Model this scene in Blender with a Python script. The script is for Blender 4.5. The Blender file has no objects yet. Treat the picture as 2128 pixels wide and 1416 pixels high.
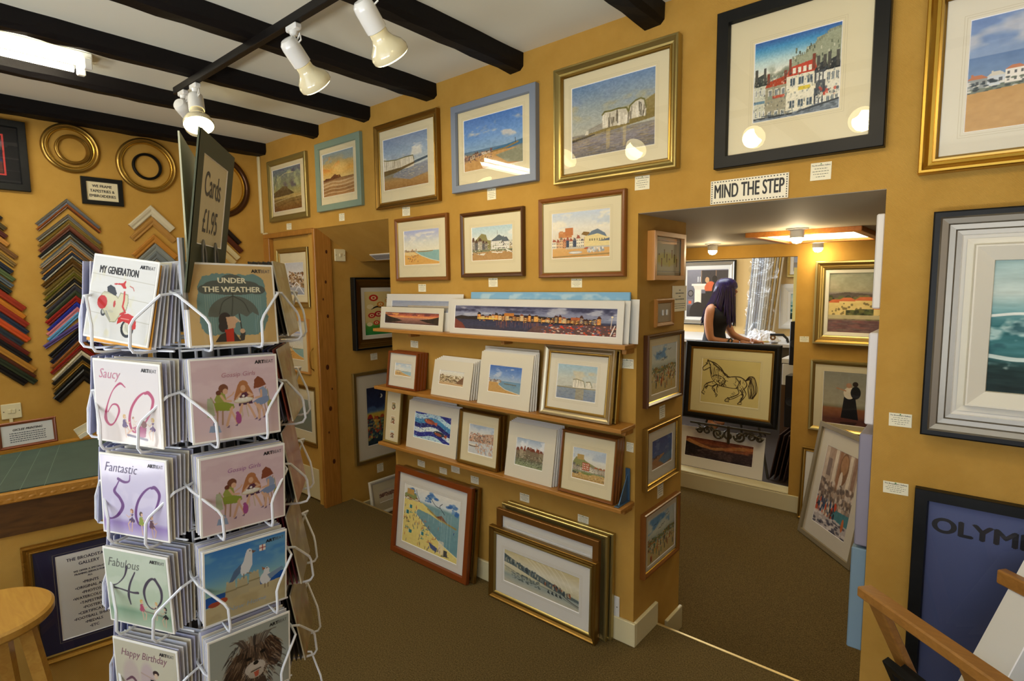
# Small picture-framing gallery: mustard walls hung with framed prints, a wire card spinner in front.
# World: metres, floor z=0, picture wall is the plane y=2.1 (room on its -y side), camera at the origin side.
import bpy, math, random
import numpy as np
from mathutils import Vector, Matrix

S = bpy.context.scene
COL = S.collection
PI = math.pi
D = 2.1; XL = -4.281; XP = -1.0915; XR = -0.2454; XW = -3.528; YP = 4.5; CEIL = 2.655; LOW = -0.16

# measured places (metres) of pictures: ax/v = plane, r = outer rect, s = sight edge, a = image area
LAY = {
  'A': {"ax":"y","v":2.1,"t":0.025,"r":[-4.1188,-3.5797,2.0695,2.5103],"s":[-4.1181,-3.6191,2.0998,2.4847],"a":[-4.0594,-3.6654,2.1393,2.4412]},
  'B': {"ax":"y","v":2.1,"t":0.025,"r":[-3.4545,-2.949,2.0857,2.5265],"s":[-3.4425,-2.9813,2.0964,2.4911],"a":[-3.3887,-3.0359,2.1755,2.4509]},
  'C': {"ax":"y","v":2.1,"t":0.03,"r":[-2.7993,-2.2523,2.0403,2.5213],"s":[-2.7918,-2.2885,2.0774,2.4903],"a":[-2.7344,-2.3452,2.1453,2.4343]},
  'D': {"ax":"y","v":2.1,"t":0.03,"r":[-2.1452,-1.5937,2.064,2.4979],"s":[-2.1311,-1.6221,2.0991,2.4749],"a":[-2.0692,-1.6813,2.1637,2.4183]},
  'E': {"ax":"y","v":2.1,"t":0.022,"r":[-2.6425,-2.1999,1.6156,1.9731],"s":[-2.6367,-2.2078,1.6313,1.9582],"a":[-2.5723,-2.2752,1.7055,1.9002]},
  'F': {"ax":"y","v":2.1,"t":0.022,"r":[-2.1009,-1.6792,1.6284,1.9579],"s":[-2.0941,-1.6859,1.6444,1.9418],"a":[-2.0281,-1.7539,1.7112,1.8808]},
  'G': {"ax":"y","v":2.1,"t":0.022,"r":[-1.5891,-1.1394,1.6177,1.9764],"s":[-1.5813,-1.1553,1.6347,1.9605],"a":[-1.5182,-1.217,1.7037,1.9056]},
  'H': {"ax":"y","v":2.1,"t":0.04,"r":[-1.488,-0.9162,2.0269,2.5165],"s":[-1.4633,-0.9472,2.0584,2.489],"a":[-1.4057,-1.0152,2.1304,2.4267]},
  'I': {"ax":"y","v":2.1,"t":0.035,"r":[-0.7748,-0.2548,1.9982,2.5362],"s":[-0.7464,-0.2876,2.0272,2.5055],"a":[-0.6487,-0.3835,2.1407,2.4063]},
  'SIGN': {"ax":"y","v":2.1,"t":0.004,"r":[-0.7948,-0.5263,1.8759,1.9613]},
  'GT': {"ax":"y","v":2.1,"t":0.045,"r":[-0.1664,0.0672,1.9006,2.3864]},
  'L_A': [-3.9087,-3.8403,2.002,2.0469],
  'L_B': [-3.2311,-3.1709,2.0106,2.0584],
  'L_C': [-2.5879,-2.5203,1.988,2.0364],
  'L_D': [-1.9219,-1.8641,2.0106,2.0635],
  'L_E': [-2.4649,-2.4007,1.5537,1.596],
  'L_F': [-1.9215,-1.8602,1.5783,1.6224],
  'L_G': [-1.418,-1.3607,1.5731,1.6121],
  'L_H': [-1.1072,-1.0426,1.9649,2.0199],
  'L_I': [-0.4611,-0.3997,1.9224,1.979],
  'L_J': [-0.2051,-0.1456,1.131,1.173],
  'L_K': [-0.2099,-0.1432,0.9111,0.9494],
  'L_w1': [-2.5476,-2.4815,1.2292,1.2682],
  'L_w2': [-1.1652,-1.1038,1.2302,1.2705],
  'L_w3': [-2.5151,-2.4508,0.5216,0.5586],
  'L_w4': [-2.3239,-2.263,0.5188,0.5534],
  'L_w5': [-2.2266,-2.1594,0.5465,0.5927],
  'L_w6': [-2.074,-2.0151,0.5181,0.5579],
  'L_w7': [-1.7286,-1.6688,0.5033,0.5444],
  'L_w8': [-1.3812,-1.3223,0.4825,0.5241],
  'L_w9': [-1.1328,-1.0992,0.871,0.912],
  'LX_r1': [2.5128,2.5745,1.027,1.0771],
  'LX_r2': [2.536,2.5952,0.1391,0.2073],
  'LX_p1': [2.3254,2.3819,0.9724,1.0313],
  'LX_p2': [2.317,2.3778,0.6008,0.6712],
  'LX_notice': [2.4399,2.5962,1.4557,1.5751],
  'LX_plate': [2.2744,2.417,1.413,1.5026],
  'LX_swf': [2.2525,2.4446,1.3945,1.5211],
  'L_part': [-1.0135,-0.9521,1.1454,1.187],
  'P1': {"ax":"x","v":-1.0915,"t":0.03,"r":[2.1834,2.5029,1.6012,1.8085],"s":[2.2035,2.5018,1.6177,1.7914],"a":[2.2031,2.4915,1.6369,1.7754]},
  'P2': {"ax":"x","v":-1.0915,"t":0.025,"r":[2.1637,2.5273,1.0484,1.3696],"s":[2.1786,2.5245,1.0536,1.3587],"a":[2.221,2.4774,1.0993,1.3165]},
  'P3': {"ax":"x","v":-1.0915,"t":0.025,"r":[2.1622,2.504,0.6814,0.9603],"s":[2.1781,2.5043,0.6956,0.9448],"a":[2.238,2.447,0.7549,0.8902]},
  'P4': {"ax":"x","v":-1.0915,"t":0.025,"r":[2.1533,2.5259,0.282,0.5786],"s":[2.173,2.5237,0.2776,0.5684],"a":[2.2054,2.4953,0.3184,0.5318]},
  'TREE': {"ax":"x","v":-3.528,"t":0.05,"r":[2.3585,2.6865,1.1159,1.652],"s":[2.4404,2.7652,1.164,1.5852],"a":[2.4507,2.6865,1.2132,1.5448]},
  'NIGHT': {"ax":"x","v":-3.528,"t":0.025,"r":[2.3368,2.6725,0.2466,0.9456],"s":[2.3644,2.7426,0.2698,0.9134],"a":[2.4569,2.6624,0.3712,0.8204]},
  'WHITE': {"ax":"x","v":-3.408,"t":0.02,"r":[2.4009,2.6114,-0.0825,0.1766]},
  'D1': {"ax":"y","v":2.12,"t":0.02,"r":[-4.1127,-3.6428,1.4441,1.8694],"s":[-4.0916,-3.6626,1.4583,1.8449],"a":[-4.0817,-3.7269,1.4981,1.7927]},
  'D3': {"ax":"y","v":2.12,"t":0.02,"r":[-3.8143,-3.6261,0.4187,0.8622]},
  'LAND': {"ax":"y","v":4.5,"t":0.05,"r":[-0.9188,-0.5663,1.1425,1.7304],"a":[-0.84,-0.5319,1.2246,1.6599]},
  'LADY': {"ax":"y","v":4.5,"t":0.03,"r":[-0.9298,-0.5664,0.5043,1.0245],"s":[-0.9044,-0.547,0.5533,0.9827],"a":[-0.8425,-0.532,0.571,0.9465]},
  'HORSE': {"ax":"y","v":4.62,"t":0.04,"r":[-1.9516,-1.1877,0.3999,1.0814],"s":[-1.8711,-1.2449,0.4377,1.042],"a":[-1.7801,-1.3681,0.5961,0.9012]},
  'PANO': {"ax":"y","v":4.66,"t":0.004,"r":[-2.0192,-1.281,-0.0751,0.2881],"a":[-1.9448,-1.3787,0.019,0.196]},
  'VET': {"ax":"y","v":7.3,"t":0.05,"r":[-3.0997,-2.4365,1.0448,1.8655],"s":[-3.0567,-2.4835,1.1504,1.7922],"a":[-3.0351,-2.5347,1.1619,1.7448]},
  'SEA': {"ax":"y","v":7.3,"t":0.05,"r":[-1.8897,-1.6652,1.0151,1.5592],"a":[-1.7921,-1.6511,1.119,1.4573]},
  'GREY': {"ax":"y","v":7.3,"t":0.05,"r":[-1.8231,-1.681,1.6284,1.9069]},
  'S1a': {"yb":2.0682,"zb":1.338,"th":0.02,"r":[-2.7648,-2.2154,0,0.127],"a":[-2.7258,-2.2509,0.0299,0.0985]},
  'S1a2': {"yb":2.04,"zb":1.338,"th":0.1983,"r":[-2.7393,-2.0901,0,0.2031]},
  'S1b': {"yb":2.0403,"zb":1.338,"th":0.0546,"r":[-2.1429,-1.1204,0,0.178],"a":[-2.1121,-1.1506,0.0263,0.1472]},
  'S1b2': {"yb":2.05,"zb":1.338,"th":0.1114,"r":[-2.1402,-1.1007,0,0.18]},
  'S1b3': {"yb":2.07,"zb":1.338,"th":0.0467,"r":[-2.0257,-1.1111,0,0.2142]},
  'S1b4': {"yb":2.075,"zb":1.338,"th":0.1359,"r":[-1.4432,-1.0748,0,0.1845]},
  'S2a': {"yb":2.0287,"zb":0.996,"th":0.02,"r":[-2.6597,-2.3466,0,0.2126],"s":[-2.6268,-2.3748,0.0108,0.2016],"a":[-2.5925,-2.4081,0.0744,0.147]},
  'S2b': {"yb":2.0061,"zb":0.996,"th":0.283,"r":[-2.2784,-1.9849,0,0.1932],"a":[-2.2283,-2.0435,0.0627,0.1396]},
  'S2c': {"yb":1.9954,"zb":0.996,"th":0.2477,"r":[-1.9191,-1.5866,0,0.2634],"a":[-1.8568,-1.6495,0.0666,0.2005]},
  'S2c2': {"yb":2.04,"zb":0.996,"th":0.1418,"r":[-1.9386,-1.5908,0,0.2831]},
  'S2d': {"yb":2.0012,"zb":0.996,"th":0.1704,"r":[-1.5339,-1.1622,0,0.3174],"s":[-1.5091,-1.1981,0.0173,0.2913],"a":[-1.4551,-1.2473,0.0812,0.2365]},
  'S3a': {"yb":2.0313,"zb":0.656,"th":0.1476,"r":[-2.7186,-2.5499,0,0.331],"s":[-2.6879,-2.5804,0.0143,0.3177]},
  'S3b': {"yb":2.022,"zb":0.656,"th":0.1404,"r":[-2.5245,-2.1116,0,0.2716],"a":[-2.4671,-2.1676,0.0644,0.2147]},
  'S3b2': {"yb":2.05,"zb":0.656,"th":0.1001,"r":[-2.5192,-2.1553,0,0.3001]},
  'S3c': {"yb":2.0258,"zb":0.656,"th":0.122,"r":[-2.0831,-1.7691,0,0.2812],"s":[-2.0549,-1.8082,0.0128,0.2653],"a":[-2.0153,-1.8424,0.0604,0.212]},
  'S3d': {"yb":2.008,"zb":0.656,"th":0.1782,"r":[-1.7531,-1.4666,0,0.2653],"a":[-1.6977,-1.5284,0.0617,0.196]},
  'S3e': {"yb":2.0167,"zb":0.656,"th":0.1378,"r":[-1.4254,-1.128,0,0.2792],"s":[-1.4067,-1.1482,0.0078,0.2608],"a":[-1.3619,-1.1924,0.0713,0.209]},
  'G1': {"yb":1.9762,"zb":0,"th":0.1834,"r":[-2.648,-2.0071,0,0.5143],"s":[-2.6151,-2.0546,0.0372,0.4637],"a":[-2.5654,-2.0997,0.0769,0.4203]},
  'G1b': {"yb":2.02,"zb":0,"th":0.1696,"r":[-2.6268,-2.0138,0,0.4738]},
  'G2': {"yb":1.983,"zb":0,"th":0.0454,"r":[-1.8521,-1.218,0,0.3735],"s":[-1.8065,-1.2697,0.0212,0.326],"a":[-1.7617,-1.3122,0.107,0.2716]},
  'G3': {"yb":1.93,"zb":0,"th":0.3459,"r":[-1.8276,-1.2321,0,0.3244],"s":[-1.8144,-1.2498,0.1321,0.4338]},
  'G4': {"yb":1.98,"zb":0,"th":0.2438,"r":[-1.814,-1.2052,0,0.4143]},
}


# ------------------------------------------------------------------ materials
def srgb(h):
    h = h.lstrip('#')
    return tuple(int(h[i:i+2], 16)/255 for i in (0, 2, 4))
def lin(c):
    if isinstance(c, str): c = srgb(c)
    return tuple(x/12.92 if x <= .04045 else ((x+.055)/1.055)**2.4 for x in c[:3])
MATS = {}
def mat(name, col, rough=.6, metal=0., spec=.5, bump=None, vary=None, emit=None, wood=None, coat=0., sheen=0.):
    if name in MATS: return MATS[name]
    m = bpy.data.materials.new(name); m.use_nodes = True
    nt = m.node_tree; b = nt.nodes['Principled BSDF']
    c = lin(col)+(1,)
    b.inputs['Base Color'].default_value = c
    b.inputs['Roughness'].default_value = rough
    b.inputs['Metallic'].default_value = metal
    b.inputs['Specular IOR Level'].default_value = spec
    if coat: b.inputs['Coat Weight'].default_value = coat; b.inputs['Coat Roughness'].default_value = .15
    if emit:
        b.inputs['Emission Color'].default_value = lin(emit[0])+(1,)
        b.inputs['Emission Strength'].default_value = emit[1]
    tc = nt.nodes.new('ShaderNodeTexCoord')
    if vary:   # (colour2, scale, detail, stretch)
        n = nt.nodes.new('ShaderNodeTexNoise'); mp = nt.nodes.new('ShaderNodeMapping')
        mp.inputs['Scale'].default_value = vary[3] if len(vary) > 3 else (1, 1, 1)
        n.inputs['Scale'].default_value = vary[1]; n.inputs['Detail'].default_value = vary[2]
        n.inputs['Roughness'].default_value = .65
        r = nt.nodes.new('ShaderNodeValToRGB')
        r.color_ramp.elements[0].position = .32; r.color_ramp.elements[1].position = .68
        r.color_ramp.elements[0].color = c; r.color_ramp.elements[1].color = lin(vary[0])+(1,)
        nt.links.new(tc.outputs['Object'], mp.inputs['Vector']); nt.links.new(mp.outputs[0], n.inputs['Vector'])
        nt.links.new(n.outputs['Fac'], r.inputs['Fac']); nt.links.new(r.outputs[0], b.inputs['Base Color'])
    if wood:   # (colour2, scale, axis scale, knots)
        mp = nt.nodes.new('ShaderNodeMapping'); mp.inputs['Scale'].default_value = wood[2]
        n = nt.nodes.new('ShaderNodeTexNoise'); n.inputs['Scale'].default_value = wood[1]; n.inputs['Detail'].default_value = 6
        n.inputs['Distortion'].default_value = 1.2
        r = nt.nodes.new('ShaderNodeValToRGB')
        r.color_ramp.elements[0].position = .3; r.color_ramp.elements[1].position = .7
        r.color_ramp.elements[0].color = c; r.color_ramp.elements[1].color = lin(wood[0])+(1,)
        nt.links.new(tc.outputs['Object'], mp.inputs['Vector']); nt.links.new(mp.outputs[0], n.inputs['Vector'])
        nt.links.new(n.outputs['Fac'], r.inputs['Fac']); nt.links.new(r.outputs[0], b.inputs['Base Color'])
    if bump:   # (kind, scale, strength)
        bp = nt.nodes.new('ShaderNodeBump'); bp.inputs['Strength'].default_value = bump[2]; bp.inputs['Distance'].default_value = .002
        if bump[0] == 'weave':
            w1 = nt.nodes.new('ShaderNodeTexWave'); w2 = nt.nodes.new('ShaderNodeTexWave'); ad = nt.nodes.new('ShaderNodeMath')
            w1.bands_direction = 'Z'; w2.bands_direction = 'DIAGONAL'
            for w in (w1, w2): w.inputs['Scale'].default_value = bump[1]; w.inputs['Distortion'].default_value = 2; nt.links.new(tc.outputs['Object'], w.inputs['Vector'])
            nt.links.new(w1.outputs['Fac'], ad.inputs[0]); nt.links.new(w2.outputs['Fac'], ad.inputs[1]); nt.links.new(ad.outputs[0], bp.inputs['Height'])
        else:
            n = nt.nodes.new('ShaderNodeTexNoise'); n.inputs['Scale'].default_value = bump[1]; n.inputs['Detail'].default_value = 5
            nt.links.new(tc.outputs['Object'], n.inputs['Vector']); nt.links.new(n.outputs['Fac'], bp.inputs['Height'])
        nt.links.new(bp.outputs[0], b.inputs['Normal'])
    MATS[name] = m
    return m

def attr_mat(name, rough=.5, coat=0.):
    if name in MATS: return MATS[name]
    m = bpy.data.materials.new(name); m.use_nodes = True
    nt = m.node_tree; b = nt.nodes['Principled BSDF']
    a = nt.nodes.new('ShaderNodeVertexColor'); a.layer_name = 'pigment'
    nt.links.new(a.outputs['Color'], b.inputs['Base Color'])
    b.inputs['Roughness'].default_value = rough; b.inputs['Specular IOR Level'].default_value = .3
    if coat: b.inputs['Coat Weight'].default_value = coat; b.inputs['Coat Roughness'].default_value = .08
    MATS[name] = m; return m

def glass_mat(name, ior=1.5, rough=.0, tint='#ffffff', bump=None, gain=1.0):
    if name in MATS: return MATS[name]
    m = bpy.data.materials.new(name); m.use_nodes = True
    nt = m.node_tree; nt.nodes.clear()
    o = nt.nodes.new('ShaderNodeOutputMaterial'); mx = nt.nodes.new('ShaderNodeMixShader')
    t = nt.nodes.new('ShaderNodeBsdfTransparent'); g = nt.nodes.new('ShaderNodeBsdfGlossy'); f = nt.nodes.new('ShaderNodeFresnel')
    t.inputs['Color'].default_value = lin(tint)+(1,)
    g.inputs['Roughness'].default_value = rough
    ge = nt.nodes.new('ShaderNodeNewGeometry'); mr = nt.nodes.new('ShaderNodeMapRange')   # thin pane: same Fresnel from both sides
    mr.inputs['To Min'].default_value = ior; mr.inputs['To Max'].default_value = 1/ior
    nt.links.new(ge.outputs['Backfacing'], mr.inputs['Value']); nt.links.new(mr.outputs[0], f.inputs['IOR'])
    k = nt.nodes.new('ShaderNodeMath'); k.operation = 'MULTIPLY'; k.inputs[1].default_value = gain; k.use_clamp = True
    nt.links.new(f.outputs[0], k.inputs[0]); nt.links.new(k.outputs[0], mx.inputs[0])
    nt.links.new(t.outputs[0], mx.inputs[1]); nt.links.new(g.outputs[0], mx.inputs[2]); nt.links.new(mx.outputs[0], o.inputs[0])
    if bump:
        tc = nt.nodes.new('ShaderNodeTexCoord'); n = nt.nodes.new('ShaderNodeTexNoise'); n.inputs['Scale'].default_value = bump[0]
        bp = nt.nodes.new('ShaderNodeBump'); bp.inputs['Strength'].default_value = bump[1]; bp.inputs['Distance'].default_value = .01
        nt.links.new(tc.outputs['Object'], n.inputs['Vector']); nt.links.new(n.outputs['Fac'], bp.inputs['Height'])
        nt.links.new(bp.outputs[0], g.inputs['Normal']); nt.links.new(bp.outputs[0], f.inputs['Normal'])
    MATS[name] = m; return m

WALLM = mat('mustard_hessian_wallpaper', '#c2984a', .78, spec=.12, bump=('weave', 160, .35), vary=('#b88e41', 6, 4))
CEILM = mat('cream_ceiling_plaster', '#e4e3d4', .8, bump=('noise', 30, .15))
BEAMM = mat('black_stained_oak', '#0b090b', .6, spec=.2, bump=('noise', 40, .5), vary=('#120d0c', 12, 4, (1, .1, 1)))
CARPET = mat('brown_carpet', '#433721', .95, spec=.1, bump=('noise', 350, 1.), vary=('#7d6a40', 170, 4))
PAINTW = mat('cream_gloss_paint', '#d9cfa5', .35)
PINE = mat('varnished_pine', '#b27c38', .35, wood=('#966426', 4, (14, 14, 1.2)), coat=.2)
SHELF = mat('shelf_wood', '#b5813c', .4, wood=('#a06c2c', 5, (1, 14, 14)))
WHITE = mat('white_board', '#dedcd4', .5)
CREAM = mat('ivory_mount_board', '#e0d5b0', .6)
LCREAM = mat('pale_mount_board', '#e0dac6', .6)
BEVEL = mat('mount_bevel', '#ffffff', .5)
GREYLN = mat('mount_wash_line', '#b9ac85', .6)
BACKB = mat('brown_backing_paper', '#6e5230', .8)
BLACKP = mat('black_plastic', '#111111', .35)
WIRE = mat('white_coated_wire', '#dfe3ea', .25, coat=.3)
GWIRE = mat('grey_wire', '#8d9091', .3, metal=.6)
LAMPW = mat('white_enamel', '#e9e9e4', .25, coat=.3)
GLASS = glass_mat('picture_glass')
CELLO = glass_mat('cellophane_film', 1.5, .1, bump=(14, .22), gain=1.1)
ARTM = attr_mat('painted_surface', .6)
ARTG = attr_mat('printed_card_gloss', .4, .2)
INK = mat('black_ink', '#16161a', .5)

GOLD = mat('gold_leaf', '#a88844', .34, metal=.9)
BRIGHTG = mat('bright_gilt', '#cda648', .27, metal=.95)
DGOLD = mat('antique_gold', '#8a6a30', .35, metal=.85)
PGOLD = mat('pale_gold_leaf', '#b5a468', .32, metal=.85)
SILVER = mat('silver_leaf', '#959085', .42, metal=.85)
BLACKF = mat('black_ash_frame', '#0d0e0e', .42, spec=.25, vary=('#171919', 8, 6, (1, 1, 20)))
TEALF = mat('sage_green_frame', '#7f9585', .45)
BLUEF = mat('slate_blue_frame', '#7c8799', .45)
BROWNF = mat('chestnut_frame', '#7c4a1d', .3, coat=.4)
DBROWNF = mat('walnut_frame', '#4c2c14', .3, coat=.4)
REDF = mat('mahogany_frame', '#7a3a12', .35, coat=.3)
PINEF = mat('pine_frame', '#c98f48', .35, coat=.3)
OLIVEF = mat('olive_gold_frame', '#8d7f4a', .4, metal=.5)
GREYF = mat('taupe_frame', '#86795a', .5)
WHITEF = mat('white_painted_frame', '#dedacb', .5)
MGREEN = mat('dark_sage_board', '#4a4f38', .7)
NAVYM = mat('navy_mount_board', '#12143a', .6)

# ------------------------------------------------------------------ object helpers
def link(o, parent=None):
    COL.objects.link(o)
    if parent: o.parent = parent
    return o
def tag(o, label, cat=None, group=None, kind=None):
    if label: o['label'] = label
    if cat: o['category'] = cat
    if group: o['group'] = group
    if kind: o['kind'] = kind
    return o
def empty(name, M, label, cat, group=None):
    o = bpy.data.objects.new(name, None); o.empty_display_size = .05
    o.matrix_world = M if isinstance(M, Matrix) else Matrix.Translation(Vector(M))
    link(o); return tag(o, label, cat, group)
class MB:
    """collects geometry for ONE mesh object"""
    def __init__(s): s.v = []; s.f = []; s.m = []; s.sm = []
    def add(s, vs, fs, mi=0, smooth=False):
        o = len(s.v); s.v += [tuple(v) for v in vs]
        for f in fs: s.f.append([i+o for i in f]); s.m.append(mi); s.sm.append(smooth)
        return s
    def box(s, x0, x1, y0, y1, z0, z1, mi=0, bev=0., M=None):
        if bev <= 0:
            vs = [(x, y, z) for x in (x0, x1) for y in (y0, y1) for z in (z0, z1)]
            fs = [(0, 1, 3, 2), (4, 6, 7, 5), (0, 4, 5, 1), (2, 3, 7, 6), (0, 2, 6, 4), (1, 5, 7, 3)]
        else:
            vs = []; idx = {}
            xs = (x0, x1); ys = (y0, y1); zs = (z0, z1); sg = (1, -1)
            for i in range(2):
                for j in range(2):
                    for k in range(2):
                        for a in range(3):
                            p = [xs[i], ys[j], zs[k]]
                            for b, q in enumerate((sg[i], sg[j], sg[k])):
                                if b != a: p[b] += q*bev
                            idx[(i, j, k, a)] = len(vs); vs.append(tuple(p))
            g = lambda i, j, k, a: idx[(i, j, k, a)]
            fs = []
            # a = axis along which vertex stays on the outer face
            for i in range(2): fs.append([g(i, 0, 0, 0), g(i, 0, 1, 0), g(i, 1, 1, 0), g(i, 1, 0, 0)])
            for j in range(2): fs.append([g(0, j, 0, 1), g(0, j, 1, 1), g(1, j, 1, 1), g(1, j, 0, 1)])
            for k in range(2): fs.append([g(0, 0, k, 2), g(0, 1, k, 2), g(1, 1, k, 2), g(1, 0, k, 2)])
            for j in range(2):
                for k in range(2): fs.append([g(0, j, k, 1), g(1, j, k, 1), g(1, j, k, 2), g(0, j, k, 2)])
            for i in range(2):
                for k in range(2): fs.append([g(i, 0, k, 0), g(i, 1, k, 0), g(i, 1, k, 2), g(i, 0, k, 2)])
                for j in range(2): fs.append([g(i, j, 0, 0), g(i, j, 1, 0), g(i, j, 1, 1), g(i, j, 0, 1)])
                for j in range(2):
                    for k in range(2): fs.append([g(i, j, k, 0), g(i, j, k, 1), g(i, j, k, 2)])
        if M: vs = [tuple(M @ Vector(v)) for v in vs]
        return s.add(vs, fs, mi)
    def tube(s, pts, r, n=8, mi=0, closed=False, cap=True):
        pts = [Vector(p) for p in pts]; N = len(pts); rings = []
        rr = r if isinstance(r, (list, tuple)) else [r]*N
        up = None
        for i, p in enumerate(pts):
            a = pts[(i-1) % N] if (closed or i > 0) else p
            b = pts[(i+1) % N] if (closed or i < N-1) else p
            t = (b-a)
            t = t.normalized() if t.length > 1e-9 else Vector((0, 0, 1))
            if up is None: up = t.orthogonal().normalized()
            x = (up - t*up.dot(t)); x = x.normalized() if x.length > 1e-6 else t.orthogonal().normalized()
            up = x; y = t.cross(x)
            rings.append([p + (x*math.cos(2*PI*k/n) + y*math.sin(2*PI*k/n))*rr[i] for k in range(n)])
        vs = [v for R in rings for v in R]; fs = []
        for i in range(N if closed else N-1):
            j = (i+1) % N
            for k in range(n): fs.append((i*n+k, i*n+(k+1) % n, j*n+(k+1) % n, j*n+k))
        if cap and not closed: fs.append(tuple(range(n))[::-1]); fs.append(tuple((N-1)*n+k for k in range(n)))
        return s.add(vs, fs, mi, True)
    def lathe(s, prof, n=32, mi=0, M=None, a0=0, a1=2*PI, close=True):
        """prof: (r, z)"""
        full = abs(a1-a0-2*PI) < 1e-6; cnt = n if full else n+1; vs = []
        for (r, z) in prof:
            for k in range(cnt):
                a = a0+(a1-a0)*k/n; vs.append(Vector((r*math.cos(a), r*math.sin(a), z)))
        if M: vs = [M @ v for v in vs]
        fs = []
        for i in range(len(prof)-1):
            for k in range(n):
                k2 = (k+1) % cnt if full else k+1
                fs.append((i*cnt+k, i*cnt+k2, (i+1)*cnt+k2, (i+1)*cnt+k))
        return s.add(vs, fs, mi, True)
    def quad(s, a, b, c, d, mi=0): return s.add([a, b, c, d], [(0, 1, 2, 3)], mi)
    def prism(s, pts, z0, z1, mi=0, M=None):
        n = len(pts); vs = [Vector((p[0], p[1], z0)) for p in pts]+[Vector((p[0], p[1], z1)) for p in pts]
        if M: vs = [M @ v for v in vs]
        fs = [tuple(range(n))[::-1], tuple(range(n, 2*n))]+[(i, (i+1) % n, n+(i+1) % n, n+i) for i in range(n)]
        return s.add(vs, fs, mi)
    def build(s, name, mats, parent=None, M=None):
        me = bpy.data.meshes.new(name); me.from_pydata(s.v, [], s.f)
        for m in (mats if isinstance(mats, (list, tuple)) else [mats]): me.materials.append(m)
        me.polygons.foreach_set('material_index', s.m); me.polygons.foreach_set('use_smooth', s.sm)
        me.update()
        o = bpy.data.objects.new(name, me)
        if M is not None: o.matrix_world = M
        if any(s.sm):
            try: me.set_sharp_from_angle(angle=math.radians(38))
            except Exception: pass
        return link(o, parent)
def struct(name, mb, m):
    o = mb.build(name, m); o['kind'] = 'structure'; return o
def copy_tree(o, parent=None):
    c = o.copy(); COL.objects.link(c); c.parent = parent
    for ch in list(o.children): copy_tree(ch, c)
    return c

def text(body, size, parent, m, loc=(0, 0, 0), align='CENTER', sx=1., shear=0., bold=0., name='lettering', M=None, space=1., line=1.):
    cu = bpy.data.curves.new(name, 'FONT'); cu.body = body; cu.size = size; cu.align_x = align; cu.align_y = 'CENTER'
    cu.shear = shear; cu.resolution_u = 2 if size < .04 else 6; cu.space_character = space; cu.space_line = line; cu.fill_mode = 'FRONT'
    to = bpy.data.objects.new(name, cu)
    me = bpy.data.meshes.new_from_object(to); me.name = name
    bpy.data.objects.remove(to); bpy.data.curves.remove(cu)
    n = len(me.vertices); co = np.empty(n*3); me.vertices.foreach_get('co', co); co = co.reshape(-1, 3); co[:, 0] *= sx; co += np.array(loc)
    if bold:   # heavier strokes: the outline repeated a hair to each side
        fs = [tuple(p.vertices) for p in me.polygons]; V = []; F = []
        for k, (dx, dy) in enumerate(((0, 0), (-1, 0), (1, 0), (0, 1), (0, -1))):
            F += [tuple(i+len(V) for i in f) for f in fs]; V += [(x+dx*bold*1.3, y+dy*bold*.8, z+.00001*k) for x, y, z in co.tolist()]
        bpy.data.meshes.remove(me); me = bpy.data.meshes.new(name); me.from_pydata(V, [], F)
    else: me.vertices.foreach_set('co', co.ravel())
    me.materials.clear(); me.materials.append(m); me.update()
    o = bpy.data.objects.new(name, me)
    if M is not None: o.matrix_world = M
    return link(o, parent)

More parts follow.
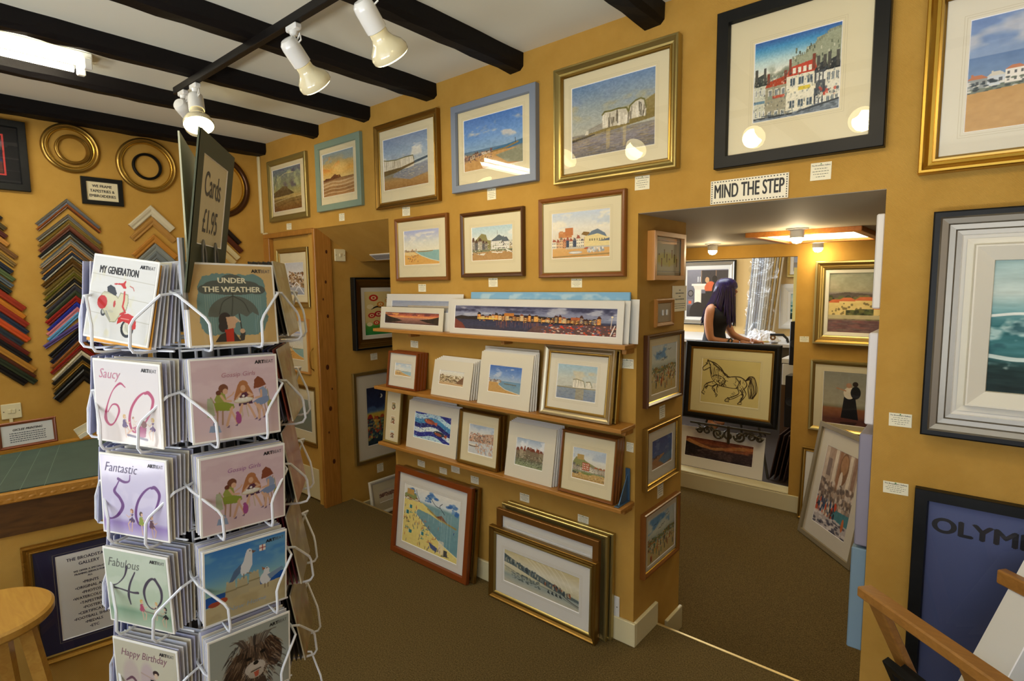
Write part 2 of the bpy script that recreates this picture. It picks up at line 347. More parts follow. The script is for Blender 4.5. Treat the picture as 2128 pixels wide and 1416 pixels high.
# ------------------------------------------------------------------ small painter: pigments on a fine grid mesh
class Art:
    def __init__(s, w, h, bg='#ffffff', seed=1):
        s.w, s.h = int(w), int(h); s.a = np.ones((s.h, s.w, 3))*np.array(srgb(bg)); s.r = np.random.RandomState(seed)
        s.X, s.Y = np.meshgrid(np.linspace(0, 1, s.w), np.linspace(0, 1, s.h)); s.asp = w/h; s.tf = (0., 1., 0., 1.)
    def T(s, p): return (s.tf[0]+s.tf[1]*p[0], s.tf[2]+s.tf[3]*p[1])
    def mix(s, m, c, al=1.):
        m = np.clip(m*al, 0, 1)[..., None]; c = np.array(srgb(c)) if isinstance(c, str) else np.asarray(c)
        s.a = s.a*(1-m)+c*m; return s
    def grad(s, st, y0=0., y1=1.):
        t = (s.Y-y0)/(y1-y0); ys = [q[0] for q in st]; cs = np.array([srgb(q[1]) for q in st])
        g = np.stack([np.interp(t, ys, cs[:, i]) for i in range(3)], -1); m = ((t >= 0) & (t <= 1))[..., None]
        s.a = np.where(m, g, s.a); return s
    def nz(s, fx, fy, oc=3):
        out = np.zeros((s.h, s.w)); amp = 1.; tot = 0.
        for o in range(oc):
            gx, gy = int(fx*2**o)+2, int(fy*2**o)+2; g = s.r.rand(gy+1, gx+1)
            x = s.X*(gx-1); y = s.Y*(gy-1); i = x.astype(int); j = y.astype(int); u = x-i; v = y-j
            u = u*u*(3-2*u); v = v*v*(3-2*v)
            out += amp*((g[j, i]*(1-u)+g[j, i+1]*u)*(1-v)+(g[j+1, i]*(1-u)+g[j+1, i+1]*u)*v); tot += amp; amp *= .55
        return out/tot
    def grain(s, amt=.05, fx=20, fy=20):
        s.a = np.clip(s.a+(s.nz(fx, fy, 3)[..., None]-.5)*2*amt, 0, 1); return s
    def clouds(s, c, y0, y1, th=.5, fx=4, fy=5, al=.8, soft=.12):
        n = s.nz(fx, fy, 4); env = np.clip(np.minimum(s.Y-y0, y1-s.Y)/.05, 0, 1)
        return s.mix(np.clip((n-th)/soft, 0, 1)*env, c, al)
    def poly(s, pts, c, al=1.):
        P = np.array([s.T(p) for p in pts], float); ins = np.zeros(s.X.shape, bool); j = len(P)-1
        for i in range(len(P)):
            xi, yi = P[i]; xj, yj = P[j]
            if yi != yj: ins ^= ((yi > s.Y) != (yj > s.Y)) & (s.X < (xj-xi)*(s.Y-yi)/(yj-yi)+xi)
            j = i
        return s.mix(ins.astype(float), c, al)
    def rect(s, x0, y0, x1, y1, c, al=1.): return s.mix(((s.X >= x0) & (s.X <= x1) & (s.Y >= y0) & (s.Y <= y1)).astype(float), c, al)
    def ell(s, cx, cy, rx, ry, c, al=1., rot=0., soft=0.):
        cx, cy = s.T((cx, cy)); rx *= s.tf[1]; ry *= s.tf[3]
        dx = s.X-cx; dy = s.Y-cy; cr, sr = math.cos(rot), math.sin(rot)
        d = ((dx*cr+dy*sr)/rx)**2+((-dx*sr+dy*cr)/ry)**2
        return s.mix(np.clip((1-d)/max(soft, 1e-3), 0, 1) if soft else (d < 1).astype(float), c, al)
    def line(s, pts, w, c, al=1., w1=None):
        """stroke; width w (fraction of height), may vary to w1, or w a list"""
        n = len(pts)-1; m = np.zeros(s.X.shape); px = 1./s.h; pts = [s.T(p) for p in pts]
        for i in range(n):
            a = pts[i]; b = pts[i+1]
            wa, wb = (w[i], w[i+1]) if isinstance(w, (list, tuple)) else ((w, w) if w1 is None else (w+(w1-w)*i/n, w+(w1-w)*(i+1)/n))
            r = max(wa, wb)+px*2; x0, x1 = min(a[0], b[0])-r/s.asp, max(a[0], b[0])+r/s.asp; y0, y1 = min(a[1], b[1])-r, max(a[1], b[1])+r
            i0, i1 = max(0, int(x0*s.w)), min(s.w, int(x1*s.w)+2); j0, j1 = max(0, int(y0*s.h)), min(s.h, int(y1*s.h)+2)
            if i0 >= i1 or j0 >= j1: continue
            X = (s.X[j0:j1, i0:i1]-a[0])*s.asp; Y = s.Y[j0:j1, i0:i1]-a[1]; vx = (b[0]-a[0])*s.asp; vy = b[1]-a[1]; L = vx*vx+vy*vy+1e-12
            t = np.clip((X*vx+Y*vy)/L, 0, 1); d = np.hypot(X-t*vx, Y-t*vy); ww = (wa+(wb-wa)*t)/2
            m[j0:j1, i0:i1] = np.maximum(m[j0:j1, i0:i1], np.clip((ww-d)/px+.5, 0, 1))
        return s.mix(m, c, al)
    def curve(s, pts, w, c, al=1., n=6):
        """smooth stroke through pts (Catmull-Rom)"""
        P = [np.array(p, float) for p in pts]; P = [2*P[0]-P[1]]+P+[2*P[-1]-P[-2]]; out = []; ws = []
        W = w if isinstance(w, (list, tuple)) else [w]*len(pts)
        for i in range(1, len(P)-2):
            for k in range(n):
                t = k/n; out.append(.5*((2*P[i])+(P[i+1]-P[i-1])*t+(2*P[i-1]-5*P[i]+4*P[i+1]-P[i+2])*t*t+(-P[i-1]+3*P[i]-3*P[i+1]+P[i+2])*t**3))
                ws.append(W[i-1]*(1-t)+W[i]*t)
        out.append(P[-2]); ws.append(W[-1])
        return s.line([tuple(p) for p in out], ws, c, al)
    def dabs(s, n, x0, x1, y0, y1, cols, sz=.01, asp=1., al=.9):
        for _ in range(n):
            x = s.r.uniform(x0, x1); y = s.r.uniform(y0, y1); q = sz*s.r.uniform(.5, 1.4); c = cols[s.r.randint(len(cols))]
            i0, i1 = max(0, int((x-q)*s.w)), min(s.w, int((x+q)*s.w)+1); j0, j1 = max(0, int((y-q*asp)*s.h)), min(s.h, int((y+q*asp)*s.h)+1)
            if i1 > i0 and j1 > j0:
                d = ((s.X[j0:j1, i0:i1]-x)/(q+.3/s.w))**2+((s.Y[j0:j1, i0:i1]-y)/(q*asp+.3/s.h))**2; m = (np.clip((1.35-d)/.7, 0, 1)*al)[..., None]
                s.a[j0:j1, i0:i1] = s.a[j0:j1, i0:i1]*(1-m)+np.array(srgb(c))*m
        return s
    def town(s, x0, x1, yb, hmin, hmax, n, walls, roofs, slope=0., win='#3a4048'):
        x = x0
        while x < x1-.005:
            w = (x1-x0)/n*s.r.uniform(.7, 1.3); h = s.r.uniform(hmin, hmax); xe = min(x+w, x1); b = yb+slope*(x-x0)
            c = walls[s.r.randint(len(walls))]; r = roofs[s.r.randint(len(roofs))]
            s.rect(x, b-h, xe, b, c); rh = h*s.r.uniform(.25, .5)
            s.poly([(x-.003, b-h), (x+(xe-x)*.3, b-h-rh), (x+(xe-x)*.7, b-h-rh), (xe+.003, b-h)], r)
            if s.r.rand() < .6: s.rect(x+(xe-x)*.2, b-h-rh*1.3, x+(xe-x)*.32, b-h, r)
            nw = max(1, int((xe-x)/.025)); nr = max(1, int(h/.05))
            for i in range(nw):
                for j in range(nr):
                    wx = x+(xe-x)*(i+.3)/nw; wy = b-h+h*(j+.25)/nr; s.rect(wx, wy, wx+(xe-x)/nw*.4, wy+h/nr*.45, win, .8)
            x = xe
        return s
    def mesh(s, name, rect, z, parent, m, M=None):
        """rect x0,x1,y0,y1 in the parent's plane, image upright"""
        x0, x1, y0, y1 = rect; X = x0+(x1-x0)*s.X; Y = y1+(y0-y1)*s.Y
        v = np.stack([X, Y, np.full_like(X, z)], -1).reshape(-1, 3); idx = np.arange(s.w*s.h).reshape(s.h, s.w)
        q = np.stack([idx[1:, :-1], idx[1:, 1:], idx[:-1, 1:], idx[:-1, :-1]], -1).reshape(-1, 4)
        me = bpy.data.meshes.new(name); me.vertices.add(len(v)); me.vertices.foreach_set('co', v.ravel())
        me.loops.add(q.size); me.loops.foreach_set('vertex_index', q.ravel().astype(np.int32))
        me.polygons.add(len(q)); me.polygons.foreach_set('loop_start', np.arange(0, q.size, 4, dtype=np.int32))
        me.update(calc_edges=True)
        c = np.clip(s.a, 0, 1).reshape(-1, 3); c = np.where(c <= .04045, c/12.92, ((c+.055)/1.055)**2.4)
        at = me.color_attributes.new('pigment', 'FLOAT_COLOR', 'POINT'); at.data.foreach_set('color', np.concatenate([c, np.ones((len(c), 1))], 1).ravel())
        me.materials.append(m); o = bpy.data.objects.new(name, me)
        if M is not None: o.matrix_world = M
        return link(o, parent)

# ------------------------------------------------------------------ frames and pictures
PROFILES = {
 'flat':  [(0, .0, 0), (0, .92, 0), (.06, 1, 0), (.9, 1, 0), (1., .55, 0)],
 'bevel': [(0, .0, 0), (0, .8, 0), (.15, 1, 0), (.5, .95, 0), (.85, .65, 0), (.88, .65, 1), (1., .5, 1)],
 'scoop': [(0, .0, 0), (0, .9, 0), (.06, 1, 0), (.2, 1, 0), (.3, .86, 0), (.5, .66, 0), (.68, .62, 0), (.72, .72, 1), (.85, .74, 1), (.9, .62, 1), (1., .5, 1)],
 'round': [(0, .0, 0), (0, .5, 0), (.08, .8, 0), (.22, .97, 0), (.4, 1, 0), (.6, .9, 0), (.75, .7, 0), (.78, .72, 1), (.9, .7, 1), (1., .5, 1)],
 'steps': [(0, .0, 0), (0, .95, 0), (.05, 1, 0), (.2, 1, 0), (.25, .88, 1), (.42, .8, 1), (.46, .7, 1), (.62, .68, 1), (.66, .58, 1), (.8, .55, 1), (.83, .5, 2), (1., .4, 2)],
 'rev':   [(0, .0, 0), (0, .35, 0), (.1, .5, 0), (.3, .6, 0), (.6, .95, 0), (.75, 1, 0), (.85, .95, 1), (.92, .7, 1), (1., .5, 1)],
}
def ring(mb, rects, mi=0):
    """rects: list of (x0,x1,y0,y1,z,mat) concentric"""
    for k in range(len(rects)-1):
        a, b = rects[k], rects[k+1]
        A = [(a[0], a[2], a[4]), (a[1], a[2], a[4]), (a[1], a[3], a[4]), (a[0], a[3], a[4])]
        B = [(b[0], b[2], b[4]), (b[1], b[2], b[4]), (b[1], b[3], b[4]), (b[0], b[3], b[4])]
        for i in range(4):
            j = (i+1) % 4; mb.add([A[i], A[j], B[j], B[i]], [(0, 1, 2, 3)], b[5])
def frame_part(root, w, h, fx, fy, t, prof, mats, name='frame'):
    mb = MB(); R = []
    for (u, z, mi) in PROFILES[prof]:
        R.append((-w/2+fx*u, w/2-fx*u, -h/2+fy*u, h/2-fy*u, t*z, mi))
    ring(mb, R)
    mb.quad((-w/2+.001, -h/2+.001, .001), (-w/2+.001, h/2-.001, .001), (w/2-.001, h/2-.001, .001), (w/2-.001, -h/2+.001, .001), len(mats))
    return mb.build(name, list(mats)+[BACKB], root)
def mount_part(root, o, a, z, m, lines=2, name='mount', back=None):
    """o outer rect, a aperture rect (x0,x1,y0,y1)"""
    mb = MB(); e = .0022
    ring(mb, [(*o, z, 0), (a[0], a[1], a[2], a[3], z, 0), (a[0]+e, a[1]-e, a[2]+e, a[3]-e, z-.002, 1)])
    for k in range(lines):
        d = .007+.006*k; w = .0006; ring(mb, [(a[0]-d-w, a[1]+d+w, a[2]-d-w, a[3]+d+w, z+.0002, 2), (a[0]-d, a[1]+d, a[2]-d, a[3]+d, z+.0002, 2)])
    if back is not None:   # thickness of a loose mount
        ring(mb, [(*o, back, 0), (*o, z, 0)]); mb.quad((o[0], o[2], back), (o[0], o[3], back), (o[1], o[3], back), (o[1], o[2], back), 0)
    return mb.build(name, [m, BEVEL, GREYLN], root)
def pane(root, r, z, m=GLASS, name='glass'):
    return MB().quad((r[0], r[2], z), (r[1], r[2], z), (r[1], r[3], z), (r[0], r[3], z)).build(name, m, root)
def basis(o, ex, ey, ez):
    return Matrix(((ex[0], ey[0], ez[0], o[0]), (ex[1], ey[1], ez[1], o[1]), (ex[2], ey[2], ez[2], o[2]), (0, 0, 0, 1)))
def place_of(L):
    """matrix of the picture's centre-back and local rects from a layout record"""
    r = L['r']; cx = (r[0]+r[1])/2; cy = (r[2]+r[3])/2
    if 'ax' in L:
        M = basis((cx, L['v']-.001, cy), (1, 0, 0), (0, 0, 1), (0, -1, 0)) if L['ax'] == 'y' else basis((L['v']+.001, cx, cy), (0, 1, 0), (0, 0, 1), (1, 0, 0))
    else:
        t = L.get('t', .02); lim = 2.097 if L['zb'] > .2 or r[2] > .2 else 2.097
        yb_ = min(L['yb'], (2.095 if L['zb'] > .2 else 2.082)-t) if L['yb'] > 1.9 else L['yb']
        th = max(.0, min(L['th'], (lim-t-yb_)/max(r[3], .05))) if L['yb'] > 1.9 else L['th']
        L = dict(L, yb=yb_); s_, c_ = math.sin(th), math.cos(th)
        n = (0, -c_, s_); y = (0, s_, c_)
        M = basis((cx, L['yb']+y[1]*cy-n[1]*t, L['zb']+y[2]*cy-n[2]*t+t*s_+.0005), (1, 0, 0), y, n)
    loc = lambda q: (q[0]-cx, q[1]-cx, q[2]-cy, q[3]-cy)
    return M, r[1]-r[0], r[3]-r[2], (loc(L['s']) if 's' in L else None), (loc(L['a']) if 'a' in L else None)

RES = 380   # pigment points per metre for wall pictures
def picture(L, label, art, prof, mats, mount=CREAM, t=None, lines=2, glass=True, group=None, res=None, name='framed_picture', cat='picture', fw=None, oil=False):
    L = dict(L)
    if t is not None: L['t'] = t
    t = L.get('t', .02)
    M, w, h, s, a = place_of(L)
    root = empty(name, M, label, cat, group)
    if fw is None: fw = min(max((w-(s[1]-s[0]))/2, .008), w*.3) if s else .03
    fh = fw
    if s is not None or fw:
        o = (-w/2+fw*.97, w/2-fw*.97, -h/2+fh*.97, h/2-fh*.97)
    frame_part(root, w, h, fw, fh, t, prof, mats)
    if a is None: a = (o[0]+.05, o[1]-.05, o[2]+.05, o[3]-.05)
    # centre the aperture horizontally when it nearly is
    if oil: a = (o[0]+.0, o[1]-.0, o[2]+.0, o[3]-.0)
    zm = t*.42
    if not oil: mount_part(root, o, a, zm, mount, lines)
    if art:
        r = res or RES*2; A = art(max(12, (a[1]-a[0])*r), max(12, (a[3]-a[2])*r))
        A.mesh('artwork', a, zm-(.0019 if not oil else 0), root, ARTM)
    if glass: pane(root, o, t*.47)
    return root
def print_(L, label, art, mount=LCREAM, group=None, t=.003, film=True, res=None, lines=0):
    L = dict(L); L['t'] = t; M, w, h, s, a = place_of(L)
    root = empty('mounted_print', M, label, 'print', group); o = (-w/2, w/2, -h/2, h/2)
    if a is None:
        MB().box(-w/2, w/2, -h/2, h/2, 0, t, 0).build('mount', mount, root)
    else:
        mount_part(root, o, a, t, mount, lines, back=.0)
        r = res or RES*2; art(max(12, (a[1]-a[0])*r), max(12, (a[3]-a[2])*r)).mesh('artwork', a, t-.0019, root, ARTM)
    if film: pane(root, (-w/2-.002, w/2+.002, -h/2-.001, h/2+.002), t+.0012, CELLO, 'wrapper')
    return root

# ------------------------------------------------------------------ paintings
def a_stormbeach(w, h):
    A = Art(w, h, '#6d7276', 3).grad([(0, '#6f7a85'), (.45, '#8c9168'), (.6, '#a79b63'), (1, '#8a6c3c')])
    A.clouds('#5b5068', 0, .5, .5, 3, 4, .7).clouds('#b3b98c', .05, .6, .6, 4, 4, .7)
    A.poly([(0, .55), (.15, .5), (.3, .45), (.55, .5), (.75, .62), (.5, .66), (0, .66)], '#5d4c2f').poly([(.25, .5), (.33, .42), (.5, .44), (.55, .52)], '#6b5b3c')
    A.grad([(0, '#8b7a4a'), (1, '#7a4f24')], .66, 1); A.poly([(0, .66), (.8, .64), (1, .66), (1, .72), (0, .7)], '#b29a5f')
    A.line([(0, .78), (.5, .72), (1, .7)], .01, '#c9b88a').line([(0, .9), (.6, .8), (1, .8)], .01, '#5a3f1f'); return A.grain(.08, 30, 30)
def a_sunset(w, h):
    A = Art(w, h, '#a3a69a', 5).grad([(0, '#7f97a6'), (.25, '#c3a86a'), (.42, '#e0aa52'), (.58, '#d9bd78')]); A.clouds('#d98f45', .05, .45, .52, 3, 6, .8).clouds('#8fa3a8', 0, .25, .5, 3, 5, .7)
    A.ell(.55, .38, .3, .16, '#f0cf80', .7, soft=.9)
    A.grad([(0, '#8b6a45'), (.3, '#c4a170'), (.6, '#9a7448'), (1, '#b68a58')], .6, 1)
    A.poly([(.02, .62), (.1, .57), (.25, .58), (.32, .54), (.4, .5), (.45, .53), (.56, .54), (.6, .6), (.05, .64)], '#6a4126')
    for k in range(9): y = .64+.04*k; A.curve([(0, y+.02), (.3, y-.01), (.6, y+.01), (1, y-.02)], .012, '#ead8b4' if k % 2 else '#8a5f38', .7)
    return A.grain(.06, 40, 40)
def sea_base(w, h, seed, sky, hz, sea, sand=None):
    A = Art(w, h, '#88aacc', seed); A.grad(sky, 0, hz); A.grad(sea, hz, 1); return A
def cliff(A, pts, yb, c1='#ded6bf', c2='#8f8468', top='#6c6a3a'):
    P = list(pts); A.poly(P+[(P[-1][0], yb), (P[0][0], yb)], c1)
    A.line(P, .018, top)
    x0, x1 = P[0][0], P[-1][0]
    for k in range(int((x1-x0)*60)):
        x = A.r.uniform(x0, x1); y = np.interp(x, [p[0] for p in P], [p[1] for p in P]); L = A.r.uniform(.3, 1)*(yb-y)
        A.line([(x, y+.02), (x+A.r.uniform(-.015, .015), y+L)], .012, c2 if A.r.rand() < .6 else '#f4efdf', .55)
    return A
def a_cliffbay(w, h):
    A = sea_base(w, h, 7, [(0, '#7f93b4'), (.5, '#9fb4c9'), (1, '#c9cfc8')], .6, [(0, '#8c97a0'), (.35, '#8f866c'), (.6, '#b08a52'), (1, '#9d7440')])
    A.clouds('#e6e3d6', .12, .45, .55, 3, 6, .9).clouds('#8f9cb4', .3, .5, .6, 4, 8, .5)
    A.poly([(.4, .58), (1, .48), (1, .52), (.6, .6)], '#4b5a66'); cliff(A, [(0, .4), (.08, .42), (.3, .44), (.5, .42), (.68, .42), (.7, .5)], .64)
    A.poly([(0, .62), (.4, .6), (.72, .54), (.7, .58), (.3, .68), (0, .72)], '#6f5b33'); A.poly([(.25, .7), (1, .56), (1, .78), (.6, .86), (.2, .76)], '#8e93a0', .8)
    A.dabs(60, .3, .9, .64, .8, ['#b9a77c', '#6f7484', '#d7cba6'], .02, .3, .5); return A.grain(.05, 30, 40)
def a_harbourblue(w, h):
    A = sea_base(w, h, 8, [(0, '#4e7bc4'), (.6, '#6f9ad4'), (1, '#86a6c6')], .62, [(0, '#4c7299'), (.3, '#a08f6a'), (1, '#c08c4c')])
    A.clouds('#d5cbbd', .1, .5, .57, 3, 6, .8).clouds('#4a66a4', .05, .4, .6, 2, 5, .6)
    A.poly([(.5, .66), (1, .58), (1, .66), (.7, .72), (.5, .74)], '#3f6d92').poly([(0, .84), (.3, .74), (.6, .7), (1, .72), (1, .9), (.55, 1), (0, 1)], '#c19558').poly([(.55, .78), (1, .7), (1, 1), (.75, .95)], '#7d8a7c', .8)
    A.town(0, .5, .8, .03, .08, 12, ['#b9a78c', '#8a6a54', '#d9cbb4', '#6b5a60'], ['#7a4a3a', '#5a4038', '#8a5a48'], -.22)
    A.line([(.5, .7), (.7, .69), (.92, .62)], .03, '#8b7443').line([(.88, .54), (.88, .62)], .012, '#2a2a30'); A.dabs(120, 0, .5, .68, .84, ['#4a3a34', '#c9a27e', '#8a5a40'], .008); return A.grain(.05, 30, 30)
def a_stacks(w, h):
    A = sea_base(w, h, 9, [(0, '#6a8ab4'), (.5, '#9aa6a8'), (1, '#b7b7a8')], .68, [(0, '#8f8a7e'), (.4, '#8b8489'), (1, '#6f6a66')])
    A.clouds('#bca868', .12, .52, .5, 3, 5, .75, .25).clouds('#7f94b4', 0, .4, .5, 3, 4, .6, .3)
    A.poly([(0, .72), (.4, .66), (1, .56), (1, .64), (.5, .7), (0, .74)], '#84743f'); A.poly([(.86, .42), (1, .34), (1, .58), (.88, .58)], '#8c7c44')
    A.poly([(.18, .69), (.2, .63), (.3, .6), (.4, .57), (.4, .66)], '#9a968a').poly([(.17, .7), (.19, .64), (.22, .64), (.22, .7)], '#d8d2c0')
    def stack(P, yb, seed):
        A.r = np.random.RandomState(seed); A.poly(P+[(P[-1][0], yb), (P[0][0], yb)], '#cfc8b4'); x0, x1 = P[0][0], P[-1][0]
        for k in range(int((x1-x0)*150)):
            x = A.r.uniform(x0+.005, x1-.005); y = np.interp(x, [p[0] for p in P], [p[1] for p in P]); t = (x-x0)/(x1-x0)
            c = ['#f1ecdd', '#e2dac4'][k % 2] if math.sin(t*9+seed) > 0 else ['#6c6452', '#4a4438', '#8c8068'][k % 3]; y0_ = A.r.uniform(y+.015, yb-.05); A.line([(x, y0_), (x+A.r.uniform(-.01, .01), min(yb, y0_+A.r.uniform(.04, .14)))], .016, c, .65)
        A.line([(p[0], p[1]-.003) for p in P], .022, '#6e6a34')
    stack([(.39, .47), (.42, .435), (.5, .44), (.58, .43), (.68, .445), (.7, .5), (.71, .56)], .65, 1); stack([(.7, .5), (.72, .43), (.78, .38), (.84, .365), (.88, .39), (.9, .5)], .6, 4)
    A.dabs(420, 0, 1, .7, 1, ['#a08e6a', '#5f5f6c', '#b8a67c', '#74653f', '#8b8a94'], .04, .1, .4); A.poly([(0, .74), (.3, .7), (.3, .72), (0, .77)], '#4c4432')
    for (x0, x1) in ((.44, .49), (.64, .68)): A.poly([(x0, .68), (x1, .67), (x1-.01, .93), (x0, .95)], '#d8bf7c', .4)
    return A.grain(.07, 50, 60)
def a_townred(w, h):
    A = Art(w, h, '#e9e6d4', 11).grad([(0, '#2c58a0'), (.1, '#3f8fc2'), (.26, '#b9d6d6'), (.42, '#ebe8d6'), (1, '#dedac4')])
    A.clouds('#8f9984', .3, .62, .5, 4, 5, .6); A.r = np.random.RandomState(5)
    def blk(x0, x1, y0, y1, c): A.rect(x0, y0, x1, y1, c)
    # castle on the hill
    A.poly([(.44, .5), (.46, .3), (.52, .27), (.6, .28), (.62, .2), (.72, .18), (.73, .12), (.84, .1), (.86, .06), (1, .05), (1, .5)], '#9da388')
    for k in range(26): x = .46+.021*k; y = np.interp(x, [.46, .6, .72, .86, 1], [.3, .27, .18, .08, .06]); blk(x, x+.011, y-.025, y+.01, '#7d8470')
    for k in range(34): x = A.r.uniform(.48, .97); y = A.r.uniform(.16, .42); blk(x, x+.016, y, y+.035, ['#4c5648', '#c6c8ae', '#6f785f'][k % 3])
    for (x, y) in ((.1, .5), (.2, .46), (.32, .46), (.4, .42), (.9, .46)): A.ell(x, y, .08, .06, '#6c7560', .8, soft=.8)
    # houses: x0,x1,roof top,eaves,base,roof colour,wall
    for (x0, x1, rt_, ev, bs, rc, wc) in ((0, .17, .42, .55, .96, '#39403c', '#cfd0bc'), (.15, .42, .5, .58, .98, '#b04428', '#a29d84'), (.4, .74, .38, .5, .93, '#bf3f26', '#e9e4cc'), (.72, .86, .42, .5, .9, '#2a2e32', '#4a5054'), (.84, 1, .4, .52, .92, '#23282c', '#e4e0cc')):
        blk(x0, x1, ev, bs, wc); A.poly([(x0-.01, ev+.01), (x0+.03, rt_+.02), (x1-.03, rt_-.02), (x1+.01, ev)], rc)
        for cx in (x0+.02, x1-.05): blk(cx, cx+.03, rt_-.08, ev-.02, '#7c3a28' if rc[1] == 'b' else '#4a4a44')
        for r_ in range(3):
            for c_ in range(3):
                wx = x0+(x1-x0)*(.12+.29*c_); wy = ev+.04+.135*r_; 
                if r_ == 1: continue
                blk(wx, wx+(x1-x0)*.17, wy, wy+.085, '#e9e8da' if wc[1] != 'e' else '#5a6a74'); blk(wx+.008, wx+(x1-x0)*.17-.008, wy+.008, wy+.077, '#41525e'); A.line([(wx+(x1-x0)*.085, wy), (wx+(x1-x0)*.085, wy+.085)], .006, '#e6e6da')
    blk(.43, .73, .66, .71, '#efe8c8'); blk(.54, .67, .655, .7, '#dcc332'); blk(.18, .4, .7, .74, '#8c9680'); blk(.24, .38, .705, .735, '#b84a30'); blk(0, .14, .74, .77, '#6d8c9c')
    for x in (.47, .53, .59, .65): blk(x, x+.03, .42, .48, '#efead6')
    A.dabs(420, 0, 1, .44, .97, ['#2a3034', '#8a8f7a', '#efebda', '#5a6a70', '#c9c4a8'], .006, 1.6, .5); A.dabs(40, .74, .98, .72, .84, ['#c8402c', '#e9e2cc', '#2c3a48'], .012, 1.2, .7)
    A.poly([(0, .95), (.4, .97), (.75, .9), (1, .88), (1, 1), (0, 1)], '#6f7a84').line([(0, .96), (.5, .96), (1, .88)], .018, '#2c3338'); A.dabs(90, 0, 1, .92, 1, ['#9aa6ae', '#3a444c'], .02, .3, .5); return A.grain(.07, 60, 60)
def a_bay(w, h, seed=13, sky=('#a9b3dd', '#dfe0d4', '#f0ead0'), sea='#8fb8b4', sand='#e0ac5c'):
    A = sea_base(w, h, seed, [(0, sky[0]), (.6, sky[1]), (1, sky[2])], .6, [(0, sea), (1, sea)])
    A.clouds('#f4efe0', .05, .5, .52, 3, 6, .7); A.poly([(0, .6), (.3, .62), (.5, .75), (.75, .86), (1, .93), (1, 1), (0, 1)], sand)
    A.poly([(0, .62), (.25, .62), (.4, .7), (.2, .74), (0, .7)], '#eed9a0', .7)
    A.town(0, .36, .63, .03, .07, 9, ['#d8c9a8', '#b99a70', '#e6dcc4'], ['#a5623e', '#7d6a58']); A.line([(.4, .62), (.62, .63), (.82, .61)], .025, '#a08a5c'); A.line([(.34, .62), (.5, .74), (.75, .85), (1, .92)], .012, '#f2ead2')
    A.dabs(30, .1, .4, .72, .9, ['#8a5a30', '#c97a3a', '#5a6a80'], .008, 1.6); return A.grain(.03, 20, 20)
def a_cottages(w, h):
    A = Art(w, h, '#dfe9e6', 15).grad([(0, '#b4d2dc'), (.4, '#dfe6df'), (.7, '#b8a078'), (1, '#b08b5a')]); A.clouds('#f0efe6', 0, .4, .5, 3, 4, .7)
    A.poly([(0, .5), (.15, .32), (.25, .2), (.36, .24), (.4, .4), (.6, .45), (.6, .7), (0, .7)], '#8f8a5a')
    A.town(0, .4, .68, .18, .28, 5, ['#c9c0ae', '#6a6a6c', '#a8a090'], ['#5b4438', '#7c5540']).town(.48, .92, .72, .25, .32, 2, ['#f0eee4'], ['#55606a', '#6c747a'], .0, '#2f3a44')
    A.poly([(.5, .42), (.68, .26), (.9, .44)], '#5c6a74').line([(.64, .14), (.64, .3)], .008, '#555555')
    A.rect(0, .68, 1, .74, '#7c8468').poly([(0, .8), (.5, .72), (1, .78), (1, 1), (0, 1)], '#b68f5c').line([(.5, .76), (.75, .78)], .03, '#f5f3ea').line([(.85, .7), (1, .8)], .03, '#f5f3ea').poly([(.1, .8), (.35, .78), (.3, .85)], '#e2dccc')
    A.dabs(120, 0, 1, .45, .8, ['#3c3c3a', '#efece0', '#7a6a4c', '#8c9a70'], .012, 1, .7); return A.grain(.05, 30, 30)
def a_castle(w, h):
    A = Art(w, h, '#e8e6e0', 17).grad([(0, '#c3d2e4'), (.35, '#e9e6da'), (.62, '#e4d9c0'), (.68, '#e2b87a'), (1, '#dba763')]); A.clouds('#f4ecd4', 0, .4, .5, 3, 4, .7).clouds('#a9bfdc', 0, .35, .6, 3, 4, .5)
    A.rect(.12, .42, .36, .55, '#cc8a54').rect(.24, .34, .38, .5, '#c47c4a').rect(.14, .4, .2, .46, '#d59a68')
    A.poly([(.52, .5), (.56, .44), (.66, .46), (.68, .56)], '#8a6a38'); A.town(0, .6, .78, .12, .2, 8, ['#efe9da', '#e4b98c', '#f2ead2', '#46546c', '#d99a6a'], ['#a9604a', '#8c7a6a', '#6f6a70'])
    A.poly([(.58, .76), (.58, .56), (.66, .5), (.8, .46), (.92, .56), (1, .6), (1, .76)], '#ecd99c').poly([(.62, .54), (.7, .44), (.8, .4), (.92, .5), (.95, .58), (.8, .5)], '#6f8092').poly([(.8, .66), (1, .6), (1, .66)], '#5f6c80')
    for k in range(7): A.rect(.66+.04*k, .6, .68+.04*k, .65, '#8a8266')
    A.rect(.25, .76, 1, .8, '#c9c3b4').ell(.42, .88, .12, .03, '#b5bcc2').ell(.42, .88, .1, .018, '#e9e6dc').ell(.63, .8, .06, .02, '#b5593a'); A.line([(0, .97), (.5, .95), (1, .93)], .03, '#8d7a50', .7)
    A.dabs(80, .6, .9, .8, .88, ['#8fa3b8', '#f2efe6'], .01, 2, .6); return A.grain(.03, 30, 30)
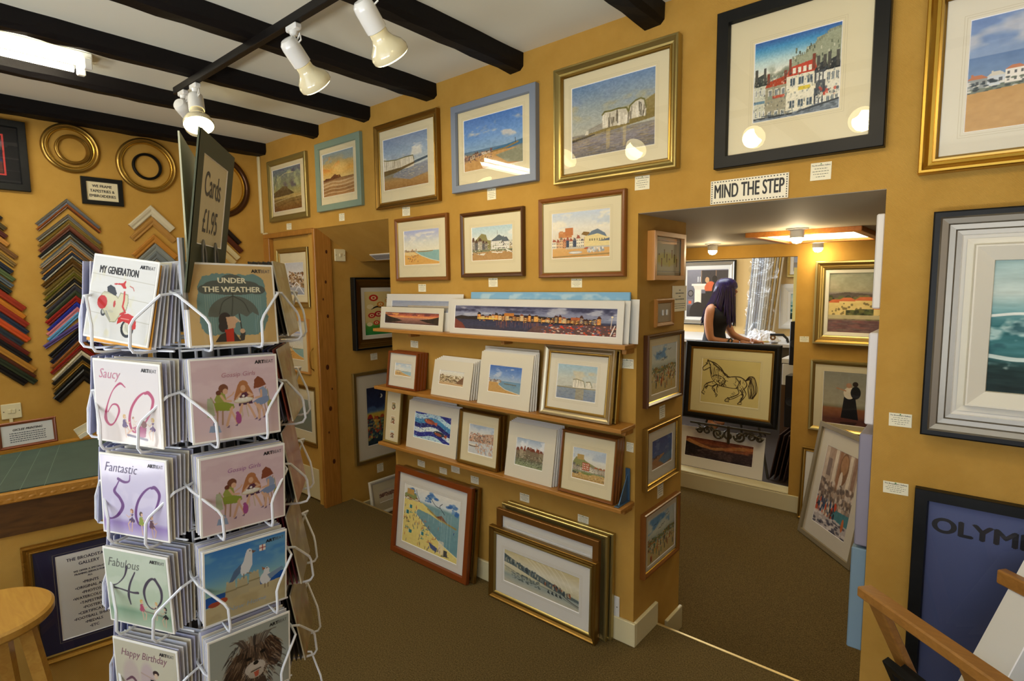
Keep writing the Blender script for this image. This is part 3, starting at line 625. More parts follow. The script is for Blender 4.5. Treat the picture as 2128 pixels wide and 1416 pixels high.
def a_bluecoast(w, h):
    A = Art(w, h, '#7d94b8', 19).grad([(0, '#6f8cc0'), (.34, '#8aa2c6'), (.345, '#5f7fae'), (.52, '#7693b8'), (.56, '#c49a5e'), (1, '#b98a4c')]); A.clouds('#c9cbd2', 0, .3, .55, 3, 4, .8)
    A.poly([(0, .56), (.3, .5), (.6, .5), (1, .44), (1, .6), (.3, .66), (0, .68)], '#7c8578'); A.town(0, .9, .62, .05, .12, 12, ['#e6e6e2', '#cfd6dc', '#f0ebe0', '#9aa0a0'], ['#c07a54', '#a5603c', '#d9d4c4'], -.06)
    A.dabs(200, 0, 1, .56, .66, ['#2c3a44', '#55624e', '#e9e6dc'], .012, .6, .8).poly([(0, .66), (1, .58), (1, 1), (0, 1)], '#c69a5c').poly([(.5, .8), (1, .62), (1, .7)], '#a67c44', .5); return A.grain(.04, 20, 20)
def a_tealsea(w, h):
    A = Art(w, h, '#8fb8b8', 21).grad([(0, '#9dbcbc'), (.25, '#c6d6d0'), (.38, '#7fadb0'), (.5, '#2c6a70'), (.7, '#3d787c'), (.8, '#12302e'), (1, '#0e2423')])
    A.clouds('#e6ebe4', 0, .35, .5, 2, 3, .7, .3).clouds('#c4dcd8', .4, .8, .58, 5, 9, .8).clouds('#1d4e58', .38, .8, .6, 5, 8, .8).clouds('#dfe9e4', .66, .9, .66, 8, 10, .9)
    A.curve([(0, .42), (.2, .4), (.5, .44), (1, .4)], .02, '#e8eee8').curve([(0, .72), (.2, .74), (.5, .68), (1, .72)], .03, '#c9d9d4'); return A.grain(.07, 8, 40)
def a_poster(w, h):
    A = Art(w, h, '#4c5784', 23).grad([(0, '#56618c'), (.4, '#465078'), (1, '#4a5580')])
    A.poly([(.3, 1), (.34, .83), (.36, .78), (.4, .86), (.42, 1)], '#3a3f3a').poly([(.62, .7), (.72, .62), (.8, .8), (.85, 1), (.7, 1)], '#cfcfb8', .9)
    for k in range(5): A.line([(.5+.06*k, .84), (.47+.06*k, .95), (.5+.06*k, 1)], .012, '#c9c49a'); 
    A.line([(.5, .92), (.8, .9)], .03, '#30342f'); return A
def a_pano(w, h):
    A = Art(w, h, '#3c4460', 25).grad([(0, '#4b4f70'), (.3, '#8a90ac'), (.5, '#7d86a0'), (.56, '#2c3350'), (.8, '#323a58'), (1, '#3c3a4c')])
    A.clouds('#b9bccb', 0, .45, .52, 8, 4, .8).clouds('#2e3252', 0, .3, .55, 9, 4, .8)
    A.poly([(0, .5), (.05, .42), (.1, .46), (.2, .42), (.3, .4), (.36, .33), (.5, .34), (.7, .4), (.8, .38), (.88, .44), (.92, .6), (1, .62), (1, .66), (.5, .6), (0, .58)], '#241f24')
    A.town(.17, .92, .56, .08, .22, 34, ['#d88a3c', '#8a5a34', '#c9b088', '#5a4a44', '#e6a850', '#6a6a78'], ['#4a2a22', '#2c2428', '#8a4a34'], .04, '#ffd98a')
    A.rect(.355, .28, .42, .4, '#c27a34').rect(.76, .36, .81, .46, '#b5603a').rect(.17, .5, .31, .54, '#e6d060').dabs(200, .17, .92, .4, .62, ['#f2a040', '#ffd060', '#2a2020', '#b04a28'], .003, 3)
    for k in range(60): x = A.r.uniform(.3, .6); A.rect(x, A.r.uniform(.58, .66), x+.003, A.r.uniform(.7, .9), ['#e07030', '#c9582c', '#8a6a7a'][k % 3], .35)
    A.poly([(.55, .74), (.8, .62), (1, .6), (1, 1), (.5, 1)], '#6d4a44', .8).dabs(160, .6, 1, .66, 1, ['#e0522c', '#d98a6a', '#e6d6c4', '#8a4a54', '#4a5a8a'], .006, 2.5).poly([(0, .55), (.06, .75), (.09, 1), (.0, 1)], '#7a3a34')
    A.poly([(.7, .74), (.71, .66), (.73, .8)], '#e03a24').poly([(.755, .76), (.765, .68), (.775, .8)], '#e03a24').line([(.975, .3), (.97, .7)], .03, '#d9c9b8').ell(.975, .3, .006, .03, '#fff2c8').line([(.97, .95), (.99, .6)], .04, '#efe9e0')
    return A.grain(.05, 80, 20)
def a_sunsetpano(w, h):
    A = Art(w, h, '#8a5a50', 27).grad([(0, '#6a3f40'), (.25, '#c9624a'), (.4, '#e9a05c'), (.5, '#b57a6a'), (1, '#5c4440')]); A.clouds('#f0b060', .05, .4, .55, 8, 4, .8).clouds('#6a3a40', 0, .3, .55, 8, 4, .8)
    A.poly([(0, .2), (.1, .4), (.25, .55), (.35, .7), (.2, .85), (0, .9)], '#2e2420').poly([(1, .3), (.85, .5), (.65, .6), (.8, .8), (1, .95)], '#2e2420').poly([(0, .85), (.5, .95), (1, .9), (1, 1), (0, 1)], '#4a342c'); return A.grain(.06, 40, 20)
def a_fish(w, h):
    A = Art(w, h, '#2a3c9c', 29)
    for k in range(9):
        y = -.2+.17*k; c = ['#1c2a8a', '#bfe0ea', '#3f8fc0', '#141c6a', '#e2f0f0'][k % 5]
        top = [(x/12, y+.1*math.sin(x*.55+1)+.03*x/2) for x in range(13)]; A.poly(top+[(1, 1.4), (0, 1.4)], c)
    A.r = np.random.RandomState(4); A.dabs(700, 0, 1, 0, 1, ['#2438a8', '#8fc4dc', '#e8f4f4', '#18206a', '#4a6ac8'], .014, .8, .35)
    for (cx, cy, a, c1, c2) in ((.42, .3, .25, '#8a4a3c', '#c0604a'), (.7, .68, .25, '#2c3a4c', '#a04a38')):
        A.poly([(cx+.13, cy), (cx+.22, cy-.02), (cx+.2, cy+.12), (cx+.1, cy+.04)], c2).ell(cx, cy, .15, .095, c1, rot=a).ell(cx-.02, cy+.02, .1, .05, c2, .9, rot=a).ell(cx-.1, cy-.04, .012, .014, '#f2e6c0')
    return A.grain(.05, 40, 40)
def a_harbourpale(w, h, seed=31):
    A = Art(w, h, '#e4e0d4', seed).grad([(0, '#b4c4d6'), (.3, '#dfe0da'), (1, '#ddd3c4')]); A.clouds('#8fa6c4', 0, .3, .5, 4, 4, .5)
    A.poly([(0, .45), (.3, .36), (.7, .26), (1, .22), (1, .6), (0, .6)], '#c2a48c'); A.dabs(260, 0, 1, .28, .62, ['#b0603c', '#e6dccc', '#7a6a64', '#d9a080', '#5a5a60'], .016, 1, .7)
    for k in range(16): x = A.r.uniform(.2, 1); A.line([(x, .3), (x, .62)], .005, '#7a5a44')
    A.poly([(0, .6), (1, .58), (1, 1), (0, 1)], '#cfd3d4').ell(.18, .72, .22, .05, '#7a6a5a').ell(.18, .7, .2, .03, '#e9e3d4'); A.dabs(120, .3, 1, .6, .95, ['#d98a4a', '#8a90a0', '#efe9dc', '#b8704a'], .014, 2, .5); return A.grain(.03, 30, 30)
def a_manor(w, h):
    A = Art(w, h, '#d6dde4', 33).grad([(0, '#9fb4cc'), (.3, '#dde2e6'), (1, '#c9c0a8')]); A.clouds('#eef0f2', 0, .35, .5, 3, 3, .8)
    A.town(.0, 1., .72, .25, .34, 6, ['#a39478', '#b8a98c', '#8c7c64'], ['#7a4230', '#8c4a34'], 0, '#3c342c'); A.rect(.3, .26, .34, .4, '#8a4a34').rect(.5, .28, .54, .4, '#8a4a34').rect(.8, .3, .84, .44, '#8a4a34')
    A.grad([(0, '#6a6450'), (.4, '#8a9478'), (1, '#8e9a70')], .72, 1); A.dabs(300, 0, 1, .55, 1, ['#3a3a2c', '#7c8a5c', '#c9c7b0', '#5a5444'], .014, .7, .6); return A.grain(.04, 30, 30)
def a_broadbay(w, h):
    A = Art(w, h, '#dfe0d4', 35).grad([(0, '#b9c8d8'), (.35, '#e2e3dc'), (1, '#cbb98c')]); A.clouds('#a4b6cc', 0, .35, .5, 3, 3, .6)
    A.poly([(0, .5), (.1, .3), (.3, .28), (.4, .38), (.7, .5), (1, .56), (1, .7), (0, .7)], '#8d8f5a').rect(.14, .2, .34, .36, '#b89a5c')
    A.town(0, 1, .74, .12, .2, 9, ['#cfc8b4', '#dcd5c0', '#b8ac98'], ['#8a8474', '#a5603c', '#6c6a64']).rect(.3, .44, .52, .68, '#b5583a')
    for i in range(4):
        for j in range(3): A.rect(.32+.05*i, .47+.07*j, .34+.05*i, .51+.07*j, '#f0ead8')
    A.rect(0, .72, 1, .78, '#8c9a70').poly([(0, .78), (1, .76), (1, 1), (0, 1)], '#c9a668').ell(.1, .8, .12, .04, '#5a5a4a').ell(.45, .78, .16, .03, '#7a8a4c').line([(0, .97), (1, .93)], .02, '#9a7a44'); A.dabs(160, 0, 1, .5, .95, ['#4a4a3c', '#e9e2cc', '#9a7a4c'], .012, .8, .5); return A.grain(.03, 30, 30)
def a_watercol(w, h):
    A = Art(w, h, '#d9d3b4', 37).grad([(0, '#cdbf8e'), (.35, '#e0dbc4'), (.6, '#cfc9a4'), (.75, '#9aa6a0'), (1, '#c9c4ac')])
    for k in range(7): A.curve([(.25+.08*k, -.05), (.42+.07*k, .2), (.55+.06*k, .5)], .03, '#efe9d6', .5)
    A.poly([(0, .12), (.1, .2), (.25, .3), (.45, .38), (.7, .5), (.85, .62), (1, .68), (1, .76), (.7, .68), (.4, .55), (.15, .42), (0, .38)], '#5c6a6c')
    A.r = np.random.RandomState(5)
    for k in range(150):
        x = A.r.uniform(0, .88); y = .2+.46*x+A.r.uniform(-.05, .06); A.rect(x, y, x+.018, y+A.r.uniform(.05, .12), ['#3f4e52', '#7a8888', '#a5542f' if x > .55 else '#54646a', '#c9c3a4', '#2c3a40'][k % 5], .7)
    A.line([(0, .5), (.3, .66), (.7, .72), (1, .9)], .014, '#4c5654', .8)
    for k in range(40): x = A.r.uniform(.02, .5); y = .52+.3*x; A.line([(x, y), (x, y+.1)], .008, '#556060', .8)
    A.dabs(160, .12, .5, .6, .8, ['#5a6664', '#9aa4a0', '#42504e'], .012, 1, .6)
    for k in range(4): A.poly([(.6+.05*k, .8), (.615+.05*k, .7), (.64+.05*k, .82)], '#2f3a40')
    A.curve([(.8, .7), (.9, .8), (1, .86)], .02, '#33302a'); return A.grain(.03, 15, 15)
def a_beachcartoon(w, h, people=True):
    A = Art(w, h, '#ece8da', 39).grad([(0, '#f2efe4'), (.2, '#dfe9ec'), (.25, '#7fa6ac'), (.8, '#6f9ca6'), (1, '#7fa8ac')])
    for (cx, cy, rx, ry) in ((.1, .09, .1, .05), (.2, .17, .05, .06), (.55, .07, .12, .05), (.44, .15, .06, .04), (.86, .13, .1, .045), (.93, .22, .06, .05)):
        for q in range(9): A.ell(cx+A.r.uniform(-rx, rx)*.8, cy+A.r.uniform(-ry, ry)*.8, rx*.42, ry*.55, ['#3f74b8', '#2f62a8', '#6c98c8'][q % 3], .8, soft=.7)
    A.poly([(0, .17), (.08, .12), (.22, .13), (.26, .22), (.45, .28), (0, .3)], '#8e9a62').rect(.05, .07, .18, .16, '#c9a35c').town(0, .3, .28, .04, .07, 6, ['#e9dcb8', '#cfa47a', '#f0ebd8'], ['#8a5a3a'])
    A.poly([(0, .26), (.35, .24), (.6, .36), (.72, .44), (.5, .38), (.28, .36), (.22, .44), (.45, .62), (.7, .78), (1, .9), (1, 1), (0, 1)], '#ecdb86').line([(.24, .38), (.25, .46), (.45, .62), (.7, .78), (1, .91)], .012, '#f6eec4')
    A.line([(.45, .3), (.65, .4), (.95, .46)], .03, '#a89452').poly([(.6, .38), (.7, .33), (.8, .42)], '#7a4a34')
    for k in range(9): x = A.r.uniform(.3, .95); A.rect(x, .28, x+.02, .85 if x > .7 else .5, '#c9dde0', .22)
    A.r = np.random.RandomState(8)
    for k in range(120):
        x = A.r.uniform(.02, .95); y = A.r.uniform(.32, .95)
        if x > .25 and y < .38+(x-.2)*.75 and A.r.rand() < .85: continue
        c = ['#2c3a44', '#b04a34', '#2f8a8c', '#4a3a2c', '#c97a44', '#334a8a'][k % 6]; q = .008+.006*A.r.rand(); A.line([(x, y), (x+A.r.uniform(-.01, .01), y+.03)], q, c).ell(x, y-.012, .006, .006, '#c98a64')
        if k % 4 == 0: A.line([(x-.03, y+.03), (x+.03, y+.02)], .008, c)
    for (x, y) in ((.12, .36), (.06, .47), (.36, .74), (.13, .78)): A.rect(x-.02, y-.03, x+.04, y+.03, '#2f7f86').rect(x-.02, y-.03, x-.005, y+.03, '#e6efe4')
    for k in range(6): A.rect(.68+.016*k, .74, .676+.016*k+.008, .95, '#d0402c' if k % 2 == 0 else '#f2e6cc'); A.rect(.676+.016*k, .74, .684+.016*k, .95, '#f2e6cc')
    A.rect(.77, .86, .83, .96, '#4a4a4a').poly([(.5, .83), (.66, .88), (.64, .95), (.54, .92)], '#4a5a8a').curve([(.22, .05), (.24, .12), (.28, .2)], .01, '#1f2c3a').curve([(.5, .12), (.58, .2), (.66, .22)], .01, '#1f2c3a').curve([(.7, .14), (.66, .2), (.75, .3)], .01, '#1f2c3a')
    return A.grain(.03, 30, 30)
def a_seaside(w, h, seed=41):
    A = Art(w, h, '#e4e4d2', seed).grad([(0, '#cfdcdc'), (.35, '#d6dfd2'), (.5, '#9fb4a8'), (.62, '#cbbf8a'), (1, '#cdb87c')]); A.clouds('#5f9ad0', 0, .35, .52, 3, 4, .9)
    A.poly([(0, .5), (.2, .44), (.35, .5), (.8, .42), (1, .46), (1, .54), (0, .58)], '#7d8458'); A.dabs(200, 0, 1, .44, .75, ['#a5583c', '#f0e8d0', '#4a5a4c', '#6f94a0', '#c9a24c'], .016, 1, .7); A.r = np.random.RandomState(seed)
    for k in range(26): x = A.r.uniform(.1, .95); y = A.r.uniform(.6, .92); A.line([(x, y-.06), (x, y+.04)], .03, ['#3a4a5a', '#a5402c', '#4a7a5a', '#d9a24c', '#2c2c34'][k % 5]).ell(x, y-.08, .014, .016, '#c99a74')
    for (x, y) in ((.3, .2), (.55, .3), (.7, .14), (.45, .34)): A.curve([(x-.07, y-.01), (x-.02, y-.02), (x, y), (x+.03, y-.02), (x+.07, y-.03)], .01, '#33383c')
    return A.grain(.03, 20, 20)
def a_charactersrow(w, h):
    A = Art(w, h, '#dcdcc0', 43).ell(.5, .6, .45, .25, '#d6cf5c', .6, soft=.6); A.r = np.random.RandomState(3)
    for k in range(9): x = .14+.09*k; y = .45+.14*(k % 3); A.line([(x, y-.1), (x, y+.08)], .05, ['#6a5a34', '#d8c83c', '#8a4a34', '#3c3c34'][k % 4]).ell(x, y-.14, .02, .03, '#7a5a40')
    A.line([(0, .02), (1, .02)], .02, '#77795a').line([(0, .98), (1, .98)], .02, '#77795a'); return A
def a_blueprint(w, h):
    A = Art(w, h, '#39558f', 45).grad([(0, '#2e4c8c'), (.5, '#4a6aa4'), (.62, '#4f74a0'), (1, '#b48a5c')]); A.poly([(0, .7), (.3, .6), (.6, .58), (.6, .62), (.3, .78), (.6, 1), (0, 1)], '#a9805c').poly([(.35, .75), (1, .6), (1, .9), (.6, .98)], '#5d86ac').town(0, .4, .66, .03, .07, 6, ['#a58a7a', '#6a5a60'], ['#5a3a34']); A.clouds('#7d95bc', 0, .5, .55, 3, 4, .6); return A.grain(.04)
def a_tree(w, h):
    A = Art(w, h, '#e4d196', 47).grad([(0, '#e6d08c'), (.7, '#dbc27a'), (.8, '#4c9a3a'), (1, '#2f8a44')]); A.curve([(.75, .85), (.7, .6), (.72, .45), (.6, .3), (.5, .15)], [.22, .16, .12, .05, .03], '#15110f').curve([(.7, .5), (.5, .42), (.3, .35), (.15, .4)], [.1, .05, .04, .02], '#15110f').curve([(.72, .45), (.85, .25), (.8, .1)], [.08, .05, .02], '#15110f').curve([(.72, .5), (.95, .45), (1, .4)], .08, '#15110f')
    A.poly([(.4, .9), (.6, .55), (.9, .5), (1, .6), (1, .86), (.5, .95)], '#1c1714'); A.r = np.random.RandomState(2)
    for (x, y, q, c) in ((.2, .15, .1, '#c9301f'), (.35, .3, .08, '#d8862c'), (.15, .55, .08, '#c8302a'), (.3, .52, .09, '#b3242a'), (.6, .12, .09, '#e0c27c'), (.85, .3, .11, '#c4281f'), (.12, .35, .07, '#efe0b0'), (.5, .22, .05, '#d89a3c'), (.25, .72, .07, '#d23c24'), (.9, .12, .07, '#e8c84c'), (.1, .75, .06, '#efe0b0'), (.42, .65, .07, '#b86a2c'), (.45, .45, .06, '#e0b04c'), (.95, .6, .07, '#d89a3c')):
        A.ell(x, y, q, q*.75, c).ell(x, y, q*.55, q*.4, '#f0dca0').ell(x, y, q*.3, q*.22, c)
    A.clouds('#c23a2a', .8, .95, .6, 8, 4, .8); return A
def a_night(w, h):
    A = Art(w, h, '#1f2a4c', 49).grad([(0, '#232a44'), (.35, '#2c3c62'), (.42, '#6a8aa4'), (.46, '#d9bd4c'), (.62, '#d8b048'), (.75, '#2c4a5c'), (1, '#1c3440')]); A.ell(.45, .17, .05, .035, '#e8e8dc').ell(.41, .165, .045, .032, '#232a44')
    A.clouds('#4a6a94', .3, .44, .5, 6, 10, .9).town(0, 1, .72, .1, .2, 6, ['#8a3a2c', '#4a6a4c', '#c9a24c', '#2c3c54'], ['#a8342a', '#7a2c24', '#c05a34'], 0, '#efd070'); A.dabs(160, 0, 1, .55, .9, ['#2c5a6c', '#c94a34', '#1c2a34', '#6a9a7c', '#e0c060'], .03, .8, .7); return A.grain(.04)
def a_sepia(w, h):
    A = Art(w, h, '#e4d6b8', 51); A.rect(0, .3, 1, .55, '#b98a6c', .6).dabs(150, 0, 1, .28, .58, ['#7a4a3c', '#c9a58a', '#5a3a34'], .03, 1.2, .6); return A.grain(.03)
def a_townphoto(w, h):
    A = Art(w, h, '#c9cfd8', 53).grad([(0, '#c4cad4'), (.4, '#e4e4e0'), (1, '#8c94a4')]); A.poly([(.2, .25), (.5, .35), (1, .55), (1, .8), (.2, .6)], '#8a6a44'); A.dabs(220, .2, 1, .3, .75, ['#7a4a24', '#c9b08c', '#3a3430', '#e9e4dc'], .03, .8, .8).curve([(.4, .75), (.6, .62), (.8, .8)], .04, '#f0efec').curve([(.5, .9), (.7, .75), (.95, .95)], .04, '#e4e6ea'); return A.grain(.04)
def a_land(w, h):
    A = Art(w, h, '#8c8a6c', 55).grad([(0, '#8b8f7a'), (.3, '#9a9478'), (.36, '#6a5f64'), (.45, '#4a4a34'), (.7, '#5a5a34'), (.78, '#8a7a64'), (.8, '#6a4a4c'), (1, '#6f5454')]); A.clouds('#a59c84', 0, .3, .5, 3, 4, .7); A.poly([(0, .36), (.2, .32), (.5, .36), (.8, .3), (1, .36), (1, .6), (0, .6)], '#564c44'); A.dabs(260, 0, 1, .4, .75, ['#3c4424', '#5a6434', '#2c3020', '#75703c'], .03, 1, .7)
    for (x0, x1, y0, y1) in ((0, .2, .5, .7), (.12, .3, .47, .62), (.3, .52, .46, .6), (.5, .76, .6, .74)): A.rect(x0, y0, x1, y1, '#d8c07c').poly([(x0-.02, y0), (x0+.05, y0-.06), (x1-.05, y0-.06), (x1+.02, y0)], '#c2663a').dabs(8, x0, x1, y0+.03, y1, ['#7a6a44'], .012, 1.3)
    A.rect(0, .7, 1, .77, '#b8ac84'); A.dabs(100, 0, 1, .8, 1, ['#8a5a54', '#7a6a64', '#5a4448'], .05, .2, .5); return A.grain(.05)
def figure2(A, x, y, s, dark='#101014', light='#e6dcc8', skin='#b88a6c'):
    A.poly([(x-.08*s, y-.1*s), (x+.1*s, y-.1*s), (x+.16*s, y+.42*s), (x-.12*s, y+.4*s)], dark).ell(x, y-.2*s, .09*s, .14*s, light).ell(x+.1*s, y-.22*s, .08*s, .15*s, dark).ell(x-.01*s, y-.38*s, .045*s, .06*s, skin).ell(x+.09*s, y-.42*s, .045*s, .06*s, '#2a1c16').line([(x-.06*s, y-.25*s), (x-.2*s, y-.3*s)], .03*s, skin); return A
def a_beachpair(w, h):
    A = Art(w, h, '#a9a490', 57).grad([(0, '#8e8f84'), (.6, '#aaa58f'), (.66, '#8d8a70'), (.7, '#96603c'), (.85, '#7a4a34'), (.9, '#5c3430'), (1, '#6a4038')]); A.poly([(.7, .74), (.8, .64), (1, .66), (1, .78)], '#a5714a'); figure2(A, .34, .55, .8); A.poly([(.24, .95), (.46, .93), (.42, 1), (.24, 1)], '#2a1c1c', .7); return A.grain(.03)
def a_interior(w, h):
    A = Art(w, h, '#55525a', 59).grad([(0, '#8a8890'), (.6, '#5a5860'), (1, '#2a282e')]); A.rect(.35, .02, 1, .3, '#3a3434').rect(.35, .02, .37, .3, '#8a6a4c').rect(.7, .02, .72, .25, '#8a6a4c')
    A.rect(.12, .3, .95, .34, '#ece3d0').poly([(.16, .34), (.92, .34), (.88, .42), (.2, .42)], '#d8cdb8').rect(.2, .42, .36, .95, '#e4d8c2').rect(.36, .5, .8, .98, '#17151a').ell(.1, .5, .07, .07, '#1c1a1e').ell(.1, .5, .05, .05, '#6a6260').rect(.02, .62, .16, .75, '#6c6a70').rect(.05, .66, .12, .72, '#d8562c').ell(.28, .9, .2, .22, '#101014')
    for x in (.27, .32): A.rect(x, .15, x+.015, .26, '#f6f2ea').rect(x-.005, .26, x+.02, .3, '#7a7470')
    A.ell(.56, .36, .13, .1, '#cf5f34', rot=-.6).ell(.5, .22, .05, .06, '#c89a6c').ell(.68, .2, .06, .07, '#16110f').ell(.74, .45, .12, .2, '#121216').rect(.46, .45, .66, .9, '#121216').ell(.82, .36, .05, .1, '#efe2cc'); return A.grain(.02)
def a_horse(w, h):
    A = Art(w, h, '#e6d890', 61).grain(.02, 4, 4); ink = '#2c2016'; A.r = np.random.RandomState(11)
    def sk(pts, wd=.012, n=3):
        for k in range(n): A.curve([(x+A.r.uniform(-.008, .008), y+A.r.uniform(-.01, .01)) for x, y in pts], [max(.004, wd*A.r.uniform(.4, 1.2)) for _ in pts], ink, .85)
    sk([(.1, .04), (.08, .12), (.02, .22), (.04, .28), (.09, .24), (.14, .2)]); sk([(.1, .04), (.13, .1), (.15, .17), (.17, .3), (.18, .42), (.24, .52)]); sk([(.12, .05), (.24, .1), (.34, .2), (.42, .34), (.5, .38)])
    for k in range(16): x = .14+.018*k; y = .05+.018*k; sk([(x, y), (x+.05, y+.03), (x+.07, y+.1)], .012, 1)
    for k in range(8): x = .16+.02*k; sk([(x, .12+.02*k), (x-.01, .25), (x+.02, .4)], .01, 1)
    sk([(.46, .38), (.58, .36), (.68, .36), (.76, .42), (.79, .52), (.74, .62)]); sk([(.24, .52), (.32, .58), (.45, .6), (.58, .62), (.64, .58)]); sk([(.2, .4), (.26, .36), (.38, .4), (.42, .5), (.36, .58)]); sk([(.6, .38), (.66, .48), (.62, .62)])
    sk([(.22, .5), (.12, .56), (.06, .62), (.05, .7), (.02, .78), (.06, .82)]); sk([(.28, .56), (.2, .62), (.14, .6), (.08, .66)]); sk([(.26, .58), (.2, .66), (.24, .74), (.3, .8), (.28, .84)]); sk([(.3, .58), (.28, .66), (.3, .74)])
    sk([(.64, .6), (.66, .72), (.56, .8), (.46, .86), (.44, .92), (.5, .92)]); sk([(.7, .6), (.72, .7), (.6, .82), (.5, .88)]); sk([(.74, .6), (.78, .72), (.72, .86), (.66, .94), (.72, .95)]); sk([(.68, .64), (.74, .74), (.7, .86)])
    for k in range(12): a = .02*k; sk([(.77, .42), (.84, .32+a*.4), (.92-.01*k, .36+a), (.96-.012*k, .62+.02*(k % 4)), (.9-.005*k, .8)], .014, 1)
    for k in range(26):
        x = A.r.uniform(.2, .42); y = A.r.uniform(.34, .56); sk([(x, y), (x+A.r.uniform(-.03, .05), y+A.r.uniform(.02, .06)), (x+A.r.uniform(0, .06), y+A.r.uniform(.03, .1))], .011, 1)
    for k in range(22):
        x = A.r.uniform(.56, .76); y = A.r.uniform(.4, .6); sk([(x, y), (x+A.r.uniform(-.02, .03), y+A.r.uniform(.02, .06))], .011, 1)
    for (a, b) in (((.12, .56), (.05, .8)), ((.22, .6), (.28, .82)), ((.62, .66), (.46, .9)), ((.74, .64), (.7, .93))):
        for k in range(9): t = A.r.rand(); x = a[0]+(b[0]-a[0])*t; y = a[1]+(b[1]-a[1])*t; sk([(x-.015, y-.01), (x+.012, y+.02)], .012, 1)
    sk([(.06, .1), (.1, .12)], .02, 1); return A
def a_darkland(w, h):
    A = Art(w, h, '#4a2c28', 63).grad([(0, '#6a3424'), (.2, '#8a4c2c'), (.5, '#3a2a2c'), (1, '#2a2226')]); A.poly([(.05, .1), (.25, .3), (.4, .4), (.6, .3), (.8, .15), (1, .12), (1, .24), (.7, .38), (.45, .52), (.2, .44), (0, .24)], '#c28a4c', .7); A.poly([(0, .25), (.2, .42), (.3, .55), (.2, .9), (0, .9)], '#1c1618'); A.clouds('#b5683c', 0, .5, .58, 5, 4, .6).clouds('#5a4644', .5, 1, .5, 8, 5, .6); return A.grain(.08, 40, 20)
def a_fountain(w, h):
    A = Art(w, h, '#c9b8a4', 65).grad([(0, '#b59a84'), (.5, '#c4b4a0'), (.75, '#8c8078'), (1, '#c9c2bc')]); 
    for (x, c) in ((.02, '#d6c4ae'), (.3, '#efe2cc'), (.42, '#a87c5c'), (.72, '#e9dcc6'), (.85, '#9c7c68')): A.rect(x, 0, x+.09, .5, c)
    A.ell(.6, .2, .13, .2, '#8a6444').ell(.6, .15, .1, .12, '#b0845c').rect(.12, .14, .24, .36, '#8a7a70').ell(.56, .36, .05, .12, '#e6d8c4'); A.dabs(260, 0, 1, .42, .7, ['#e9dccb', '#7a6658', '#b59c84', '#5a504c'], .035, .8, .7)
    A.poly([(.4, .72), (1, .7), (1, .86), (.5, .82)], '#4c8a94').dabs(110, 0, .6, .66, .85, ['#d8502c', '#1c2430', '#efe0cc', '#c98a64', '#334a6a'], .02, 1.8, .9); A.poly([(0, .86), (1, .84), (1, 1), (0, 1)], '#c4bcb8').dabs(50, 0, 1, .84, 1, ['#3c3c4c', '#efe9e4'], .05, .3, .7).ell(.86, .84, .035, .08, '#c9703c'); return A.grain(.06, 20, 20)
def a_greycoast(w, h):
    A = Art(w, h, '#9aa4b8', 67).grad([(0, '#8d98b0'), (.5, '#a9aebc'), (.55, '#8a8478'), (1, '#9aa0b4')]).rect(.3, .42, 1, .56, '#b8ac98'); return A.grain(.04)
def a_stackspale(w, h):
    A = sea_base(w, h, 69, [(0, '#9fc0d2'), (.6, '#c9cfc6'), (1, '#c4c6bc')], .66, [(0, '#8f9ca8'), (1, '#7f8ea4')]); A.clouds('#d6c9a8', .15, .55, .5, 3, 4, .7); cliff(A, [(.42, .42), (.5, .4), (.68, .44), (.72, .6)], .66, '#ece6d6', '#6a6652'); cliff(A, [(.74, .46), (.84, .44), (.9, .6)], .64, '#e6e0d0', '#8a8468'); A.rect(.9, .46, 1, .62, '#d8d4c4').poly([(.1, .64), (.4, .6), (.42, .64)], '#a9a898').line([(0, .66), (.5, .66), (1, .64)], .02, '#8a7c4c')
    A.rect(.5, .68, .7, .98, '#c9a65c', .4).dabs(90, 0, 1, .68, 1, ['#a8a690', '#66707c'], .03, .15, .4); return A.grain(.05)
def a_river(w, h):
    A = Art(w, h, '#e4e0d0', 71).grad([(0, '#e2e4dc'), (.4, '#e6dfc8'), (1, '#c4a67c')]); A.dabs(220, 0, 1, .3, .8, ['#6a5238', '#8f7a50', '#c9b58c', '#42382c'], .03, .8, .7).poly([(.8, .6), (1, .3), (1, .95), (.7, .8)], '#7a5a44').poly([(0, .8), (1, .84), (1, 1), (0, 1)], '#c7a77c'); return A.grain(.04)
def a_curvebay(w, h, seed=73):
    A = sea_base(w, h, seed, [(0, '#3f6cb8'), (.6, '#7a9cd0'), (1, '#a9bccf')], .56, [(0, '#6a94b4'), (1, '#8ca8b0')]); A.clouds('#cfd4dc', .05, .5, .55, 3, 4, .7).poly([(0, .62), (.35, .6), (.3, .7), (.5, .85), (1, .98), (1, 1), (0, 1)], '#c49a5c').town(0, .4, .62, .05, .1, 8, ['#d8d0c0', '#9a8a80'], ['#6a5a54', '#8a5a44']).line([(.3, .62), (.34, .72), (.55, .86), (1, .97)], .02, '#e6dcc0').line([(.5, .64), (.85, .66)], .03, '#6a6a58'); return A.grain(.04)
def a_smallbay(w, h): return a_bay(w, h, 75, ('#b4c8da', '#dbe4e4', '#e4e6dc'), '#9fc0cc', '#d8b070')
def a_mini(seed):
    def f(w, h):
        A = Art(w, h, '#e9e2cc', seed); A.rect(.1, .1, .9, .9, ['#c9b08c', '#cfd8cc', '#b8a070'][seed % 3]); A.dabs(40, .12, .88, .35, .85, ['#8a4a34', '#5a6a4c', '#e6dcc0', '#6a5a44'], .09, .8, .8); return A
    return f

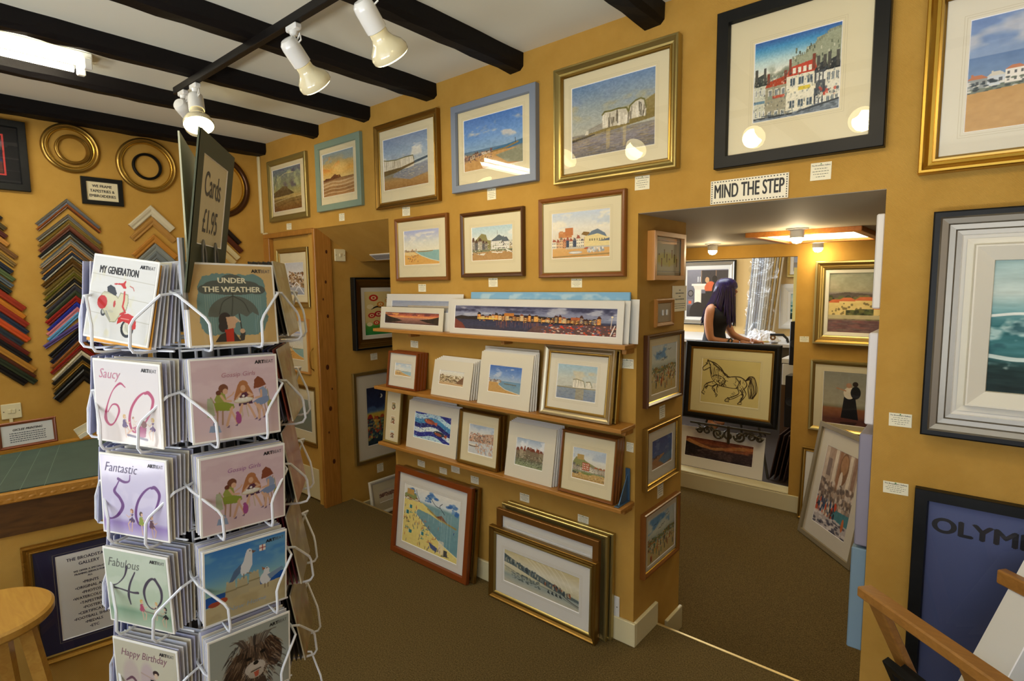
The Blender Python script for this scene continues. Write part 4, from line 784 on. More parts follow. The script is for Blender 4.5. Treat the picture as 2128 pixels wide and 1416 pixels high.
# ------------------------------------------------------------------ ROOM SHELL
def wall_grid(mb, axis, v0, v1, us, zs, holes):
    """solid wall slab between v0,v1 normal to axis, made of cells, leaving holes (u0,u1,z0,z1)"""
    us = sorted(set(us)); zs = sorted(set(zs))
    for i in range(len(us)-1):
        for j in range(len(zs)-1):
            cu = (us[i]+us[i+1])/2; cz = (zs[j]+zs[j+1])/2
            if any(h[0] < cu < h[1] and h[2] < cz < h[3] for h in holes): continue
            if axis == 'y': mb.box(us[i], us[i+1], v0, v1, zs[j], zs[j+1])
            else: mb.box(v0, v1, us[i], us[i+1], zs[j], zs[j+1])
XREC = -2.7215; DOORX = (-4.17, -3.546); YF = -1.6; XE = 1.9; ZO = 1.873; ZR = 1.986
mb = MB()
wall_grid(mb, 'y', D, 2.58, [XL, DOORX[0], DOORX[1], XW, XREC, XP, XR, XE], [LOW, ZO, 1.96, ZR, CEIL],
          [(DOORX[0], DOORX[1], LOW-1, 1.96), (DOORX[1], XW, LOW-1, 1.96), (XW, XREC, LOW-1, ZR), (XP, XR, LOW-1, ZO)])
struct('wall_back', mb, WALLM)
struct('wall_left', MB().box(XL-.15, XL, YF-.1, 2.7, LOW, CEIL), WALLM)
struct('wall_right', MB().box(XE, XE+.15, YF-.1, 2.7, LOW, CEIL), WALLM)
mb = MB(); W0 = [(-2.6, -.55), (-.35, 1.5)]; WZ = (.55, 2.35)
wall_grid(mb, 'y', YF-.15, YF, [XL, -2.6, -.55, -.35, 1.5, XE], [0, WZ[0], WZ[1], CEIL], [(a, b, *WZ) for a, b in W0])
struct('wall_front', mb, WALLM)
struct('ceiling', MB().box(XL-.1, XE+.1, YF-.1, 2.7, CEIL, CEIL+.1), CEILM)
mb = MB(); mb.box(XL, XE, YF, 2.315, LOW-.1, 0)
struct('floor', mb, CARPET)
struct('floor_lower', MB().box(-4.3, 1.6, 2.3155, 4.56, LOW-.1, LOW), CARPET)
struct('trim_1', MB().box(XP, XR, 2.305, 2.318, -.012, .003, bev=.001), mat('brass_nosing', '#c9b27a', .35, metal=.7))
struct('trim_2', MB().box(XW, XREC, 2.305, 2.318, -.012, .003, bev=.001), MATS['brass_nosing'])
# windows behind the camera
for k, (a, b) in enumerate(W0):
    mb = MB(); y0 = YF-.1; y1 = YF-.04; n = 3
    for i in range(n+1): x = a+(b-a)*i/n; mb.box(max(a, x-.03), min(b, x+.03), y0, y1, *WZ)
    for z in (WZ[0], WZ[1]-.06, 1.75): mb.box(a, b, y0, y1, z, z+.06)
    struct('window_%d' % (k+1), mb, PAINTW)
# recess beside the stairs
struct('wall_recess_left', MB().box(XW-.1, XW, 2.1025, 4.5, LOW, 2.3), WALLM)
mb = MB(); mb.add([(XW, 2.103, ZR), (XREC, 2.103, ZR), (XREC, 2.451, 1.768), (XW, 2.451, 1.768), (XW, 2.103, 2.3), (XREC, 2.103, 2.3), (XREC, 4.5, 2.3), (XW, 4.5, 2.3), (XREC, 4.5, 1.768), (XW, 4.5, 1.768)],
       [(0, 3, 2, 1), (3, 9, 8, 2), (4, 5, 6, 7), (0, 4, 7, 9, 3), (1, 2, 8, 6, 5), (7, 6, 8, 9), (0, 1, 5, 4)])
struct('ceiling_recess', mb, WALLM)
struct('wall_recess_right', MB().box(XREC, XREC+.1, 2.58, 4.5, LOW, 2.3), WALLM)
struct('wall_recess_end', MB().box(XW, XREC, 4.4, 4.5, LOW, 2.3), WALLM)
# low back room behind the arch
ROOMC = mat('back_room_ceiling', '#b9b09a', .7)
struct('ceiling_back_room', MB().box(XREC+.1, 1.6, 2.1025, 4.62, ZO-.0015, ZO+.08), ROOMC)
struct('wall_back_room_right', MB().box(1.5, 1.6, 2.58, 4.6, LOW, ZO), WALLM)
mb = MB(); XJ = -1.05
wall_grid(mb, 'y', YP, YP+.12, [XREC+.1, -2.35, XJ, 1.5], [LOW, -.02, 1.775, ZO], [(-2.35, XJ, -.02, 1.775)])
struct('wall_partition', mb, WALLM)
struct('trim_3', MB().box(-2.35, XJ, YP-.012, YP+.13, -.03, -.015, bev=.003), PAINTW)
struct('baseboard_partition', MB().box(-2.4, 1.5, YP-.015, YP, LOW, -.03, bev=.003), PAINTW)
# skirting of the picture wall, returning round the pillar to the step
struct('baseboard_back', MB().box(XREC-.0, XP+.016, D-.016, D, 0, .108, bev=.003), PAINTW)
struct('baseboard_pillar', MB().box(XP, XP+.016, D, 2.315, 0, .108, bev=.003), PAINTW)
struct('baseboard_pillar_low', MB().box(XP, XP+.016, 2.42, 2.596, LOW, -.04, bev=.003), PAINTW)
struct('baseboard_right', MB().box(XR+.0, XE, D-.016, D, 0, .108, bev=.003), PAINTW)
struct('baseboard_recess', MB().box(XW, XW+.015, 2.34, 4.4, LOW, -.05, bev=.003), PAINTW)
# workroom beyond
WR = mat('workroom_wallpaper', '#d8b678', .8)
struct('wall_workroom_back', MB().box(-5.2, -.9, 7.3, 7.4, 0, 2.5), WR)
struct('wall_workroom_right', MB().box(-.95, -.85, 4.62, 7.3, 0, 2.5), WR)
mb = MB(); wall_grid(mb, 'x', -5.3, -5.2, [4.62, 5.2, 7.0, 7.3], [0, .9, 2.2, 2.5], [(5.2, 7.0, .9, 2.2)])
struct('wall_workroom_left', mb, WR)
struct('wall_workroom_front', MB().box(-5.2, XREC+.1, YP+.02, YP+.12, -.02, 2.5).box(XREC+.1, -.9, YP+.0205, YP+.1195, ZO, 2.5), WR)
struct('floor_workroom', MB().box(-5.2, -.9, YP+.005, 7.3, -.1, -.02), mat('dark_workroom_floor', '#33261a', .8))
struct('ceiling_workroom', MB().box(-5.3, -.85, YP+.02, 7.4, 2.5, 2.6), CEILM)
mb = MB()
for y in (5.2, 6.08, 6.94): mb.box(-5.27, -5.22, y, y+.06, .9, 2.2)
for z in (.9, 2.14): mb.box(-5.27, -5.22, 5.2, 7.0, z, z+.06)
struct('window_3', mb, PAINTW)

# ceiling beams
for k, (x0, x1) in enumerate([(-4.281, -4.155), (-3.5, -3.43), (-2.931, -2.862), (-2.36, -2.277), (-1.762, -1.686), (-1.074, -.99)]):
    c = .018; zt = CEIL; zb = 2.578; x1b = x1
    P = [(x0, zt), (x0, zb), (x1b-c, zb), (x1b, zb+c), (x1b, zt)]
    rnd = random.Random(k); N = 40; vs = []; fs = []
    for i in range(N+1):
        y = YF+(D-YF)*i/N
        for (x, z) in P: vs.append((x+(rnd.uniform(-.0025, .0025) if x != x0 or k else 0), y, z+(rnd.uniform(-.003, .003) if z < zt else 0)))
    for i in range(N):
        for j in range(4): fs.append((i*5+j, i*5+j+1, (i+1)*5+j+1, (i+1)*5+j))
    fs.append((0, 1, 2, 3, 4)); fs.append(tuple(N*5+j for j in (4, 3, 2, 1, 0)))
    o = MB().add(vs, fs).build('trim_%d' % (k+4), BEAMM); o['kind'] = 'structure'

# door of the cupboard: pine lining, yellow leaf, white kick board
mb = MB(); mb.box(DOORX[0]-.075, DOORX[1]+.0, D-.018, D+.02, 1.955, 1.99, bev=.003).box(DOORX[0]-.075, DOORX[0]+.012, D-.018, D+.0195, 0, 1.955, bev=.003)
mb.box(DOORX[1], XW+.012, D-.02, 2.21, -.0, 1.985, bev=.003)
struct('trim_10', mb, PINE)
KN = mat('pine_knot', '#4a2108', .5)
mb = MB(); rk = random.Random(5)
for z, y, r in [(1.62, 2.155, .008), (1.5, 2.13, .006), (1.38, 2.16, .009), (1.02, 2.14, .013), (.86, 2.17, .006), (.72, 2.15, .012), (.55, 2.13, .006), (.33, 2.16, .012), (1.83, 2.17, .009)]:
    mb.lathe([(0, .0012), (r*.7, .0012), (r, 0)], 12, M=Matrix.Translation((XW+.0122, y, z)) @ Matrix.Rotation(PI/2, 4, 'Y') @ Matrix.Diagonal((1.5, 1, 1, 1)))
struct('trim_11', mb, KN)
dr = MB().box(DOORX[0], DOORX[1], D+.02, D+.055, .01, 1.955, bev=.002).build('door_1', WALLM); dr['kind'] = 'structure'
k = MB().box(DOORX[0]+.01, DOORX[1]-.004, D+.012, D+.02, .02, .25, bev=.002).build('kick_board', PAINTW, dr)
hd = MB(); hx = -3.651
pts = [(hx, D+.02, 1.15), (hx, D+.012, 1.143), (hx, D-.008, 1.125), (hx, D-.015, 1.066), (hx, D-.008, 1.005), (hx, D+.012, .99), (hx, D+.02, .982)]
hd.tube(pts, .004, 8)
for z in (1.15, .985): hd.lathe([(0, .006), (.009, .004), (.012, 0)], 12, M=Matrix.Translation((hx, D+.02, z)) @ Matrix.Rotation(PI/2, 4, 'X'))
hd.build('door_handle', GOLD, dr)
struct('trim_12', MB().box(XL+.002, XL+.03, D-.018, D-.001, 2.0, 2.575, bev=.004).box(XL+.03, XL+.085, D-.014, D-.001, 1.99, 2.0), PAINTW)

# ------------------------------------------------------------------ PICTURES ON THE MAIN WALL
LW = LAY
TL_ = 'hanging in the top row of the picture wall'
picture(LW['A'], 'gold framed stormy beach picture, leftmost in the top row by the corner', a_stormbeach, 'bevel', [OLIVEF, PGOLD], fw=.04)
picture(LW['B'], 'sage green framed sunset over waves, second picture in the top row', a_sunset, 'flat', [TEALF], fw=.042)
picture(LW['C'], 'gold scoop framed white cliffs and wet beach, third picture in the top row', a_cliffbay, 'scoop', [DGOLD, GOLD], fw=.038)
picture(LW['D'], 'slate blue framed harbour under blue sky in the top row', a_harbourblue, 'flat', [BLUEF], fw=.038)
picture(LW['H'], 'large gold and silver framed chalk sea stacks in the top row', a_stacks, 'scoop', [PGOLD, GOLD], fw=.043)
picture(LW['I'], 'large black framed red roofed town picture above the arch', a_townred, 'flat', [BLACKF], fw=.045)
picture(LW['E'], 'brown framed watercolour of a sandy bay, left in the second row', a_bay, 'bevel', [BROWNF, GOLD], fw=.022)
picture(LW['F'], 'dark brown framed picture of cottages with white house, middle of the second row', a_cottages, 'bevel', [DBROWNF, GOLD], fw=.022)
picture(LW['G'], 'brown framed watercolour of castle, houses and beached boats, right in the second row', a_castle, 'bevel', [BROWNF, PGOLD], fw=.024)
gt = dict(ax='y', v=D, t=.045, r=[-.1664, .52, 1.9006, 2.42], s=[-.12, .475, 1.945, 2.375], a=[-.0673, .42, 2.005, 2.31])
picture(gt, 'bright gilt framed coastal town and sands, top right of the wall', a_bluecoast, 'scoop', [BRIGHTG, GOLD], mount=LCREAM)
jr = dict(ax='y', v=D, t=.06, r=[-.1204, .56, 1.1285, 1.7859], s=[.0, .44, 1.25, 1.665])
M, w, h, s, a = place_of(jr)
rt = empty('framed_picture', M, 'teal stormy sea painting in wide black and silver stepped frame', 'picture')
frame_part(rt, w, h, .085, .085, .06, 'steps', [BLACKF, SILVER, WHITE])
mb = MB(); W_, H_ = w/2, h/2
ring(mb, [(-W_+.08, W_-.08, -H_+.08, H_-.08, .03, 0), (-W_+.095, W_-.095, -H_+.095, H_-.095, .026, 0), (-W_+.1, W_-.1, -H_+.1, H_-.1, .05, 0), (-W_+.104, W_-.104, -H_+.104, H_-.104, .05, 0), (-W_+.142, W_-.142, -H_+.142, H_-.142, .03, 0), (-W_+.144, W_-.144, -H_+.144, H_-.144, .02, 0)])
mb.build('slip', WHITEF, rt); a_tealsea(280, 260).mesh('artwork', (-W_+.14, W_-.14, -H_+.14, H_-.14), .022, rt, ARTM)
kr = dict(ax='y', v=D, t=.03, r=[-.1248, .47, .12, .9514], s=[-.0906, .436, .154, .9083])
M, w, h, s, a = place_of(kr)
rt = empty('framed_picture', M, 'black framed blue travel poster behind the print rack', 'picture')
frame_part(rt, w, h, .036, .036, .03, 'flat', [BLACKF])
a_poster(300, 400).mesh('artwork', (-w/2+.034, w/2-.034, -h/2+.034, h/2-.034), .012, rt, ARTM)
pane(rt, (-w/2+.034, w/2-.034, -h/2+.034, h/2-.034), .016)
text('OLYMPIA', .064, rt, mat('poster_ink', '#17171c', .5), (-.252, .307, .0126), 'LEFT', 1.16, bold=.0024)

# sign over the arch
L = LW['SIGN']; M, w, h, _, _ = place_of(L)
rt = empty('sign', M @ Matrix.Rotation(math.radians(-.3), 4, 'Z'), 'cream MIND THE STEP sign with dotted border above the arch', 'sign')
MB().box(-w/2, w/2, -h/2, h/2, 0, .004, bev=.001).build('sign_board', mat('cream_enamel', '#efe8cf', .4), rt)
mb = MB(); z = .0043
for i in range(26):
    x = -w/2+.006+(w-.012)*i/25
    for y in (-h/2+.006, h/2-.006): mb.box(x-.0025, x+.0025, y-.0017, y+.0017, z-.0003, z)
for i in range(1, 9):
    y = -h/2+.006+(h-.012)*i/9
    for x in (-w/2+.006, w/2-.006): mb.box(x-.0017, x+.0017, y-.0023, y+.0023, z-.0003, z)
mb.build('dotted_border', INK, rt)
text('MIND THE STEP', .07, rt, INK, (0, .0, .0046), sx=.49, bold=.0009)

# price labels
LBLT = mat('faded_print', '#6f7263', .7); GREEN = mat('green_dot', '#4a8a3a', .6)
labtexts = {'A': 'under the stormy beach picture', 'B': 'under the sage green framed sunset', 'C': 'under the gold framed white cliffs', 'D': 'under the slate blue framed harbour', 'E': 'under the sandy bay watercolour',
 'F': 'under the dark brown framed cottages', 'G': 'under the castle and boats watercolour', 'H': 'under the large chalk stacks picture', 'I': 'above the arch, right of the step sign', 'J': 'on the right wall beside the silver frame',
 'K': 'on the right wall above the black poster frame', 'w1': 'at the left end between upper and middle shelves', 'w2': 'right of the gold framed cliffs on the middle shelf', 'w3': 'under the left end of the lowest shelf', 'w4': 'above the chestnut beach picture frame, lower one',
 'w5': 'tucked just under the lowest shelf, third from left', 'w6': 'right of the chestnut framed beach picture', 'w7': 'above the leaning gold frames, left one', 'w8': 'above the leaning gold frames, right one', 'w9': 'at the right end of the lowest shelf', 'part': 'on the far partition beside the lake landscape',
 'r1': 'under the black and gold framed tree painting', 'r2': 'under the night town picture in the recess', 'p1': 'on the pillar under the seaside crowd picture', 'p2': 'on the pillar under the blue print'}
def label_card(M, w, h, lab, big=False):
    rt = empty('price_label', M, 'small cream price label '+lab, 'label', 'price labels')
    rt = MB().box(-w/2, w/2, -h/2, h/2, 0, .0008).build('card', mat('label_card', '#efe9cc', .7), rt)
    mb = MB(); rr = random.Random(lab)
    for i, fr in enumerate((.62, .8, .72, .45)):
        y = h*(.14-.155*i); n = 5
        xx = -w*fr/2
        while xx < w*fr/2: q = rr.uniform(.003, .008); mb.box(xx, min(xx+q, w*fr/2), y, y+h*.035, .0008, .001); xx += q+.002
    mb.build('small_print', LBLT, rt)
    text('The Broadstairs Gallery', w*.093, rt, INK, (0, h*.34, .0011), bold=.0001)
    MB().lathe([(0, .0012), (w*.035, .0011)], 10, M=Matrix.Translation((0, h*.42, 0))).build('dot', GREEN, rt)
for k, lb in labtexts.items():
    if 'L_'+k in LAY:
        r = LAY['L_'+k]; y = YP if k == 'part' else D
        M = basis(((r[0]+r[1])/2, y-.001, (r[2]+r[3])/2), (1, 0, 0), (0, 0, 1), (0, -1, 0))
    else:
        r = LAY['LX_'+k]; x = XW if k[0] == 'r' else XP
        M = basis((x+.001, (r[0]+r[1])/2, (r[2]+r[3])/2), (0, 1, 0), (0, 0, 1), (1, 0, 0))
    label_card(M @ Matrix.Rotation(random.Random(k).uniform(-.03, .03), 4, 'Z'), r[1]-r[0], abs(r[3]-r[2]), lb)

# ------------------------------------------------------------------ SHELVES AND WHAT LEANS ON THEM
SH = [(-2.775, 1.338, 2.0, 'upper'), (-2.75, .996, 1.975, 'middle'), (-2.735, .656, 1.98, 'lowest')]
for x0, z, yf, nm in SH:
    s_ = empty('picture_shelf', (x0, D, z), nm+' of the three wooden picture shelves on the wall', 'shelf', 'picture shelves')
    MB().box(0, XP-.0-x0, yf-D, -.0005, -.018, 0, bev=.002).build('board', SHELF, s_)
    for xx in (.3, 1.0, XP-.02-x0): MB().box(xx-.01, xx+.01, -.07, -.0005, -.04, -.018, bev=.002).build('bracket', SHELF, s_)
def shift(L, dx=0, dy=0, dh=0, th=None, dw=0):
    L = dict(L); r = list(L['r']); r[0] += dx; r[1] += dx+dw; r[3] += dh; L['r'] = r; L['yb'] += dy
    if th is not None: L['th'] = th
    for k in ('s', 'a'): L.pop(k, None)
    return L
def fix(L, yb, th, grow=1.): L = dict(L); L['yb'] = yb; L['th'] = th; return L
GS = 'mounted prints stacked on the upper shelf'
print_(fix(LAY['S1a'], 2.045, .12), 'small white mounted sunset panorama at the left of the upper shelf', a_sunsetpano)
for k in range(2): print_(shift(LAY['S1a'], .012+.008*k, .016+.006*k, .004, .1), 'plain edge of white mounted print behind the sunset panorama', None, WHITE, 'prints behind the sunset panorama', film=False)
print_(dict(LAY['S1a2'], yb=2.066, th=.1, a=[-2.69, -2.2, .1, .166]), 'taller white mounted print behind the small sunset panorama', a_greycoast, WHITE)
print_(fix(LAY['S1b'], 2.03, .1), 'long white mounted night panorama of a lit seaside town', a_pano, WHITE, res=900)
print_(dict(shift(LAY['S1b2'], .0, 0, 0, .09), yb=2.046), 'white mounted panorama directly behind the night town panorama', None, WHITE)
L = dict(LAY['S1b3'], yb=2.062, th=.06); M, w, h, _, _ = place_of(dict(L, t=.012))
rt = empty('canvas', M, 'long pale blue sky canvas wrapped in film behind the night panorama', 'canvas')
MB().box(-w/2, w/2, -h/2, h/2, 0, .011, bev=.002).build('stretcher', mat('canvas_blue', '#7fb4d6', .5), rt)
A = Art(360, 90, '#86b8da', 5).grad([(0, '#7db2d8'), (1, '#a9cde0')]).clouds('#c6dde6', 0, 1, .5, 8, 3, .7); A.rect(.26, .3, .3, .5, '#5a5a54').rect(.05, .36, .5, .5, '#6a7468', .5)
A.mesh('artwork', (-w/2+.002, w/2-.002, -h/2+.002, h/2-.002), .0114, rt, ARTM); pane(rt, (-w/2-.002, w/2+.002, -h/2, h/2+.003), .013, CELLO, 'wrapper')
print_(dict(LAY['S1b4'], yb=2.078, th=.06, a=[-1.4, -1.115, .03, .15]), 'white mounted print sticking out at the right end of the upper shelf', a_greycoast, WHITE)

def stack_frames(key, n, label, art, prof, mats, t, dy, back_label, group, **kw):
    L = LAY[key]; picture(L, label, art, prof, mats, t=t, **kw)
    for k in range(1, n): 
        q = shift(L, 0.002*k, dy*k, 0, L['th']); q['s'] = None; q = {a: b for a, b in q.items() if b is not None}
        M, w, h, _, _ = place_of(dict(q, t=t)); r = empty('framed_picture', M, back_label, 'picture', group)
        frame_part(r, w, h, .02, .02, t, prof, mats); MB().quad((-w/2+.019, -h/2+.019, t*.4), (w/2-.019, -h/2+.019, t*.4), (w/2-.019, h/2-.019, t*.4), (-w/2+.019, h/2-.019, t*.4)).build('mount', CREAM, r)
LAY['S2a'] = dict(LAY['S2a'], yb=1.995, th=.13, r=[LAY['S2a']['r'][0], LAY['S2a']['r'][0]+.262, 0, .2126], s=[-2.645, -2.415, .01, .2], a=[-2.6, -2.455, .074, .147])
stack_frames('S2a', 4, 'small chestnut framed bay picture at the left of the middle shelf', a_smallbay, 'flat', [REDF], .017, .019, 'chestnut frame stacked behind the small bay picture', 'chestnut frames behind the small bay picture', fw=.012, mount=LCREAM)
def stack_prints(key, n, label, art, dy, back_label, group, mount=LCREAM, dx=.006, **kw):
    L = LAY[key]; print_(L, label, art, mount, **kw)
    for k in range(1, n): print_(shift(L, dx*k, dy*k, .004*k, max(.05, L['th']-.02*k)), back_label, None, WHITE, group, film=False)
LAY['S2b'] = dict(LAY['S2b'], th=.2); LAY['S2c'] = dict(LAY['S2c'], th=.17); 
stack_prints('S2b', 5, 'small white mounted river picture, second stack on the middle shelf', a_river, .012, 'plain white mount stacked behind the river picture', 'mounts behind the river picture')
stack_prints('S2c', 4, 'white mounted curved blue bay print in cellophane on the middle shelf', a_curvebay, .011, 'plain white mount stacked behind the curved bay print', 'mounts behind the curved bay print')
print_(dict(LAY['S2c2'], yb=2.052, th=.12), 'taller blank topped white mount at the back of the bay print stack', None, LCREAM)
picture(dict(LAY['S2d'], th=.15), 'wide gold framed chalk stacks picture at the right of the middle shelf', a_stackspale, 'scoop', [mat('champagne_leaf', '#bfb496', .3, metal=.9), GOLD], t=.022, fw=.036, mount=LCREAM)
q = shift(LAY['S2d'], .012, .034, -.004, .12); M, w, h, _, _ = place_of(dict(q, t=.02)); r = empty('framed_picture', M, 'second gold frame hidden behind the chalk stacks picture', 'picture'); frame_part(r, w, h, .03, .03, .02, 'scoop', [GOLD, GOLD])
MB().quad((-w/2+.029, -h/2+.029, .008), (w/2-.029, -h/2+.029, .008), (w/2-.029, h/2-.029, .008), (-w/2+.029, h/2-.029, .008)).build('mount', CREAM, r)

# lowest shelf
L = dict(LAY['S3a'], yb=2.0, th=.12, t=.018); L['r'] = [L['r'][0], L['r'][0]+.148, 0, .318]; M, w, h, _, _ = place_of(L)
rt = empty('framed_picture', M, 'narrow pale gold frame with three tiny pictures on the lowest shelf', 'picture')
frame_part(rt, w, h, .012, .012, .018, 'bevel', [PGOLD, PGOLD]); mb = MB(); mb.quad((-w/2+.011, -h/2+.011, .008), (w/2-.011, -h/2+.011, .008), (w/2-.011, h/2-.011, .008), (-w/2+.011, h/2-.011, .008)).build('mount', CREAM, rt)
for i, y in enumerate((.062, -.022, -.108)): a_mini(80+i)(26, 34).mesh('artwork', (-.02, .02, y-.026, y+.026), .0085, rt, ARTM)
pane(rt, (-w/2+.012, w/2-.012, -h/2+.012, h/2-.012), .0105)
stack_prints('S3b', 3, 'white mounted blue mosaic fish picture on the lowest shelf', a_fish, .011, 'plain white mount behind the blue fish picture', 'mounts behind the fish picture', res=700)
print_(dict(LAY['S3b2'], yb=2.06, th=.08), 'tallest blank white mount behind the blue fish picture', None, WHITE)
LAY['S3c'] = dict(LAY['S3c'], yb=2.0); c = LAY['S3c']['r']; LAY['S3c']['r'] = [c[0], c[0]+.285, 0, c[3]]; LAY['S3c']['s'] = None; LAY['S3c'] = {k: v for k, v in LAY['S3c'].items() if v is not None}
picture(LAY['S3c'], 'thin gold framed misty harbour picture on the lowest shelf', a_harbourpale, 'bevel', [DGOLD, PGOLD], t=.022, fw=.016)
q = shift(LAY['S3c'], .006, .028, 0, .1); M, w, h, _, _ = place_of(dict(q, t=.02)); r = empty('framed_picture', M, 'second gold frame behind the misty harbour picture', 'picture'); frame_part(r, w, h, .016, .016, .02, 'bevel', [DGOLD, PGOLD])
stack_prints('S3d', 5, 'white mounted red roofed manor picture on the lowest shelf', a_manor, .011, 'plain cream mount behind the manor picture', 'mounts behind the manor picture', mount=LCREAM)
LAY['S3e'] = dict(LAY['S3e'], yb=1.995); c = LAY['S3e']['r']; LAY['S3e']['r'] = [c[0], c[0]+.285, 0, c[3]]; LAY['S3e'].pop('s')
stack_frames('S3e', 3, 'gold framed watercolour of bay with red house at the right of the lowest shelf', a_broadbay, 'bevel', [BROWNF, GOLD], .018, .021, 'gold edged frame stacked behind the red house watercolour', 'frames behind the red house watercolour', fw=.014)
BL = mat('blue_grey_metal', '#4f6f8e', .35, metal=.5)
bk = empty('metal_bracket', (-1.13, 1.99, .6565), 'blue metal right-angle bracket on the right end of the lowest shelf', 'bracket')
MB().box(0, .022, 0, .1, 0, .004, bev=.001).box(0, .022, .094, .1, .004, .145, bev=.002).add([(.009, .02, .004), (.013, .02, .004), (.013, .094, .12), (.009, .094, .12), (.009, .094, .004), (.013, .094, .004)], [(0, 3, 4), (1, 5, 2), (0, 1, 2, 3), (3, 2, 5, 4)]).build('plate', BL, bk)

# ------------------------------------------------------------------ LEANING ON THE FLOOR
L = dict(LAY['G1'], t=.026, th=.12); picture(L, 'chestnut framed cartoon of a crowded beach leaning on the floor', a_beachcartoon, 'flat', [REDF], t=.026, fw=.034, mount=WHITE, res=500)
L = dict(LAY['G1b'], yb=2.012, th=.11, t=.022); L['r'] = [-2.61, -1.985, 0, .512]; M, w, h, _, _ = place_of(L)
r = empty('framed_picture', M, 'bronze gold frame leaning directly behind the crowded beach picture', 'picture'); frame_part(r, w, h, .04, .04, .022, 'scoop', [DGOLD, GOLD]); MB().quad((-w/2+.038, -h/2+.038, .008), (w/2-.038, -h/2+.038, .008), (w/2-.038, h/2-.038, .008), (-w/2+.038, h/2-.038, .008)).build('mount', CREAM, r)
L = dict(LAY['G2'], t=.028, th=.036)
picture(L, 'gold framed long grey cliff town watercolour, front of the leaning floor stack', a_watercol, 'scoop', [DGOLD, PGOLD], t=.028, fw=.04, mount=WHITE, res=600)
def leanframe(r, yb, th, t, label, prof, mats, fw, group=None, mount=CREAM, top=None, glass=True):
    L = dict(r=r, yb=yb, th=th, zb=0., t=t); M, w, h, _, _ = place_of(L); rt = empty('framed_picture', M, label, 'picture', group)
    frame_part(rt, w, h, fw, fw, t, prof, mats); o = (-w/2+fw*.97, w/2-fw*.97, -h/2+fw*.97, h/2-fw*.97)
    if top: mount_part(rt, o, top[1], t*.42, mount); top[0](260, 120).mesh('artwork', top[1], t*.42-.0019, rt, ARTM)
    else: MB().quad((o[0], o[2], t*.4), (o[1], o[2], t*.4), (o[1], o[3], t*.4), (o[0], o[3], t*.4)).build('mount', mount, rt)
    if glass: pane(rt, o, t*.47)
    return rt
leanframe([-1.825, -1.225, 0, .462], 2.013, .03, .022, 'bronze framed pale blue town picture, second in the leaning floor stack', 'flat', [mat('bronze_frame', '#7d5524', .35, metal=.5)], .034, mount=WHITE, top=(lambda w, h: Art(w, h, '#e8e6e2', 3).dabs(200, 0, 1, .1, .6, ['#7c8ca8', '#a5b0c4', '#c9cdd6'], .02, 1.4, .6), (-.24, .25, -.11, .15)))
leanframe([-1.81, -1.195, 0, .485], 2.036, .03, .022, 'silver gold ridged frame, third in the leaning floor stack', 'scoop', [PGOLD, SILVER], .05)
leanframe([-1.79, -1.18, 0, .49], 2.0595, .031, .022, 'silver gold ridged frame at the back of the leaning floor stack', 'scoop', [PGOLD, SILVER], .05)

# double socket low on the wall
def plate(M, w, h, label, n, name='light_switch', cat='switch', socket=False, col=None):
    rt = empty(name, M, label, cat); PL = mat('cream_plastic', '#e4dcb4', .35) if col is None else col
    root_ = rt; rt = MB().box(-w/2, w/2, -h/2, h/2, 0, .009, bev=.003).build('faceplate', PL, rt)
    if socket:
        mb = MB()
        for cx in ((-w/4, w/4) if n == 2 else (0,)):
            for (x, y, a, b) in ((0, .012, .0035, .008), (-.011, -.012, .0075, .0035), (.011, -.012, .0075, .0035)): mb.box(cx+x-a/2, cx+x+a/2, y-b/2, y+b/2, .0085, .0094)
        mb.build('pin_holes', BLACKP, rt)
    else:
        for i in range(n): x = (i-(n-1)/2)*.02; MB().box(x-.008, x+.008, -.012, .012, .009, .0135, bev=.002).build('rocker', WHITE if col else PL, rt)
    for x in (-w*.38, w*.38): MB().lathe([(0, .0096), (.003, .0092)], 10, M=Matrix.Translation((x, 0, 0))).build('screw', mat('dark_screw', '#55503c', .4, metal=.6), rt)
    return root_
plate(basis((-1.2, D-.0005, .152), (1, 0, 0), (0, 0, 1), (0, -1, 0)), .085, .096, 'white wall socket low on the picture wall behind the leaning frames', 1, 'wall_socket', 'socket', True, WHITE)

# ------------------------------------------------------------------ PILLAR SIDE (faces the arch)
def xpic(L, dy0=0, **kw): return picture(L, **kw)
picture(dict(LAY['P1']), 'pine box frame with a row of small yellow figures at the top of the pillar', a_charactersrow, 'flat', [PINEF], t=.035, fw=.022, mount=mat('grey_mount', '#c9c7ac', .6))
L = dict(LAY['P2']); L['r'] = [2.16, 2.53, 1.052, 1.368]; picture(L, 'walnut framed seaside crowd picture on the pillar below the light switch', a_seaside, 'bevel', [DBROWNF, BRIGHTG], fw=.022)
L = dict(LAY['P3']); picture(L, 'gilt framed blue print of a bay, third down on the pillar', a_blueprint, 'scoop', [GOLD, BRIGHTG], fw=.026, mount=LCREAM)
L = dict(LAY['P4']); picture(L, 'brown framed picture of beach figures and seagulls, lowest on the pillar', lambda w, h: a_seaside(w, h, 42), 'bevel', [BROWNF, BRIGHTG], fw=.02, mount=LCREAM)
r = LAY['LX_swf']; M = basis((XP+.001, 2.347, 1.4575), (0, 1, 0), (0, 0, 1), (1, 0, 0))
rt = empty('framed_light_switch', M, 'silver double light switch in a carved wooden surround on the pillar', 'switch')
mb = MB(); w, h = .185, .124
ring(mb, [(-w/2, w/2, -h/2, h/2, 0, 0), (-w/2, w/2, -h/2, h/2, .01, 0), (-w/2+.006, w/2-.006, -h/2+.006, h/2-.006, .014, 0), (-w/2+.02, w/2-.02, -h/2+.018, h/2-.018, .01, 0), (-w/2+.024, w/2-.024, -h/2+.02, h/2-.02, .003, 0)])
mb.build('surround', mat('carved_oak', '#a87434', .5, bump=('noise', 120, .9)), rt)
